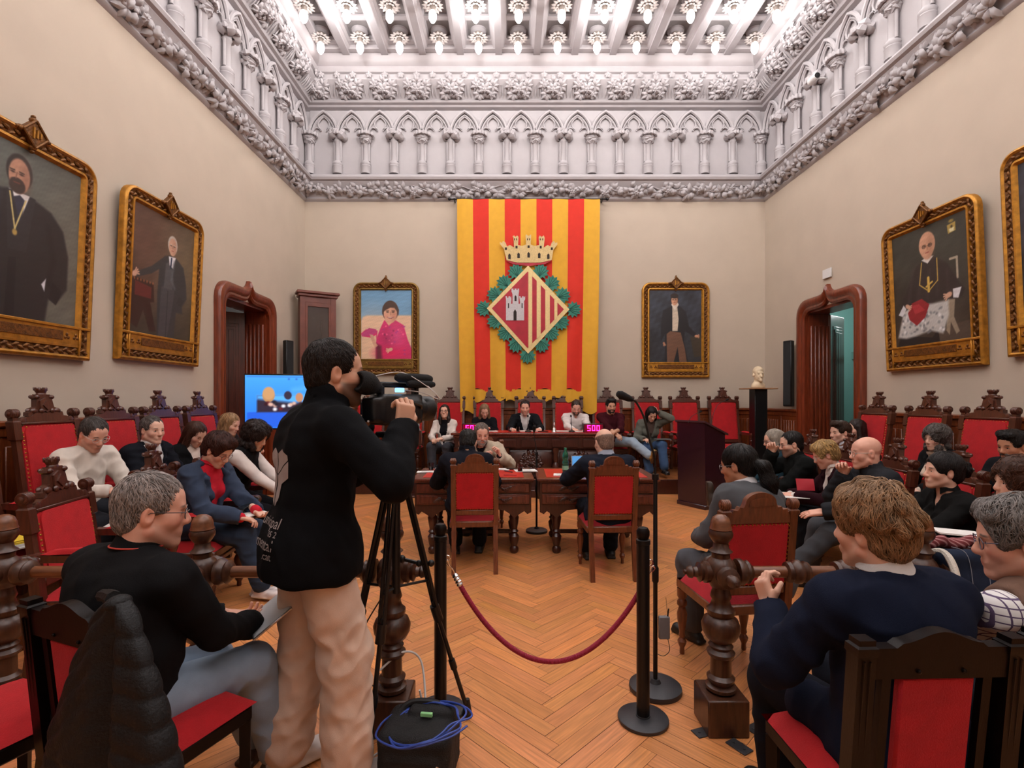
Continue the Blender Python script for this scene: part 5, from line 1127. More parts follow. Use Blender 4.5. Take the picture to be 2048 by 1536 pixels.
        for i in range(4):
            o=(1.5-i)*.0205; L=[.07,.078,.073,.058][i]*q; p=wr+d*(.09-.004*abs(i-1.2))*q+th_side*o*q; a=R(cl*(.8+.12*i)); ang=0; r0_=.0092*q
            for j,f in enumerate((.45,.32,.23)):
                ang+=a*(.55,.85,.6)[j]; v=d*math.cos(ang)+n*math.sin(ang)+th_side*(1.5-i)*.05; p2=p+nrm(v)*L*f; g.cap(p,p2,r0_*(1-.08*j),r0_*(.94-.08*j),.004); p=p2
        p=wr+d*.022*q+th_side*.026*q; p2=p+nrm(th_side*.75+d*.75+n*.35)*.042*q; p3=p2+nrm(th_side*.25+d+n*(.3+cl/120))*.032*q; g.cap(p,p2,.014*q,.0115*q,.012); g.cap(p2,p3,.0105*q,.009*q,.004)
        Hd[k]=(wr,d,n,th_side); parts.append(g.mesh())
    V,Fc=vf_merge(parts); sk=w(C(SKT.get(skin,skin))); hcol=w(C(hair[1])) if hair else sk*.4
    def col(V):
        A=np.tile(sk,(len(V),1)); L=(V-HC)@HM/hs; x,y,z=L.T; ishead=np.arange(len(V))<nhead
        def mixc(m,c): m=np.clip(m,0,1)*ishead; A[:]=A*(1-m[:,None])+w(c)*m[:,None]
        mixc(.35*np.exp(-((np.abs(x)-.045)**2/.0006+(z+.03)**2/.0006))*(y>.03),sk*[1.05,.62,.6])
        mixc(.3*np.exp(-(x**2/.0002+(z+.033)**2/.0002))*(y>.08),sk*[1.02,.65,.6]); mixc(.3*(np.abs(x)>.075),sk*[1.05,.7,.65])
        mixc((1.15-((x/.023)**2+((z+.073)/.0095)**2))*(y>.07)*.8,sk*([.8,.38,.38] if fem else [.8,.5,.5]))
        m=np.clip(1.3-((np.abs(x)-.033)/.017)**4-((z-.021-.12*(.02-np.abs(np.abs(x)-.03)))/.0042)**2,0,1)*(y>.06); mixc(m*.85,hcol*.6 if (not hair or sum(hcol)<.9) else hcol*.5)
        mixc(np.clip(1.2-((np.abs(x)-.033)/.014)**4-((z+.001)/.0035)**2,0,1)*(y>.072)*(.75 if near<2 else .0),w([.02,.012,.01]))
        if stub: mixc(stub*np.clip((-.035-z)/.01+.3,0,1)*np.clip((y-.0)/.02,0,1)*(1-np.clip((np.abs(x)-.06)*60,0,1)*0)*np.clip((z+.14)/.02,0,1),hcol*.8+.01)
        if stub and hair is None: pass
        return A
    smesh('body',(V,Fc),SKM,t,col=col,relax=1)
    eb=MB()
    for q in (-1,1):
        M=Matrix.Translation(Vector(hp(q*.033,.074,-.002)))@Matrix([list(r)+[0] for r in HM]+[[0,0,0,1]])
        eb.add(sphere((0,0,0),.0125*hs,12,8),M,0); eb.add(lathe([(.0055*hs,.0112*hs),(.005*hs,.0125*hs),(.001,.0131*hs)],10),M@RX(-90+12),1)
    if near: eb.build('eyes',[mat('eye_white','d8d2cc',.25),mat('iris_brown','20140e',.2)],t)
    # ---- garments
    def torso(g,tt,arms=True,kk=.05,hips=True):
        if hips: g.ell(Hp+w([0,-.0,.0])+U*.02,w([.165*bw+(.01 if fem else 0),.125*s,.12*s])+tt,kk,TM)
        g.ell(Hp+U*.17*s+Fd*(.0+belly*.35),w([(.125 if fem else .15)*bw+belly*.4,.108*s+belly*.6,.15*s])+tt,kk,TM); g.ell(ch-Fd*.005,w([.15*bw,.112*s,.155*s])+tt,kk,TM)
        g.cap(S[-1],S[1],.05*s+tt,k=kk,sq=(Fd,.95)); 
        for k in (-1,1):
            g.cap(NB-U*.015+Rt*k*.025,S[k]-Rt*k*.02+U*.008,.034*s+tt*.8,.042*s+tt,kk)
            g.ell(Hp+U*.36*s+Rt*k*.08*s-Fd*.055,w([.075,.05,.1])*s+tt,kk,TM)
            if fem: g.ell(Hp+U*.3*s+Rt*k*.068*s+Fd*.085*s,w([.058,.05,.055])*s+tt,.03,TM)
        if arms:
            for k in (-1,1):
                e=El[k]; wr=Wr[k]; m=tt
                g.cap(S[k],e,.052*s*(.85 if fem else 1)+m,.042*s*(.85 if fem else 1)+m,.03)
                if sleeve>.9: g.cap(e,wr-nrm(wr-e)*.0,.043*s*(.85 if fem else 1)+m,.03*s+m*1.05,.018); ew=nrm(wr-e); cw=wr+ew*.0; g.fn(lambda X,Y,Z,cw=cw,ew=ew:-((X-cw[0])*ew[0]+(Y-cw[1])*ew[1]+(Z-cw[2])*ew[2]-.002),cw-.07,cw+.07,.002,-1)
                elif sleeve>.4: g.cap(e,e+(wr-e)*.3,.042*s+m,.04*s+m,.015)
    kind,tc=top
    if kind in ('polo','shirt','blouse') and near: collar(t,NB,U,Rt,Fd,f0,s,cloth(tc),r0=(.055 if fem else .063),gap=24,h=.04,pipe=mat('red_piping','c8463a',.6) if kind=='polo' else None)
    dz=lambda amp,f,seed=0:(lambda V:amp*(-np.abs(wob(V*w([.8,.8,1.1]),f*1.8,seed+3,5))*2.2+.8)+amp*.9*wob(V,f,seed,5)+amp*.35*wob(V,f*3.6,seed+9,5))
    sd0=int(abs(loc[0]*31+loc[1]*17))%50
    if shirt:
        g=SDF(vb*.9); torso(g,.007,False,hips=False)
        g.cap(NB-U*.02,NB+U*.0,.07*s,.067*s,.012); cN=NB+U*.062*s+f0*.01; g.fn(lambda X,Y,Z:-((X-cN[0])*U[0]+(Y-cN[1])*U[1]+(Z-cN[2])*U[2]),cN-.12,cN+.16,.003,-1); g.cap(NB+U*.03,HC-u1*.02,.061*s if not fem else .053*s,k=.004,op=-1)
        smesh('shirt',g,cloth(shirt),t,disp=dz(.002,60,sd0))
        if top[0]!='fleece_' and near: collar(t,NB,U,Rt,Fd,f0,s,cloth(shirt),r0=.055 if fem else .062,gap=26 if top[0]=='jacket' else 8)
        if kind in ('jacket','puffer_open'):
            g=SDF(vb*.6)
            for k in (-1,1): e=nrm(Wr[k]-El[k]); g.cap(Wr[k]-e*.03,Wr[k]-e*.0,.036*s,.036*s,.004)
            smesh('shirt_cuff',g,cloth(shirt),t)
    tt=dict(jacket=.024,sweater=.018,shirt=.016,puffer=.032,polo=.018,vest=.022,fleece=.028,blouse=.018).get(kind,.014)
    g=SDF(vb); torso(g,tt,kind!='vest')
    if st:
        g.ell(Hp+w([0,0,-.08]),w([.19*bw,.155*s,.22])+tt,.05); c=Hp+w([0,0,-.13]); g.fn(lambda X,Y,Z:Z-c[2]+0*X+0*Y,c-.4,c+w([.4,.4,.05]),.006,-1)
    if kind=='jacket' and not st: g.ell(Hp+w([0,-.03,-.03]),w([.19*bw,.15,.12])+tt*.6,.04); [g.cap(Hp+hr*k*.1+w([0,.02,.02]),Hp+hr*k*.15+w([0,.2,.015]),.09*s,.07*s,.04) for k in (-1,1)]; 
    if kind in ('jacket','cardigan'):
        wd,dp=open_
        def vee(X,Y,Z):
            x=(X-NB[0])*Rt[0]+(Y-NB[1])*Rt[1]+(Z-NB[2])*Rt[2]; y=(X-NB[0])*Fd[0]+(Y-NB[1])*Fd[1]+(Z-NB[2])*Fd[2]; z=(X-NB[0])*U[0]+(Y-NB[1])*U[1]+(Z-NB[2])*U[2]
            return np.maximum((np.abs(x)-wd*(z+dp)/dp)*.95,-(y-.015))
        c=NB+Fd*.1-U*.1; g.fn(vee,c-.35,c+.35,.004,-1)
        g.cap(NB-U*.02,HC,.066*s,k=.006,op=-1)
        g2=[(Rt*k*wd*.78+U*.0+Fd*.055,Rt*k*.02-U*dp*.9+Fd*(.15+belly*.5)) for k in (-1,1)]
        for k in (-1,1):
            A_=NB+Rt*k*.06*s-Fd*.045+U*.014; B_=NB+Rt*k*.078*s+Fd*.02-U*.012; C_=NB+Rt*k*(wd*.8+.014)+Fd*.085*s-U*.065
            g.cap(A_,B_,.015,.015,.01); g.cap(B_,C_,.015,.015,.01)
            g.cap(C_,NB+Rt*k*.03+Fd*(.128*s+belly*.6)-U*dp*.85,.018,.012,.012)
        g.cap(NB-Rt*.06*s-Fd*.045+U*.018,NB+Rt*.06*s-Fd*.045+U*.018,.018,k=.014)
    elif kind in ('fleece',):
        g.cap(NB-U*.01,NB+U*.07*s+f0*.012,.082*s,.078*s,.02); g.cap(NB+U*.035,HC,.064*s,k=.004,op=-1)
    elif kind in ('turtleneck',):
        g.cap(NB-U*.01,NB+U*.05*s,.062*s,.06*s,.02)
    elif kind in ('polo','shirt','puffer','blouse'):
        if kind=='puffer': g.cap(NB-U*.01,NB+U*.032*s+f0*.004,.082*s,.078*s,.012); g.cap(NB+U*.012,HC-u1*.02,.059*s if not fem else .052*s,k=.004,op=-1)
        if kind in ('blouse','polo','shirt'):
            def vee(X,Y,Z):
                x=(X-NB[0])*Rt[0]+(Y-NB[1])*Rt[1]+(Z-NB[2])*Rt[2]; y=(X-NB[0])*Fd[0]+(Y-NB[1])*Fd[1]+(Z-NB[2])*Fd[2]; z=(X-NB[0])*U[0]+(Y-NB[1])*U[1]+(Z-NB[2])*U[2]
                dp=.13 if kind=='blouse' else .07; return np.maximum((np.abs(x)-.035*(z+dp)/dp)*.95,-(y-.03))
            g.fn(vee,NB-.2,NB+.2,.004,-1)
    else:
        g.cap(NB-U*.01,NB+U*.012*s,.068*s,.066*s,.02); g.cap(NB+U*.004,HC,.057*s if not fem else .051*s,k=.006,op=-1)
        if kind=='vest':
            for k in (-1,1): g.ell(S[k]+Rt*k*.03*s,w([.06,.085,.1])*s,.02,TM,-1)
    if extra: extra(g,dict(Hp=Hp,U=U,Rt=Rt,Fd=Fd,NB=NB,S=S,El=El,Wr=Wr))
    dd=dz(.0075 if kind!='puffer' else .003,26 if kind!='puffer' else 40,sd0)
    if kind=='puffer': d0=dd; dd=lambda V:d0(V)+.009*np.sqrt(np.abs(np.sin((V-Hp)@U*48)))-.006
    names=dict(jacket='jacket',sweater='sweater',puffer='puffer_jacket',polo='polo_shirt',vest='knitted_vest',fleece='fleece_pullover',blouse='blouse',shirt='buttoned_shirt',turtleneck='turtleneck',cardigan='cardigan')
    tm=smesh(names[kind],g,cloth(tc),t,disp=dd,relax=1)
    if kind=='vest':
        g=SDF(vb)
        for k in (-1,1): g.cap(S[k]-Rt*k*.03,S[k],.062*s,k=.02); g.cap(S[k],El[k],.062*s,.05*s,.03); g.cap(El[k],Wr[k],.05*s,.036*s,.02)
        smesh('shirt_sleeves',g,CHK if shirt is None else cloth(shirt),t,disp=dz(.004,30))
    # trousers
    g=SDF(vb); g.ell(Hp+U*.0,w([.15*bw,.112*s,.1*s]),.05,TM)
    lt=.017+LO
    for k in (-1,1):
        g.cap(HJ[k],K[k],.085*s+min(lt,.017),.062*s+lt,.04); g.cap(K[k],F[k]+nrm(K[k]-F[k])*.035,.06*s+lt,.046*s+lt*1.35,.03)
    if skirt: pass
    dt=dz(.0055+LO*.12,26,sd0+5); smesh('trousers',g,cloth(legs),t,disp=lambda V:dt(V)*np.clip((np.linalg.norm(V-Hp,axis=1)-.2)/.15,.0,1))
    # shoes
    for k in (-1,1):
        sh=nrm(F[k]-K[k]); a=F[k]; fwd=nrm([.12*k,1,0]); 
        if abs(sh[2])<.75: fwd=nrm(w([0,0,1])*.8+w([0,.5,0])-sh*(.8*sh[2])) ; fwd=nrm(fwd-sh*(fwd@sh)); dn=nrm(sh)
        else: dn=w([0,0,-1.]); 
        g=SDF(max(vb*.62,.006)); rt=np.cross(fwd,-dn); M=np.stack([rt,fwd,-dn],1); q=s*(.9 if fem else 1)
        base=a+dn*.045*q if abs(sh[2])<.75 else w([a[0],a[1],max(a[2]-.045,.035)])
        g.cap(base-fwd*.045*q,base+fwd*.14*q,.038*q,.034*q,.03,sq=(dn,.8)); g.cap(a-dn*.01,base,.042*q,.042*q,.03); g.box(base+fwd*.045*q+dn*.024*q,w([.042,.135,.012])*q,.01,.012,M); g.ell(base+fwd*.12*q-dn*.0,w([.043,.06,.03])*q,.02,M)
        sc=w(C(shoe)); so=w(C(sole or shoe)); zt=base@(-dn)-.018*q
        smesh('shoe',g,SHOEM,t,col=lambda V:np.where((V@(-dn)<zt)[:,None],so,sc))
    # hair
    if hair:
        hk=hair[0]; vhh=vh*1.25; g=SDF(vhh); amp,fr=.0035,150
        def el(c,r,k=.02,op=1): g.ell(hp(*c),w(r)*hs,k*hs,HM,op)
        def cp(a,b_,ra,rb=None,k=.02,op=1): g.cap(hp(*a),hp(*b_),ra*hs,(ra if rb is None else rb)*hs,k*hs,op)
        vol=dict(short=.006,side=.012,wavy=.02,curly=.032,bald=.003,crop=.003,buzz=.003,pony=.012,bun=.017).get(hk,.01)
        el((0,-.018,.036),(.078+vol,.096+vol,.088+vol*1.1)); el((0,-.05,-.025),(.066+vol*.7,.054+vol,.066))
        # expose the face
        if hk in ('short','side','crop','wavy','bald','buzz'):
            el((0,.115,-.03),(.1,.075,.108),.012,-1)
            for q in (-1,1): el((q*.088,.022,-.055),(.04,.045,.06),.01,-1); el((q*.09,-.006,-.006),(.02,.022,.034),.006,-1)
            g.cap(hp(-.1,-.02,-.138),hp(.1,-.02,-.138),.05*hs,k=.01,op=-1)
        if hk=='bald': el((0,.0,.1),(.1,.125,.075),.012,-1); amp=.0012
        if hk=='side': cp((-.04,.055,.1),(.05,.04,.11),.03,.026,.02); el((0,.02,.1),(.07,.07,.035))
        if hk=='wavy':
            for i in range(12): r=random.Random(i); cp((r.uniform(-.06,.06),r.uniform(-.08,.06),.1),(r.uniform(-.08,.08),r.uniform(-.09,.08),.085),.026,.02,.012)
            amp,fr=.006,70
        if hk in ('long','bob','straight'):
            ln=dict(long=-.22,bob=-.11,straight=-.26)[hk]
            el((0,.125,-.045),(.064,.085,.125),.012,-1)
            for q in (-1,1): cp((q*.066,.005,.03),(q*.078,.012,ln*.6),.03,.034,.02); cp((q*.078,.012,ln*.6),(q*.07,.02 if hk!='bob' else 0,ln),.034,.024,.02)
            cp((0,-.075,.03),(0,-.085,ln*.95),.062,.05,.03); cp((-.05,-.06,.0),(-.05,-.06,ln),.04,.035,.03); cp((.05,-.06,.0),(.05,-.06,ln),.04,.035,.03)
            amp,fr=.004,110
        if hk=='curly':
            el((0,.12,-.05),(.062,.08,.11),.015,-1)
            for i in range(34):
                r=random.Random(i); a=r.uniform(-1,1)*2.4+PI; z=r.uniform(-.12,.1); rr=.085 if z>-.03 else .08; g.ell(hp(rr*math.sin(a)*1.0,-.01-rr*math.cos(a+PI)*-1.05 if False else -.012+rr*1.1*math.cos(a),z),.033*hs,.01)
            amp,fr=.008,85
        if hk in ('pony','bun'):
            el((0,.125,-.035),(.095,.085,.11),.012,-1)
            for q in (-1,1): el((q*.088,.03,-.06),(.04,.05,.06),.01,-1); el((q*.09,-.006,-.006),(.02,.022,.034),.006,-1)
            g.cap(hp(-.1,-.02,-.138),hp(.1,-.02,-.138),.05*hs,k=.01,op=-1)
            if hk=='pony': cp((0,-.115,.0),(0,-.15,-.03),.026,.04,.01); cp((0,-.15,-.03),(.01,-.165,-.13),.04,.046,.02); cp((.01,-.165,-.13),(.015,-.15,-.24),.046,.022,.02)
            else:
                for i in range(6): a=i*PI/3; cp((0,-.11,.02),(.035*math.cos(a),-.135,.02+.035*math.sin(a)),.03,.024,.01)
            amp,fr=.0025,120
        if hk=='messy':
            el((0,.115,-.035),(.1,.075,.1),.012,-1)
            for q in (-1,1): el((q*.088,.022,-.055),(.04,.045,.06),.01,-1); el((q*.09,-.006,-.006),(.02,.022,.034),.006,-1)
            g.cap(hp(-.1,-.02,-.138),hp(.1,-.02,-.138),.05*hs,k=.01,op=-1)
            el((0,-.01,.06),(.086,.1,.082),.03); el((.02,.06,.1),(.05,.035,.03),.03)
            for i in range(60):
                r=random.Random(i+4); a=r.uniform(0,6.28); e=r.uniform(-.1,1.5)
                if math.sin(a)>.5 and e<.55: continue
                def P_(a,e,h=1.0): return (math.cos(a)*math.cos(e)*.086*h,-.018+math.sin(a)*math.cos(e)*.105*h,.036+math.sin(e)*.102*h)
                da=r.uniform(.1,.35); p0=P_(a,e); p1=P_(a+da*.6,e-.15,1.06); p2=P_(a+da,e-.35,1.04); cp(p0,p1,.016,.014,.008); cp(p1,p2,.014,.006,.008)
            amp,fr=.005,90
        if hop: hop(g,el,cp,hp)
        HL=lambda V:(V-HC)@HM
        hv,hf=g.mesh(); hv=hv+vnormals(hv,hf)*(amp*wob(HL(hv)*w([1.6,1,.35]),fr,2,8)+.5*amp*wob(HL(hv),fr*1.7,5))[:,None]; tone=np.full(len(hv),.62)
        ns=(0,700,3200)[near] if hk!='bald' else (0,300,900)[near]
        if ns:
            L0={'messy':.075,'short':.032,'wavy':.055,'curly':.06,'long':.09,'bob':.07,'pony':.07,'bun':.07,'side':.04,'straight':.1,'bald':.015}.get(hk,.03); cu={'messy':.35,'wavy':.5,'curly':1.5,'short':.25}.get(hk,.1)
            sv,sf,sc_=strands(hv,hf,HC,HM,hs,ns,L0,(.002 if near==1 else .0016)*(1.2 if hk in ('messy','curly','wavy') else 1),cu,.012 if hk in ('messy','curly','wavy') else .005)
            hf=np.vstack([hf,sf+len(hv)]); tone=np.concatenate([tone,sc_]); hv=np.vstack([hv,sv])
        hb=w(C(hair[1])); smesh('hair',(hv,hf),hairmat(hair[1]),t,relax=0,col=lambda V:hb[None]*tone[:,None])
    if beard:
        g=SDF(vh*1.15)
        def el(c,r,k=.02,op=1): g.ell(hp(*c),w(r)*hs,k*hs,HM,op)
        el((0,.034,-.062),(.064,.066,.07)); el((0,.07,-.105),(.03,.024,.026)); el((0,.06,.03),(.1,.1,.062),.008,-1); el((0,.1,-.068),(.026,.024,.013),.006,-1); g.cap(hp(-.1,-.06,-.06),hp(.1,-.06,-.06),.07*hs,k=.01,op=-1)
        for q in (-1,1): el((q*.045,.075,-.022),(.032,.03,.03),.01,-1)
        el((0,.1,-.03),(.022,.03,.024),.006,-1); g.cap(hp(-.024,.092,-.058),hp(.024,.092,-.058),.006*hs,k=.006)
        bb=w(C(beard)); smesh('beard',g,hairmat(beard),t,disp=lambda V:.0015*wob(V,160,3),col=lambda V:np.tile(bb,(len(V),1)))
    if glass:
        mb=MB(); HX=Matrix.Translation(Vector(HC))@Matrix([list(r*hs)+[0] for r in HM]+[[0,0,0,1]]); r=.0016 if near else .0028
        for q in (-1,1):
            mb.add(tube([(q*.033+.0225*math.cos(a),.1-.004*abs(math.cos(a)),.0-.0+.018*math.sin(a)-.003) for a in np.linspace(0,2*PI,19)[:-1]],r,5,closed=True),HX)
            mb.add(tube([(q*.055,.098,.004),(q*.074,.07,.006),(q*.081,-.0,.004),(q*.08,-.02,-.008)],r,5),HX)
        mb.add(tube([(-.011,.103,.0),(0,.107,.004),(.011,.103,.0)],r,5),HX); mb.build('glasses',mat('frame_'+glass,glass,.3,coat=.3),t)
    return t,dict(NB=NB,U=U,Rt=Rt,Fd=Fd,Hd=Hd,HC=HC,hp=hp,K=K,F=F,El=El,S=S,Hp=Hp,M=T(*loc)@RZ(rz))
def collar(t,NB,U,Rt,Fd,f0,s,m,r0=.062,h=.05,gap=22,name='shirt_collar',tip=.035,pipe=None):
    ax=nrm(U*.75+nrm(np.cross(Rt,-f0)*.0+U)*.25+f0*.12); A=np.linspace(R(gap),2*PI-R(gap),40); prof=[(r0+.001,-.015),(r0,h*.5),(r0,h),(r0+.004,h+.004),(r0+.011,h*.6),(r0+.017,h*.12)]
    rings=[]; 
    for k,(r,z) in enumerate(prof):
        o=[]
        for a in A:
            e=max(0,1-min(a,2*PI-a)/1.0); zz=z-(tip*e if k>3 else 0)-.012*e; rr=(r+(.006*e if k>3 else 0))*s
            o.append(NB+U*.022*s+Fd*(.004+.0)+(Rt*math.sin(a)+Fd*math.cos(a))*rr+ax*zz*s)
        rings.append(o)
    o=MB().add(loft(rings,closed=False)).build(name,m,t,angle=70)
    if pipe: MB().add(tube([q+ (q-NB)*.02 for q in rings[-1]],.0028,6)).build('collar_piping',pipe,t)
    return o
def checkm():
    m=mat('checked_cotton','e4e2e2',.85); nt=m.node_tree; L=nt.links; b=nt.nodes['Principled BSDF']; tc=nt.nodes.new('ShaderNodeTexCoord'); mx=None
    out=None
    for ax in ('X','Z'):
        w_=nt.nodes.new('ShaderNodeTexWave'); w_.wave_type='BANDS'; w_.bands_direction=ax; w_.inputs['Scale'].default_value=14; L.new(tc.outputs['Object'],w_.inputs['Vector'])
        g=nt.nodes.new('ShaderNodeMath'); g.operation='GREATER_THAN'; g.inputs[1].default_value=.93; L.new(w_.outputs['Fac'],g.inputs[0])
        if out is None: out=g
        else:
            a=nt.nodes.new('ShaderNodeMath'); a.operation='MAXIMUM'; L.new(out.outputs[0],a.inputs[0]); L.new(g.outputs[0],a.inputs[1]); out=a
    m2=nt.nodes.new('ShaderNodeMix'); m2.data_type='RGBA'; m2.inputs[6].default_value=(*C('e4e2e2'),1); m2.inputs[7].default_value=(*C('5a4a6a'),1); L.new(out.outputs[0],m2.inputs[0]); L.new(m2.outputs[2],b.inputs['Base Color']); return m
CHK=checkm()
PP={}
D=.242; P2=.12
# ---- foreground ----
PP['polo']=person('grey-haired man in a black polo and jeans, seated at lower left with a tablet',(-1.19,1.76,0),-20,near=2,s=1.0,b=1.12,lean=7,head=(38,8,0),hL=(-.02,.36,.66),hR=(.13,.37,.64),top=('polo','151517'),legs='8a9db2',shoe='4a3426',skin='pink',hair=('short','857c78'),glass='3a3a40',stub=.15,tgt=(305,1020),fL=(.02,.5,.08),fR=(.18,.46,.08),belly=.04,nL=(.3,.3,1),nR=(-.3,.3,1),eR=(.5,-.4,-1))
PP['navy']=person('young man with tousled light brown hair in a navy suit, seen from behind',(1.14,1.6,0),6,near=2,s=.99,b=1.08,lean=4,head=(-22,4,-4),hL=(-.2,.26,.8),hR=(.25,.34,.6),eL=(-.8,-.7,-1),eR=(1,-.3,-.8),top=('jacket','141a2c'),shirt='d6d4d4',legs='10131c',shoe='17140f',skin='fair',hair=('messy','83664a'),tgt=(1745,1058),curl=(75,40),nL=(1,0,0),dL=(-.1,.4,.9))
PP['vest']=person('grey-haired man in a brown knitted vest at the right picture edge',(1.62,1.62,0),12,near=2,s=.97,lean=6,b=1.05,head=(-48,8,0),top=('vest','6f5548'),legs='20242c',skin='pink',hair=('wavy','6a6562'),glass='3a3450',tgt=(2035,1080),hL=(-.12,.4,.62),stub=.1)
def cext(g,d):
    pass
PP['cam']=person('bearded camera operator in a black fleece and beige trousers filming',(-.76,2.06,0),-52,seat=None,near=2,s=1.06,b=1.05,lean=5,twist=0,head=(12,2,0),yo=0,hR=(.24,.29,1.43),eR=(.8,.0,-.8),hL=(-.06,.23,1.44),eL=(-.6,.2,-1),top=('fleece','0c0d10'),legs='d4baa8',shoe='ddd6d2',sole='e6e0dc',skin='mid',hair=('short','1e1512'),stub=.75,tgt=(672,738),fL=(-.13,-.06,.08),fR=(.14,.1,.08),loose=.018,curl=(60,70),nR=(-.76,-.1,.1),dR=(-.1,.15,.9),nL=(.2,-.5,.6),dL=(.1,.6,.7))
PP['pony']=person('woman with a dark ponytail in a grey blazer, back to the camera',(1.33,3.02,0),22,near=1,fem=True,s=1.0,b=1.08,lean=16,side=8,head=(-22,12,0),top=('jacket','4a4c50'),shirt='cfcfd4',legs='4b4d53',skin='tan',hair=('pony','120c0b'),glass='8a8a90',tgt=(1476,930),hL=(-.04,.36,.66),hR=(.12,.4,.64),eL=(-.8,-.3,-1))
# ---- left rows ----
PP['white']=person('man in a white sweater and glasses, by the left wall',(-3.3,4.0,P2),-102,near=1,s=.98,lean=12,head=(10,28,0),top=('sweater','d9cfc4'),legs='26282e',skin='pink',hair=('short','4a4340'),glass='c8c4c0',tgt=(188,868),hL=(-.12,.36,.74),hR=(.1,.38,.74),curl=(60,60),stub=.2)
PP['djack']=person('clean-shaven man in a dark jacket and open white shirt, by the left wall',(-3.3,4.68,P2),-98,near=1,s=.98,b=1.08,lean=3,head=(12,4,0),top=('jacket','15171e'),shirt='ddd8d6',legs='15171e',skin='fair',hair=('short','5a524e'),tgt=(305,860),open_=(.1,.34),belly=.03)
PP['brown']=person('long brown-haired woman in a black blazer, looking down by the left wall',(-3.3,5.33,P2),-104,near=1,fem=True,lean=8,head=(4,32,0),top=('jacket','101012'),shirt='d8c8be',legs='121214',skin='fair',hair=('long','4a2c20'),tgt=(392,868))
PP['blonde_l']=person('blonde woman beside the left door, reading',(-3.3,6.0,P2),-95,near=1,fem=True,lean=12,head=(0,20,0),top=('jacket','26201e'),shirt='e0dcd8',legs='1c1c20',skin='fair',hair=('long','a8835c'),tgt=(461,848),hL=(-.05,.4,.85),hR=(.08,.42,.82))
PP['blue']=person('woman in a blue blazer and red turtleneck with papers, left front row',(-2.42,4.0,0),-98,near=2,fem=True,s=1.02,b=1.1,lean=12,head=(4,34,0),top=('jacket','2f3b50'),shirt='c0182c',legs='28364a',shoe='d8ccca',sole='e2dcd8',skin='fair',hair=('wavy','3a1d16'),glass='3a2a2e',tgt=(437,900),hL=(-.02,.44,.68),hR=(.12,.4,.66),fL=(-.1,.42,.08),fR=(.0,.5,.1),kR=(-.1,1,.8),open_=(.12,.42),nL=(0,.3,1),nR=(0,.2,-1))
PP['curly']=person('curly-haired woman in a black waistcoat over a white blouse, left front row',(-2.42,4.75,0),-88,near=1,fem=True,lean=18,head=(8,26,0),top=('vest','121214'),shirt='ddd2cc',legs='17171b',shoe='141416',skin='mid',hair=('curly','2a1c19'),tgt=(512,872),hL=(-.05,.48,.68),hR=(.1,.5,.66),open_=(.07,.2),sleeve=1)
# ---- dais ----
PP['card']=person('woman in a white cardigan and glasses, left end of the dais',(-1.17,8.95,D),172,near=0,fem=True,lean=5,head=(-8,-6,0),top=('cardigan','d8ccc4'),shirt='17151a',legs='3a3c44',skin='fair',hair=('long','2c1a16'),glass='3a2a28',tgt=(889,825),hL=(-.05,.36,.64),hR=(.1,.36,.62),open_=(.09,.5))
PP['bl2']=person('blonde woman in black behind the long table',(-.42,9.2,D),180,near=0,fem=True,lean=10,head=(-6,26,0),top=('sweater','15151a'),legs='15151a',skin='fair',hair=('long','9a7858'),tgt=(969,822),hL=(-.1,.4,.8),hR=(.1,.4,.8))
PP['mayor']=person('man in a dark suit speaking at the centre of the long table',(.3,9.2,D),180,near=1,b=1.08,lean=14,head=(0,10,0),top=('jacket','14161a'),shirt='d8d4d2',legs='14161a',skin='pink',hair=('short','2a211e'),tgt=(1050,815),hL=(-.24,.5,.79),hR=(.24,.5,.79),open_=(.1,.34),stub=.2)
PP['wsh']=person('bearded man in a white shirt writing at the long table',(1.2,9.2,D),180,near=0,lean=12,head=(0,26,0),top=('shirt','d8cfcc'),legs='20242c',skin='pink',hair=('short','3a2a20'),beard='4a3528',tgt=(1152,815),hL=(-.14,.5,.79),hR=(.1,.5,.79))
PP['mar']=person('smiling bearded man in a maroon sweater with crossed legs and tan boots',(1.88,9.0,D),172,near=1,lean=9,head=(-10,8,0),top=('sweater','3c1119'),sleeve=.6,legs='93a3b3',shoe='a07a3c',sole='5a4630',skin='mid',hair=('side','171210'),beard='1c1512',tgt=(1222,812),hL=(-.05,.42,.76),hR=(-.08,.4,.7),fL=(-.62,.52,.36),kL=(-.3,.6,.8),fR=(.1,.42,.08))
PP['gry']=person('dark-haired woman in a grey blazer and jeans touching her hair',(2.62,9.0,D),176,near=1,fem=True,lean=14,head=(-8,36,0),top=('jacket','5a5a52'),shirt='4a3a34',legs='364e70',shoe='1a1a1e',skin='fair',hair=('straight','150d0e'),tgt=(1303,828),hR=(.16,.36,.62),hL=(-.11,.14,1.08),eL=(-1,.4,-.7),fL=(-.15,.5,.14),fR=(.1,.5,.08),curl=(70,40),dL=(.3,-.2,.9),nL=(.8,-.3,0))
PP['grysl']=person('woman in a pale grey top on the dais, mostly hidden behind the video camera',(-1.86,9.1,D),176,near=0,fem=True,lean=6,head=(0,10,0),top=('sweater','8a9090'),legs='2a2c32',skin='fair',hair=('long','4a3226'))
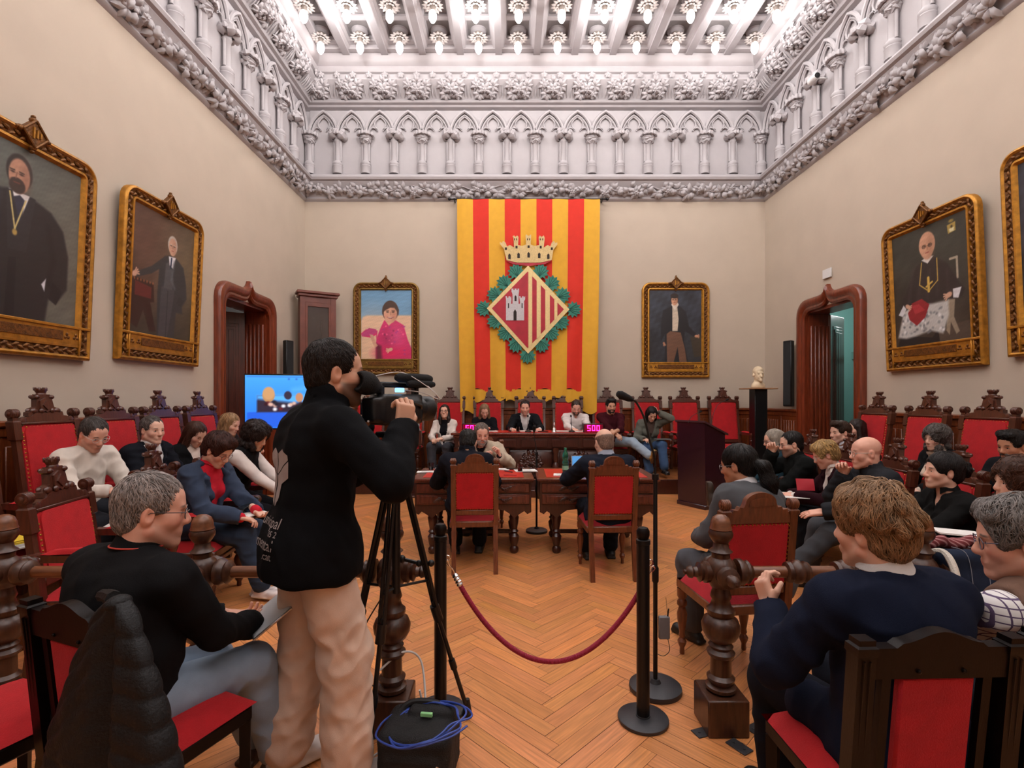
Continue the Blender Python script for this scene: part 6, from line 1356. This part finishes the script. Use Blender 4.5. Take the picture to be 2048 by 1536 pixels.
# ---- desks ----
PP['beige']=person('white-bearded man in a beige jacket, facing the camera behind the left desk',(-.3,6.28,0),178,near=1,b=1.1,lean=24,head=(-14,14,0),top=('jacket','b5a692'),shirt='1c1c22',legs='2a2a30',skin='pink',hair=('short','7a6a60'),beard='a59a94',tgt=(963,868),hL=(-.24,.46,.9),hR=(-.06,.4,.86),eL=(-1,-.3,-1),eR=(1,-.2,-1),curl=(75,75),dL=(.2,.2,.8),dR=(-.3,.3,.7),open_=(.06,.2))
PP['coat']=person('dark-haired man in a dark coat seen from behind at the left desk',(-.37,4.84,0),4,near=1,b=1.05,lean=16,head=(8,30,0),top=('fleece','16171f'),legs='1a1a20',shoe='191614',skin='mid',hair=('short','1e1713'),tgt=(936,885),hL=(-.2,.42,.8),hR=(.15,.42,.8))
PP['baldb']=person('balding man in a dark blue suit seen from behind at the right desk',(.86,4.66,0),3,near=1,b=1.12,lean=10,head=(-10,14,0),top=('jacket','1a1e2a'),shirt='9aa0b0',legs='181b24',shoe='191614',skin='fair',hair=('bald','9a7c6c'),tgt=(1208,885),hL=(-.22,.42,.82),hR=(.2,.42,.82),eL=(-1.2,-.4,-.8))
# ---- right rows ----
PP['teal']=person('woman with a grey bob in a teal jacket, right front row',(3.1,5.86,0),86,near=0,fem=True,lean=6,head=(4,12,0),top=('jacket','1f3540'),shirt='c8b0a0',legs='1b2a36',skin='fair',hair=('bob','a59a8c'),glass='3a1a20',tgt=(1547,888))
PP['blkm']=person('dark-haired man in a black zip pullover, fist at his mouth, right front row',(3.08,5.28,0),84,near=1,lean=6,head=(6,10,0),top=('fleece','101212'),legs='131316',shoe='3a322c',skin='fair',hair=('short','14100f'),stub=.6,glass='14141a',tgt=(1582,888),hR=(.06,.2,1.0),eR=(.5,.3,-1),hL=(-.1,.4,.62),fR=(.1,1.0,.5),kR=(.0,.4,1),curl=(60,85),dR=(-.3,.3,.9))
PP['burg']=person('woman with short blonde curls and white glasses in burgundy velvet',(3.06,4.7,0),76,near=1,fem=True,s=.97,b=1.08,lean=14,head=(4,24,0),top=('jacket','240b12'),shirt='d8cfc8',legs='121216',skin='pink',hair=('wavy','b5935f'),glass='d8d0c8',tgt=(1650,915),hL=(-.12,.42,.66),hR=(.08,.4,.64),open_=(.09,.4))
PP['baldm']=person('bald man in a black quilted jacket, hand on his chin, right front row',(3.02,4.06,0),82,near=1,s=1.0,lean=8,head=(4,4,0),top=('puffer','26282c'),legs='3a3c40',shoe='1a1614',skin='pink',hair=None,glass='b0a8a0',stub=0,tgt=(1732,905),hR=(.05,.19,.95),eR=(.5,.4,-1),hL=(-.1,.42,.66),curl=(15,80),fL=(-.1,.66,.2),kL=(0,.6,1),fR=(.1,.46,.08),dR=(-.3,.4,.8))
PP['blkw']=person('black-haired woman in a black blouse with a bracelet, right front row',(2.98,3.4,0),82,near=2,fem=True,s=.97,b=1.1,lean=4,head=(4,-2,0),top=('blouse','151515'),legs='16181e',skin='fair',hair=('bun','120b0b'),tgt=(1885,952),hR=(.12,.24,.9),eR=(.6,.2,-1),hL=(-.1,.4,.62),curl=(40,70),dR=(-.2,.4,.9))
PP['edge']=person('brown-haired woman cut off by the right picture edge',(2.93,2.82,0),80,near=1,fem=True,s=.98,lean=6,head=(4,2,0),top=('sweater','3a2420'),legs='16181e',skin='fair',hair=('curly','4a2c1e'),tgt=(2035,965))
PP['grc']=person('woman with grey curls and a pale scarf, by the right wall',(4.22,4.95,P2),92,near=1,fem=True,s=.95,lean=6,head=(-4,6,0),top=('jacket','141416'),shirt='cbb8a8',legs='141416',skin='fair',hair=('curly','5a5450'),tgt=(1872,885))
PP['brd']=person('grey-bearded dark-haired man in a dark jacket, by the right wall',(4.22,4.14,P2),96,near=1,s=.95,lean=4,head=(0,10,0),top=('jacket','17181c'),shirt='b8bcc8',legs='1a1a20',skin='tan',hair=('side','181312'),beard='4a4442',tgt=(2025,892))
PP['yng']=person('young man in a navy suit near the right doorway',(3.85,6.0,0),94,near=1,lean=6,head=(0,4,0),top=('jacket','141a2e'),shirt='d0d0d8',legs='141a2e',skin='fair',hair=('side','3a2518'),tgt=(1680,865),seat=.5)
PP['drk']=person('woman with long dark hair behind the young man, near the right doorway',(4.2,6.4,P2),100,near=0,fem=True,s=.96,lean=4,head=(10,8,0),top=('sweater','1a1618'),legs='15151a',skin='fair',hair=('long','2a1814'),tgt=(1712,868))
put(dc0,(-.3,6.34,0),180,'walnut desk chair behind the left desk, under the white-bearded man','desk chairs'); put(dc0,(3.87,6.05,0),94,'walnut desk chair under the young man near the right doorway','desk chairs')
for e in ETA: print('HEAD',*e)
# ================= camera rig =================
TX,TY=-.5,2.24
def tripod():
    t=thing('tripod','black video tripod standing in front of the camera operator','tripod',(TX,TY,0)); ap=arr([0,0,1.17]); n=0
    for fx,fy in ((.29,.26),(-.09,-.13),(-.34,.15)):
        f=arr([fx,fy,.03]); d=ap-f; mid=f+d*.45; lg=MB(); q=nrm(np.cross(d,[0,0,1]))*.014; top=ap+arr([fx,fy,0])*.12
        lg.add(tube([mid-q,top-q],.009,8)).add(tube([mid+q,top+q],.009,8)).add(tube([f,mid+d*.06],.0105,10)).add(tube([mid-nrm(d)*.03,mid+nrm(d)*.05],.022,10)).add(tube([f+d*.2,f+d*.24],.016,10)).build('leg',BLKM,t)
        MB().add(lathe([(.02,-.03),(.024,-.02),(.018,.02),(.012,.05)],12),T(*f)).build('rubber_foot',BLK,t)
        MB().add(tube([ap*arr([1,1,.62]),f+(top-f)*.6],.006,6)).build('spreader_arm',BLKM,t)
    MB().add(lathe([(.018,.7),(.018,1.12),(.06,1.14),(.065,1.19),(.04,1.21),(.045,1.24),(.03,1.26)],18)).build('centre_column',BLKM,t)
    mb=MB().add(box(-.045,.045,-.05,.06,1.26,1.33,.012)).add(lathe([(.04,-.06),(.045,-.05),(.045,.05),(.04,.06)],18),T(0,0,1.34)@RY(90)).add(box(-.035,.035,-.09,.1,1.385,1.41,.005)); mb.build('fluid_head',BLK,t).rotation_euler[2]=R(-36)
    MB().add(tube([(-.05,-.04,1.33),(-.2,-.16,1.2)],.008,8)).add(tube([(-.2,-.16,1.2),(-.25,-.2,1.15)],.014,10)).build('pan_handle',BLKM,t)
tripod()
def camcorder():
    t=thing('camcorder','black professional video camera with foam microphones on the tripod','video camera',(-.5,2.25,1.505),-36); t.scale=(.95,.95,.95)
    sd=SDF(.005); sd.box((0,.0,0),(.055,.12,.07),.015,.01).box((0,-.12,.0),(.045,.05,.055),.015,.02).box((.04,.03,-.005),(.035,.07,.055),.025,.02).cap((0,.11,.0),(0,.17,.0),.048,.052,.01); smesh('camera_body',sd,mat('camera_plastic','101114',.42,bump=.1,bscale=250),t)
    MB().add(lathe([(.05,.15),(.06,.165),(.062,.2),(.058,.205),(.05,.2),(.045,.17),(.001,.168)],28),RX(-90)).build('lens_hood',BLK,t)
    MB().add(lathe([(.043,.0),(.043,.004),(.001,.005)],24),T(0,.17,0)@RX(-90)).build('lens_glass',mat('lens_glass','10141c',.05,coat=1),t)
    mb=MB().add(box(-.014,.014,-.1,.15,.1,.125,.01)).add(box(-.016,.016,.1,.13,.06,.11,.006)).add(box(-.016,.016,-.11,-.08,.06,.11,.006)); mb.build('top_handle',BLKM,t)
    sd=SDF(.006); sd.cap((.0,-.12,.1),(.0,-.17,.115),.03,.044,.02).cap((0,-.17,.115),(0,-.19,.12),.05,.05,.02).ell((0,-.225,.125),(.034,.03,.034),.01,op=-1); smesh('viewfinder_eyecup',sd,FOAM,t)
    for x,z,y0,y1,r in ((.03,.145,-.03,.2,.022),(.05,.118,.02,.2,.017)):
        m=MB().add(lathe([(.001,y0-.005),(r*.6,y0),(r,y0+.02),(r*1.03,(y0+y1)/2),(r,y1-.03),(r*.7,y1-.008),(.001,y1)],18),T(x,0,z)@RX(-90)); m.build('foam_microphone',FOAM,t)
    sc=MB().add(box(-.095,-.062,-.03,.0,-.05,.035,.005)).add(box(-.16,-.06,-.085,-.068,-.055,.035,.006)).build('lcd_panel',BLK,t); MB().add(box(-.152,-.068,-.087,-.085,-.047,.028)).build('display',mat('lcd_dark','0c1210',.1,coat=.5),sc)
    MB().add(box(.03,.055,-.04,.0,.078,.098,.003)).build('status_display',mat('status_blue','3a6aa0',.3,emit='7ab8f0',estr=2),t)
    MB().add(tube(spline([(-.02,-.2,.16),(-.035,-.14,.14),(-.03,-.1,.03),(-.01,-.15,-.04),(.01,-.17,-.05)],8),.0048,8)).build('white_cable',WHT,t)
    MB().add(tube(spline([(.02,.02,.165),(.06,.12,.12),(.07,.2,.06),(.05,.21,.05),(.05,.1,.08),(.02,-.02,.09)],8),.0025,6)).add(tube(spline([(-.01,-.12,.15),(.03,.0,.17),(.07,.1,.12),(.08,.18,.07)],8),.002,6)).build('microphone_cable',WHT,t)
    MB().add(tube([(.05,-.06,.03),(.095,-.02,.04),(.098,.06,.02),(.055,.1,.0)],.008,6)).build('hand_strap',BLK,t)
camcorder()
# logo and lettering on the back of the fleece
from mathutils.bvhtree import BVHTree
def project_on(root,child,polys,m,name,off=.003,div=14):
    me=child.data; bv=BVHTree.FromPolygons([v.co for v in me.vertices],[tuple(p.vertices) for p in me.polygons]); mb=MB()
    for V,F in polys:
        V=arr(V); o=[]
        for x,z in V:
            h=bv.ray_cast(Vector((x,-.6,z)),Vector((0,1,0))); o.append((x,(h[0].y if h[0] else -.12)-off,z))
        mb.add((o,F))
    return mb.build(name,m,root,angle=80)
def quadfill(P,dx=.012): # fill a polygon by vertical strips
    P=arr(P); xs=np.arange(P[:,0].min(),P[:,0].max()+1e-6,dx/2); V=[];F=[]
    def hits(x):
        r=[]
        for a,b in zip(P,np.roll(P,-1,0)):
            if (a[0]<=x)!=(b[0]<=x): r.append(a[1]+(x-a[0])/(b[0]-a[0])*(b[1]-a[1]))
        return sorted(r)
    for x0,x1 in zip(xs[:-1],xs[1:]):
        h0=hits(x0+1e-5); h1=hits(x1-1e-5)
        if len(h0)<2 or len(h1)<2 or len(h0)!=len(h1): continue
        for q in range(0,len(h0)-1,2):
            m=max(1,int(abs(h0[q+1]-h0[q])/.012)); n=len(V)
            for k in range(m+1): t=k/m; V+= [(x0,h0[q]*(1-t)+h0[q+1]*t),(x1,h1[q]*(1-t)+h1[q+1]*t)]
            F+=[(n+2*k,n+2*k+1,n+2*k+3,n+2*k+2) for k in range(m)]
    return V,F
ct,ci=PP['cam']; fle=[c for c in ct.children if c.name.startswith('fleece')][0]; PRT=mat('screen_print','a59a98',.8)
z=1.36; cx=-.0; k=.225; X=lambda a:cx+a*.001*1.75; Z=lambda b:z-b*k*.001
L1=[(-62,0+20),(-38,0),(-2,80),(-2,420),(-62,250)]; 
polys=[quadfill([(X(a),Z(b)) for a,b in Q]) for Q in ([(-55,130),(-30,10),(-1,100),(-1,455),(-55,290)],[(1,100),(32,0),(58,110),(58,170),(1,455)],[(-56,310),(-2,475),(-2,1000),(-36,860),(-40,600),(-62,530)],[(2,475),(58,195),(54,480),(26,600),(22,860),(2,1000)])]
project_on(ct,fle,polys,PRT,'printed_logo')
def textmesh(s,size):
    cu=bpy.data.curves.new('lettering','FONT'); cu.body=s; cu.size=size; cu.align_x='RIGHT'; cu.resolution_u=2; o=bpy.data.objects.new('lettering',cu); me=o.to_mesh(); V=[(v.co.x,v.co.y) for v in me.vertices]; F=[tuple(p.vertices) for p in me.polygons]; o.to_mesh_clear(); bpy.data.objects.remove(o); return V,F
TP=[]
for s_,sz,zz,xr in (('municipal',.055,1.065,.1),('05 2',.03,1.035,.1),('mental',.06,.985,.1),('.cat',.042,.95,.09)):
    V,F=textmesh(s_,sz); TP.append(([(x+xr,y+zz) for x,y in V],F))
project_on(ct,fle,TP,PRT,'printed_lettering')
# ================= equipment bag and cables =================
def bag():
    t=thing('equipment_bag','black equipment bag with green labels on the floor between tripod legs','bag',(-.37,2.1,0),-6); sd=SDF(.007)
    sd.box((0,0,.12),(.15,.12,.11),.04,.02).box((0,.0,.19),(.13,.11,.035),.03,.02).box((0,-.115,.09),(.11,.02,.07),.02,.02).box((.04,.05,.225),(.1,.035,.03),.02,.01); smesh('bag_body',sd,mat('ballistic_nylon','0d0d0f',.75,bump=.5,bscale=250),t,disp=lambda V:.004*wob(V,40,2)+.002*wob(V,110,4))
    MB().add(tube(spline([(-.12,.03,.21),(-.06,.08,.25),(.06,.08,.25),(.13,.03,.21)],8),.013,8)).build('carry_handle',BLK,t)
    MB().add(box(.0,.05,.0,.014,.24,.256,.002)).add(lathe([(.02,0),(.02,.002)],16),T(.0,-.05,.2265)).build('green_label',mat('label_green','8fd28f',.5),t)
    MB().add(lathe([(.012,0),(.012,.03),(.008,.04)],10),T(.1,-.125,.1)).build('zip_pull',CHROME,t)
bag()
def coil(name,label,c,rx,ry,n,m,r,seed,h=.0):
    q=random.Random(seed); P=[]
    for k in range(n*14): a=k*2*PI/14; L_=k//14; e=1+q.uniform(-.03,.03); P.append((c[0]+rx*e*math.cos(a)*(1-.09*(L_%3))+(-.02,.02,.0,.03)[L_%4],c[1]+ry*e*math.sin(a),max(c[2]+r+q.uniform(0,.014)+h*math.cos(a),r)))
    return tag(MB().add(tube(spline(P,4),r,7)).build(name,m),label,'cable')
coil('network_cable','loose coil of blue cable lying on the black bag',(-.35,2.05,.235),.165,.13,4,mat('blue_cable','2f4aa0',.4),.0042,3,.03)
coil('white_cable_coil','coil of white cable on the floor beside the black bag',(-.53,2.08,.01),.07,.12,3,WHT,.0045,5)
tag(MB().add(tube(spline([(-.6,2.35,.3),(-.5,2.4,.36),(-.42,2.42,.3),(-.38,2.3,.12),(-.4,2.26,.26)],8),.005,7)).build('white_cable'.replace('white_cable','looped_cable'),WHT),'white cable looping from the left balustrade post down to the bag','cable')
tag(MB().add(tube(spline([(-.55,2.18,.7),(-.66,2.25,.5),(-.68,2.35,.3),(-.6,2.5,.05),(-.75,2.65,.005),(-.95,2.7,.005),(-1.2,2.72,.005)],8),.003,6)).build('power_cable',BLK),'thin black cable hanging from the tripod and running over the floor','cable')
tag(MB().add(tube(spline([(-.72,2.2,.004),(-.62,2.12,.004),(-.5,1.98,.004),(-.35,1.9,.004)],8),.0035,6)).build('power_cable',BLK),'thin black cable on the floor beside the white shoe','cable')
t=thing('clamp_arm','small black articulated clamp arm between the tripod and the balustrade','clamp',(0,0,0)); MB().add(tube([(-.5,2.36,.81),(-.42,2.36,.79),(-.36,2.33,.8)],.009,8)).build('arm',BLKM,t); MB().add(sphere((-.42,2.36,.79),.016)).add(sphere((-.5,2.36,.81),.018)).add(sphere((-.36,2.33,.8),.016)).build('joint',BLKM,t)
# ================= quilted jacket on the chair back =================
def jacket():
    t=thing('quilted_jacket','black quilted down jacket hung over the left foreground chair back','jacket',(-1.075,1.40,.0),-22)
    def srf(m):
        nu,nv=110,120; V=[]
        for j in range(nv+1):
            v=j/nv; z=1.0-v*.85; wl=.014+.31*min(1,v*1.3)**.62; wr=.014+.33*min(1,v*1.2)**.66; cy=-.0-.03*v; 
            for i in range(nu):
                a=2*PI*i/nu; c,s_=math.cos(a),math.sin(a); x=(wr if c>0 else wl)*np.sign(c)*abs(c)**.6; ay=.024+.035*min(1,v*2.2)
                ftn=s_<0; y=cy+ay*np.sign(s_)*abs(s_)**.7
                sx=x-.015-.05*v
                if ftn: g=math.exp(-(sx/(.012+.02*v))**2); y+=.06*g*min(1,v*5)
                q=(z*.95-x*.9) if sx<0 and v<.5 else (z*.95+x*.12+.25*max(0,v-.5)*math.sin(x*9))
                b=abs(math.sin(q*50))**.42; n_=arr([c,s_]); n_/=np.linalg.norm(n_)+1e-9; hgt=.011*b-.007+.003*math.sin(x*60+z*13)
                V.append((x+n_[0]*hgt,y+n_[1]*hgt,z-.012*(1-c*c)*0))
        V=arr(V); ii,jj=np.meshgrid(np.arange(nu),np.arange(nv)); a=(jj*nu+ii).ravel(); b=(jj*nu+(ii+1)%nu).ravel(); F=np.stack([a,b,b+nu,a+nu],1)[:,::-1]; return V,F
    smesh('quilted_shell',srf(0),mat('down_jacket','101012',.6,bump=.3,bscale=120,spec=.3),t)
    MB().add(sphere((0,.0,.99),(.026,.035,.022),14,10)).add(tube(spline([(-.02,.0,1.0),(-.1,.03,.985),(-.16,.05,.97)],6),[.02]*6+[.018]*6+[.014],8)).build('collar_loop',MATS['down_jacket'],t)
jacket()
# denim jacket with fleece edge and plaid lining over the right rail
def denim():
    t=thing('denim_jacket','dark denim jacket with white fleece edge draped over the right balustrade rail','jacket',(2.2,2.42,.0)); g=SDF(.007)
    for x in np.linspace(-.14,.22,7):
        g.cap((x,-.02,.79+.01*math.sin(x*40)),(x-.03,-.1,.55),.03,.03,.04); g.cap((x,.0,.8),(x+.02,.12,.72),.035,.03,.04)
    smesh('denim_cloth',g,cloth('1d2536',.85,.1,.3),t,disp=lambda V:.006*wob(V,45,3)); 
    MB().add(tube(spline([(-.17,.06,.8),(-.155,-.02,.825),(-.17,-.1,.74),(-.2,-.14,.56)],8),.016,8)).build('fleece_edge',mat('white_fleece','d6cfc4',.95,bump=.6,bscale=150),t)
    for k in range(4): MB().add(tube(spline([(-.08+k*.08,.03,.84),(-.07+k*.08,-.05,.815),(-.1+k*.08,-.12,.6)],6),.0016,4)).build('seam',mat('denim_thread','7a7a80',.8),t)
    g=SDF(.007)
    for k in range(5): g.cap((-.12+k*.05,.1,.84+.012*math.sin(k*2)),(-.06+k*.05,.16,.83),.028,.02,.02)
    m=mat('red_plaid','7a3638',.9); nt=m.node_tree; tc=nt.nodes.new('ShaderNodeTexCoord'); w=nt.nodes.new('ShaderNodeTexWave'); w.inputs['Scale'].default_value=18; w.bands_direction='DIAGONAL'; r=nt.nodes.new('ShaderNodeValToRGB'); r.color_ramp.elements[0].color=(*C('6a2428'),1); r.color_ramp.elements[1].color=(*C('b08080'),1); r.color_ramp.elements[0].position=.6; nt.links.new(tc.outputs['Object'],w.inputs['Vector']); nt.links.new(w.outputs['Fac'],r.inputs['Fac']); nt.links.new(r.outputs['Color'],nt.nodes['Principled BSDF'].inputs['Base Color'])
    smesh('plaid_lining',g,m,t,disp=lambda V:.005*wob(V,80,3))
denim()
# ================= papers and small objects =================
def sheet(name,label,cat,loc,w,h,rz=0,tilt=0,m=PAPER,th=.004,lines=0,rx=0,group=None,off=0):
    t=MB(); t.add(grid(lambda u,v:((u-.5)*w,(v-.5)*h,th+.004*math.sin(u*3)*math.cos(v*2)),8,8)); t.add(([(x,y,z) for x,y,z in grid(lambda u,v:((.5-u)*w,(v-.5)*h,.0),2,2)[0]],grid(lambda u,v:(0,0,0),2,2)[1])); t.add(box(-w/2,w/2,-h/2,h/2,0,th*.9))
    o=tag(t.build(name,m),label,cat,group); o.location=loc; o.rotation_euler=(R(rx),R(tilt),R(rz))
    if lines:
        l=MB(); q=random.Random(int(w*1000)+lines)
        for k in range(lines): x1=w*.4*q.uniform(.3,1); l.add(box(-w*.4,x1,h*.4-k*h*.8/lines-.002,h*.4-k*h*.8/lines,th+.0045,th+.005))
        l.build('printed_lines',PAPERT,o)
    return o
sheet('papers','sheaf of printed papers on the lap of the woman in the blue blazer','papers',(-2.08,3.98,.655),.3,.23,-40,0,lines=9,rx=8)
t=thing('mobile_phone','dark mobile phone held by the woman in the blue blazer','phone',(-2.06,4.02,.72),-30); MB().add(box(-.04,.04,-.08,.08,0,.01,.004)).build('case',BLK,t); MB().add(box(-.036,.036,-.075,.075,.01,.011)).build('screen',mat('phone_glass','22262c',.1),t); t.rotation_euler[0]=R(25)
YF_=mat('yellow_card','e8c838',.7)
for k,(m,z) in enumerate(((PAPER,.625),(PAPER,.636),(YF_,.648),(YF_,.655))): sheet('folder' if m is YF_ else 'paper_stack','%s on the seat of the leftmost wall armchair'%(['lowest white papers under the folders','upper white papers under the folders','lower yellow folder','topmost yellow folder'][k]),'folder' if m is YF_ else 'papers',(-3.1-.02*k,3.27-.01*k,z),.3,.23,75-k*5,0,m,.006)
sheet('paper_stack','white papers on the empty seat arm between the left rows','papers',(-2.78,3.75,.63),.3,.21,20,0,th=.01)
t=thing('tablet','silver tablet in the hands of the man in the black polo','tablet',(-.985,2.1,.665),-60); MB().add(box(-.12,.12,-.085,.085,0,.008,.003)).build('back_shell',mat('brushed_silver','a8a8ac',.3,metal=.9),t); MB().add(box(-.113,.113,-.078,.078,.008,.0095)).build('screen',mat('tablet_screen','b9bcc0',.2),t); t.rotation_euler[0]=R(35)
# desk top things
DZ=.7635
def tumbler(label,loc,lvl=.5):
    t=thing('drinking_glass',label,'glass',loc); MB().add(lathe([(.024,.004),(.026,.0),(.03,.085),(.0285,.085),(.025,.008),(.001,.008)],20,False)).build('tumbler',mat('clear_glass','f0f0f0',.02,trans=1.0),t); MB().add(lathe([(.0245,.009),(.0245+.004*lvl,.085*lvl)],16)).build('water',mat('water','d8dcdc',.02,trans=.9),t)
tumbler('water glass at the left end of the left desk',(-.87,5.62,DZ)); tumbler('water glass near the middle of the desks',(.11,5.52,DZ)); tumbler('taller water glass left of the man in the dark suit on the long table',(-.0,8.45,1.006),.3); tumbler('water glass nearest the microphone of the man in the dark suit',(.13,8.42,1.006),.6)
def bottle():
    t=thing('water_bottle','green plastic water bottle standing on the right desk','bottle',(.6,5.53,DZ)); MB().add(lathe([(.03,0),(.034,.01),(.034,.07),(.03,.08),(.034,.09),(.034,.11),(.026,.125),(.033,.14),(.034,.17),(.028,.2),(.014,.225),(.013,.24)],22)).build('bottle_body',mat('green_pet','2f8f6a',.08,trans=.75),t)
    MB().add(lathe([(.0155,.236),(.0155,.256),(.012,.258)],14)).build('cap',mat('green_cap','2a7a5c',.4),t); MB().add(lathe([(.035,.02),(.035,.065)],22,False)).build('bottle_label',mat('bottle_label','7fc0a0',.5),t)
bottle()
sheet('papers','white papers on the right side of the left desk','papers',(.17,5.6,DZ),.24,.2,8,lines=5); sheet('papers','sheaf of papers under the bottle side of the right desk','papers',(.6,5.26,DZ),.3,.16,-6,lines=5,th=.008); sheet('papers','white sheet before the man in the beige jacket','papers',(-.1,5.7,DZ),.2,.14,-10)
sheet('papers','loose sheet under the left water glass','papers',(-.9,5.5,DZ),.2,.13,5); sheet('notebook','black notebook between the glass and papers','notebook',(.03,5.72,DZ),.14,.1,0,m=BLK,th=.008)
t=thing('calculator_keyboard','dark grey keyboard angled on the left desk','keyboard',(-.72,5.52,DZ),10); MB().add(box(-.085,.085,-.13,.13,0,.014,.003)).build('housing',GREYP,t); mb=MB(); [mb.add(box(-.075+i*.03,-.052+i*.03,-.115+j*.026,-.095+j*.026,.014,.02,.002)) for i in range(5) for j in range(9)]; mb.build('keys',BLK,t); t.rotation_euler[0]=R(8)
for x,y,a,l in ((.0,5.24,85,'red pen on the front of the left desk'),(-.02,5.5,40,'dark pen on the red inlay of the left desk')): o=tag(MB().add(tube([(-.07,0,.006),(.06,0,.006),(.07,0,.006)],[.005,.005,.001],8)).build('pen',mat('pen_'+l[:4].strip(),'a01828' if a>80 else '401018',.3)),l,'pen'); o.location=(x,y,DZ); o.rotation_euler[2]=R(a+90)
t=thing('laptop','small open laptop with a blue screen on the right desk','laptop',(.83,5.62,DZ),0); MB().add(box(-.14,.14,-.1,.1,0,.012,.004)).build('keyboard_base',mat('laptop_grey','8a8c90',.4),t); l=MB().add(box(-.14,.14,0,.008,0,.14,.003)).build('lid',mat('laptop_grey','8a8c90',.4),t); l.location=(0,.1,.012); l.rotation_euler[0]=R(-12); MB().add(box(-.13,.13,-.0015,0,.01,.133)).build('laptop_screen',mat('laptop_screen','3a78b0',.2,emit='5aa0e0',estr=.5),l)
sheet('papers','papers before the blonde woman on the long table','papers',(-.35,8.55,1.006),.28,.2,10,th=.008); sheet('papers','papers before the man in the dark suit','papers',(.32,8.62,1.006),.3,.21,0,th=.006); sheet('papers','papers before the bearded man in white','papers',(.9,8.55,1.006),.3,.21,-8,th=.01); sheet('papers','papers under the writing hand of the bearded man','papers',(1.15,8.5,1.006),.25,.2,5,th=.006); sheet('mobile_phone','black phone lying right of the man in the dark suit','phone',(.55,8.5,1.006),.08,.15,60,m=BLK,th=.01)
t=thing('hand_bell','small silver table bell with handle on the long table','bell',(.73,8.45,1.006)); MB().add(lathe([(.045,0),(.04,.01),(.03,.04),(.026,.06),(.012,.072)],20)).build('bell',CHROME,t); MB().add(lathe([(.007,.07),(.013,.09),(.007,.11),(.015,.125),(.006,.14),(.01,.15),(.001,.16)],14)).build('handle',CHROME,t)
for x,y,z,l,a in ((.43,8.72,1.02,'pen in the hand of the man in the dark suit',70),(1.06,8.68,1.02,'pen in the hand of the bearded man in white',60)):
    o=tag(MB().add(tube([(0,0,0),(.0,0,.14)],[.0015,.004],6)).build('pen',BLK),l,'pen'); o.location=(x,y,z); o.rotation_euler=(R(25),R(-15),0)
# leaflets and books on the right
rb=mat('red_leaflet','b0182a',.5)
sheet('leaflet','red and white leaflet open in the hands of the woman in burgundy','leaflet',(2.72,4.7,.76),.11,.15,80,-70,m=rb,th=.006); sheet('papers','white sheets on the lap of the woman in burgundy','papers',(2.6,4.74,.655),.3,.25,76,0,lines=6); sheet('leaflet','pink leaflet on the lap of the man in the black pullover','leaflet',(2.62,5.2,.66),.22,.15,70,-10,m=mat('pink_paper','d08a90',.7))
sheet('folder','dark green folder on the lap of the woman in a black blouse','folder',(2.55,3.4,.68),.34,.26,82,-14,m=mat('green_card','17301f',.6),th=.008)
sheet('magazine','open white magazine before the brown-haired woman at the right edge','magazine',(2.5,2.85,.8),.28,.2,60,6,th=.008)
sheet('folder','dark notebook on the lap of the woman in a grey blazer on the dais','folder',(2.6,8.68,.86),.2,.24,90,0,m=mat('grey_card','5a5c5e',.6),th=.01)
# bracelet
b,bi=PP['blkw']; wr,d,n,s_=bi['Hd'][1]; u=np.cross(d,n); MB().add(tube([wr-d*.012+.031*(math.cos(a)*n+math.sin(a)*u) for a in np.linspace(0,2*PI,19)[:-1]],.0045,7,closed=True)).build('bracelet',mat('pale_gold','cdbd8c',.3,metal=.8),b)
# scarf for the grey-curled woman, piping on the polo collar
g_,gi=PP['grc']; sd=SDF(.009)
for k in (-1,1): sd.cap(gi['NB']+gi['Rt']*k*.06+gi['U']*.01,gi['NB']+gi['Rt']*k*.045+gi['Fd']*.15-gi['U']*.2,.028,.03,.03,sq=(gi['Fd'],.7))
sd.cap(gi['NB']+gi['Fd']*.06-gi['Rt']*.05,gi['NB']+gi['Fd']*.06+gi['Rt']*.05,.028,k=.03); smesh('scarf',sd,cloth('cdb9a6'),g_,disp=lambda V:.003*wob(V,70,2))
t=thing('card_holder','dark music-stand style console left of the long table','stand',(-1.6,8.1,.0)); MB().add(box(-.2,.2,-.02,.02,.82,1.05,.006)).build('panel',DKW,t); MB().add(box(-.02,.02,-.02,.02,0.02,.85,.004)).add(box(-.15,.15,-.12,.12,0,.03,.006)).build('support',DKW,t)
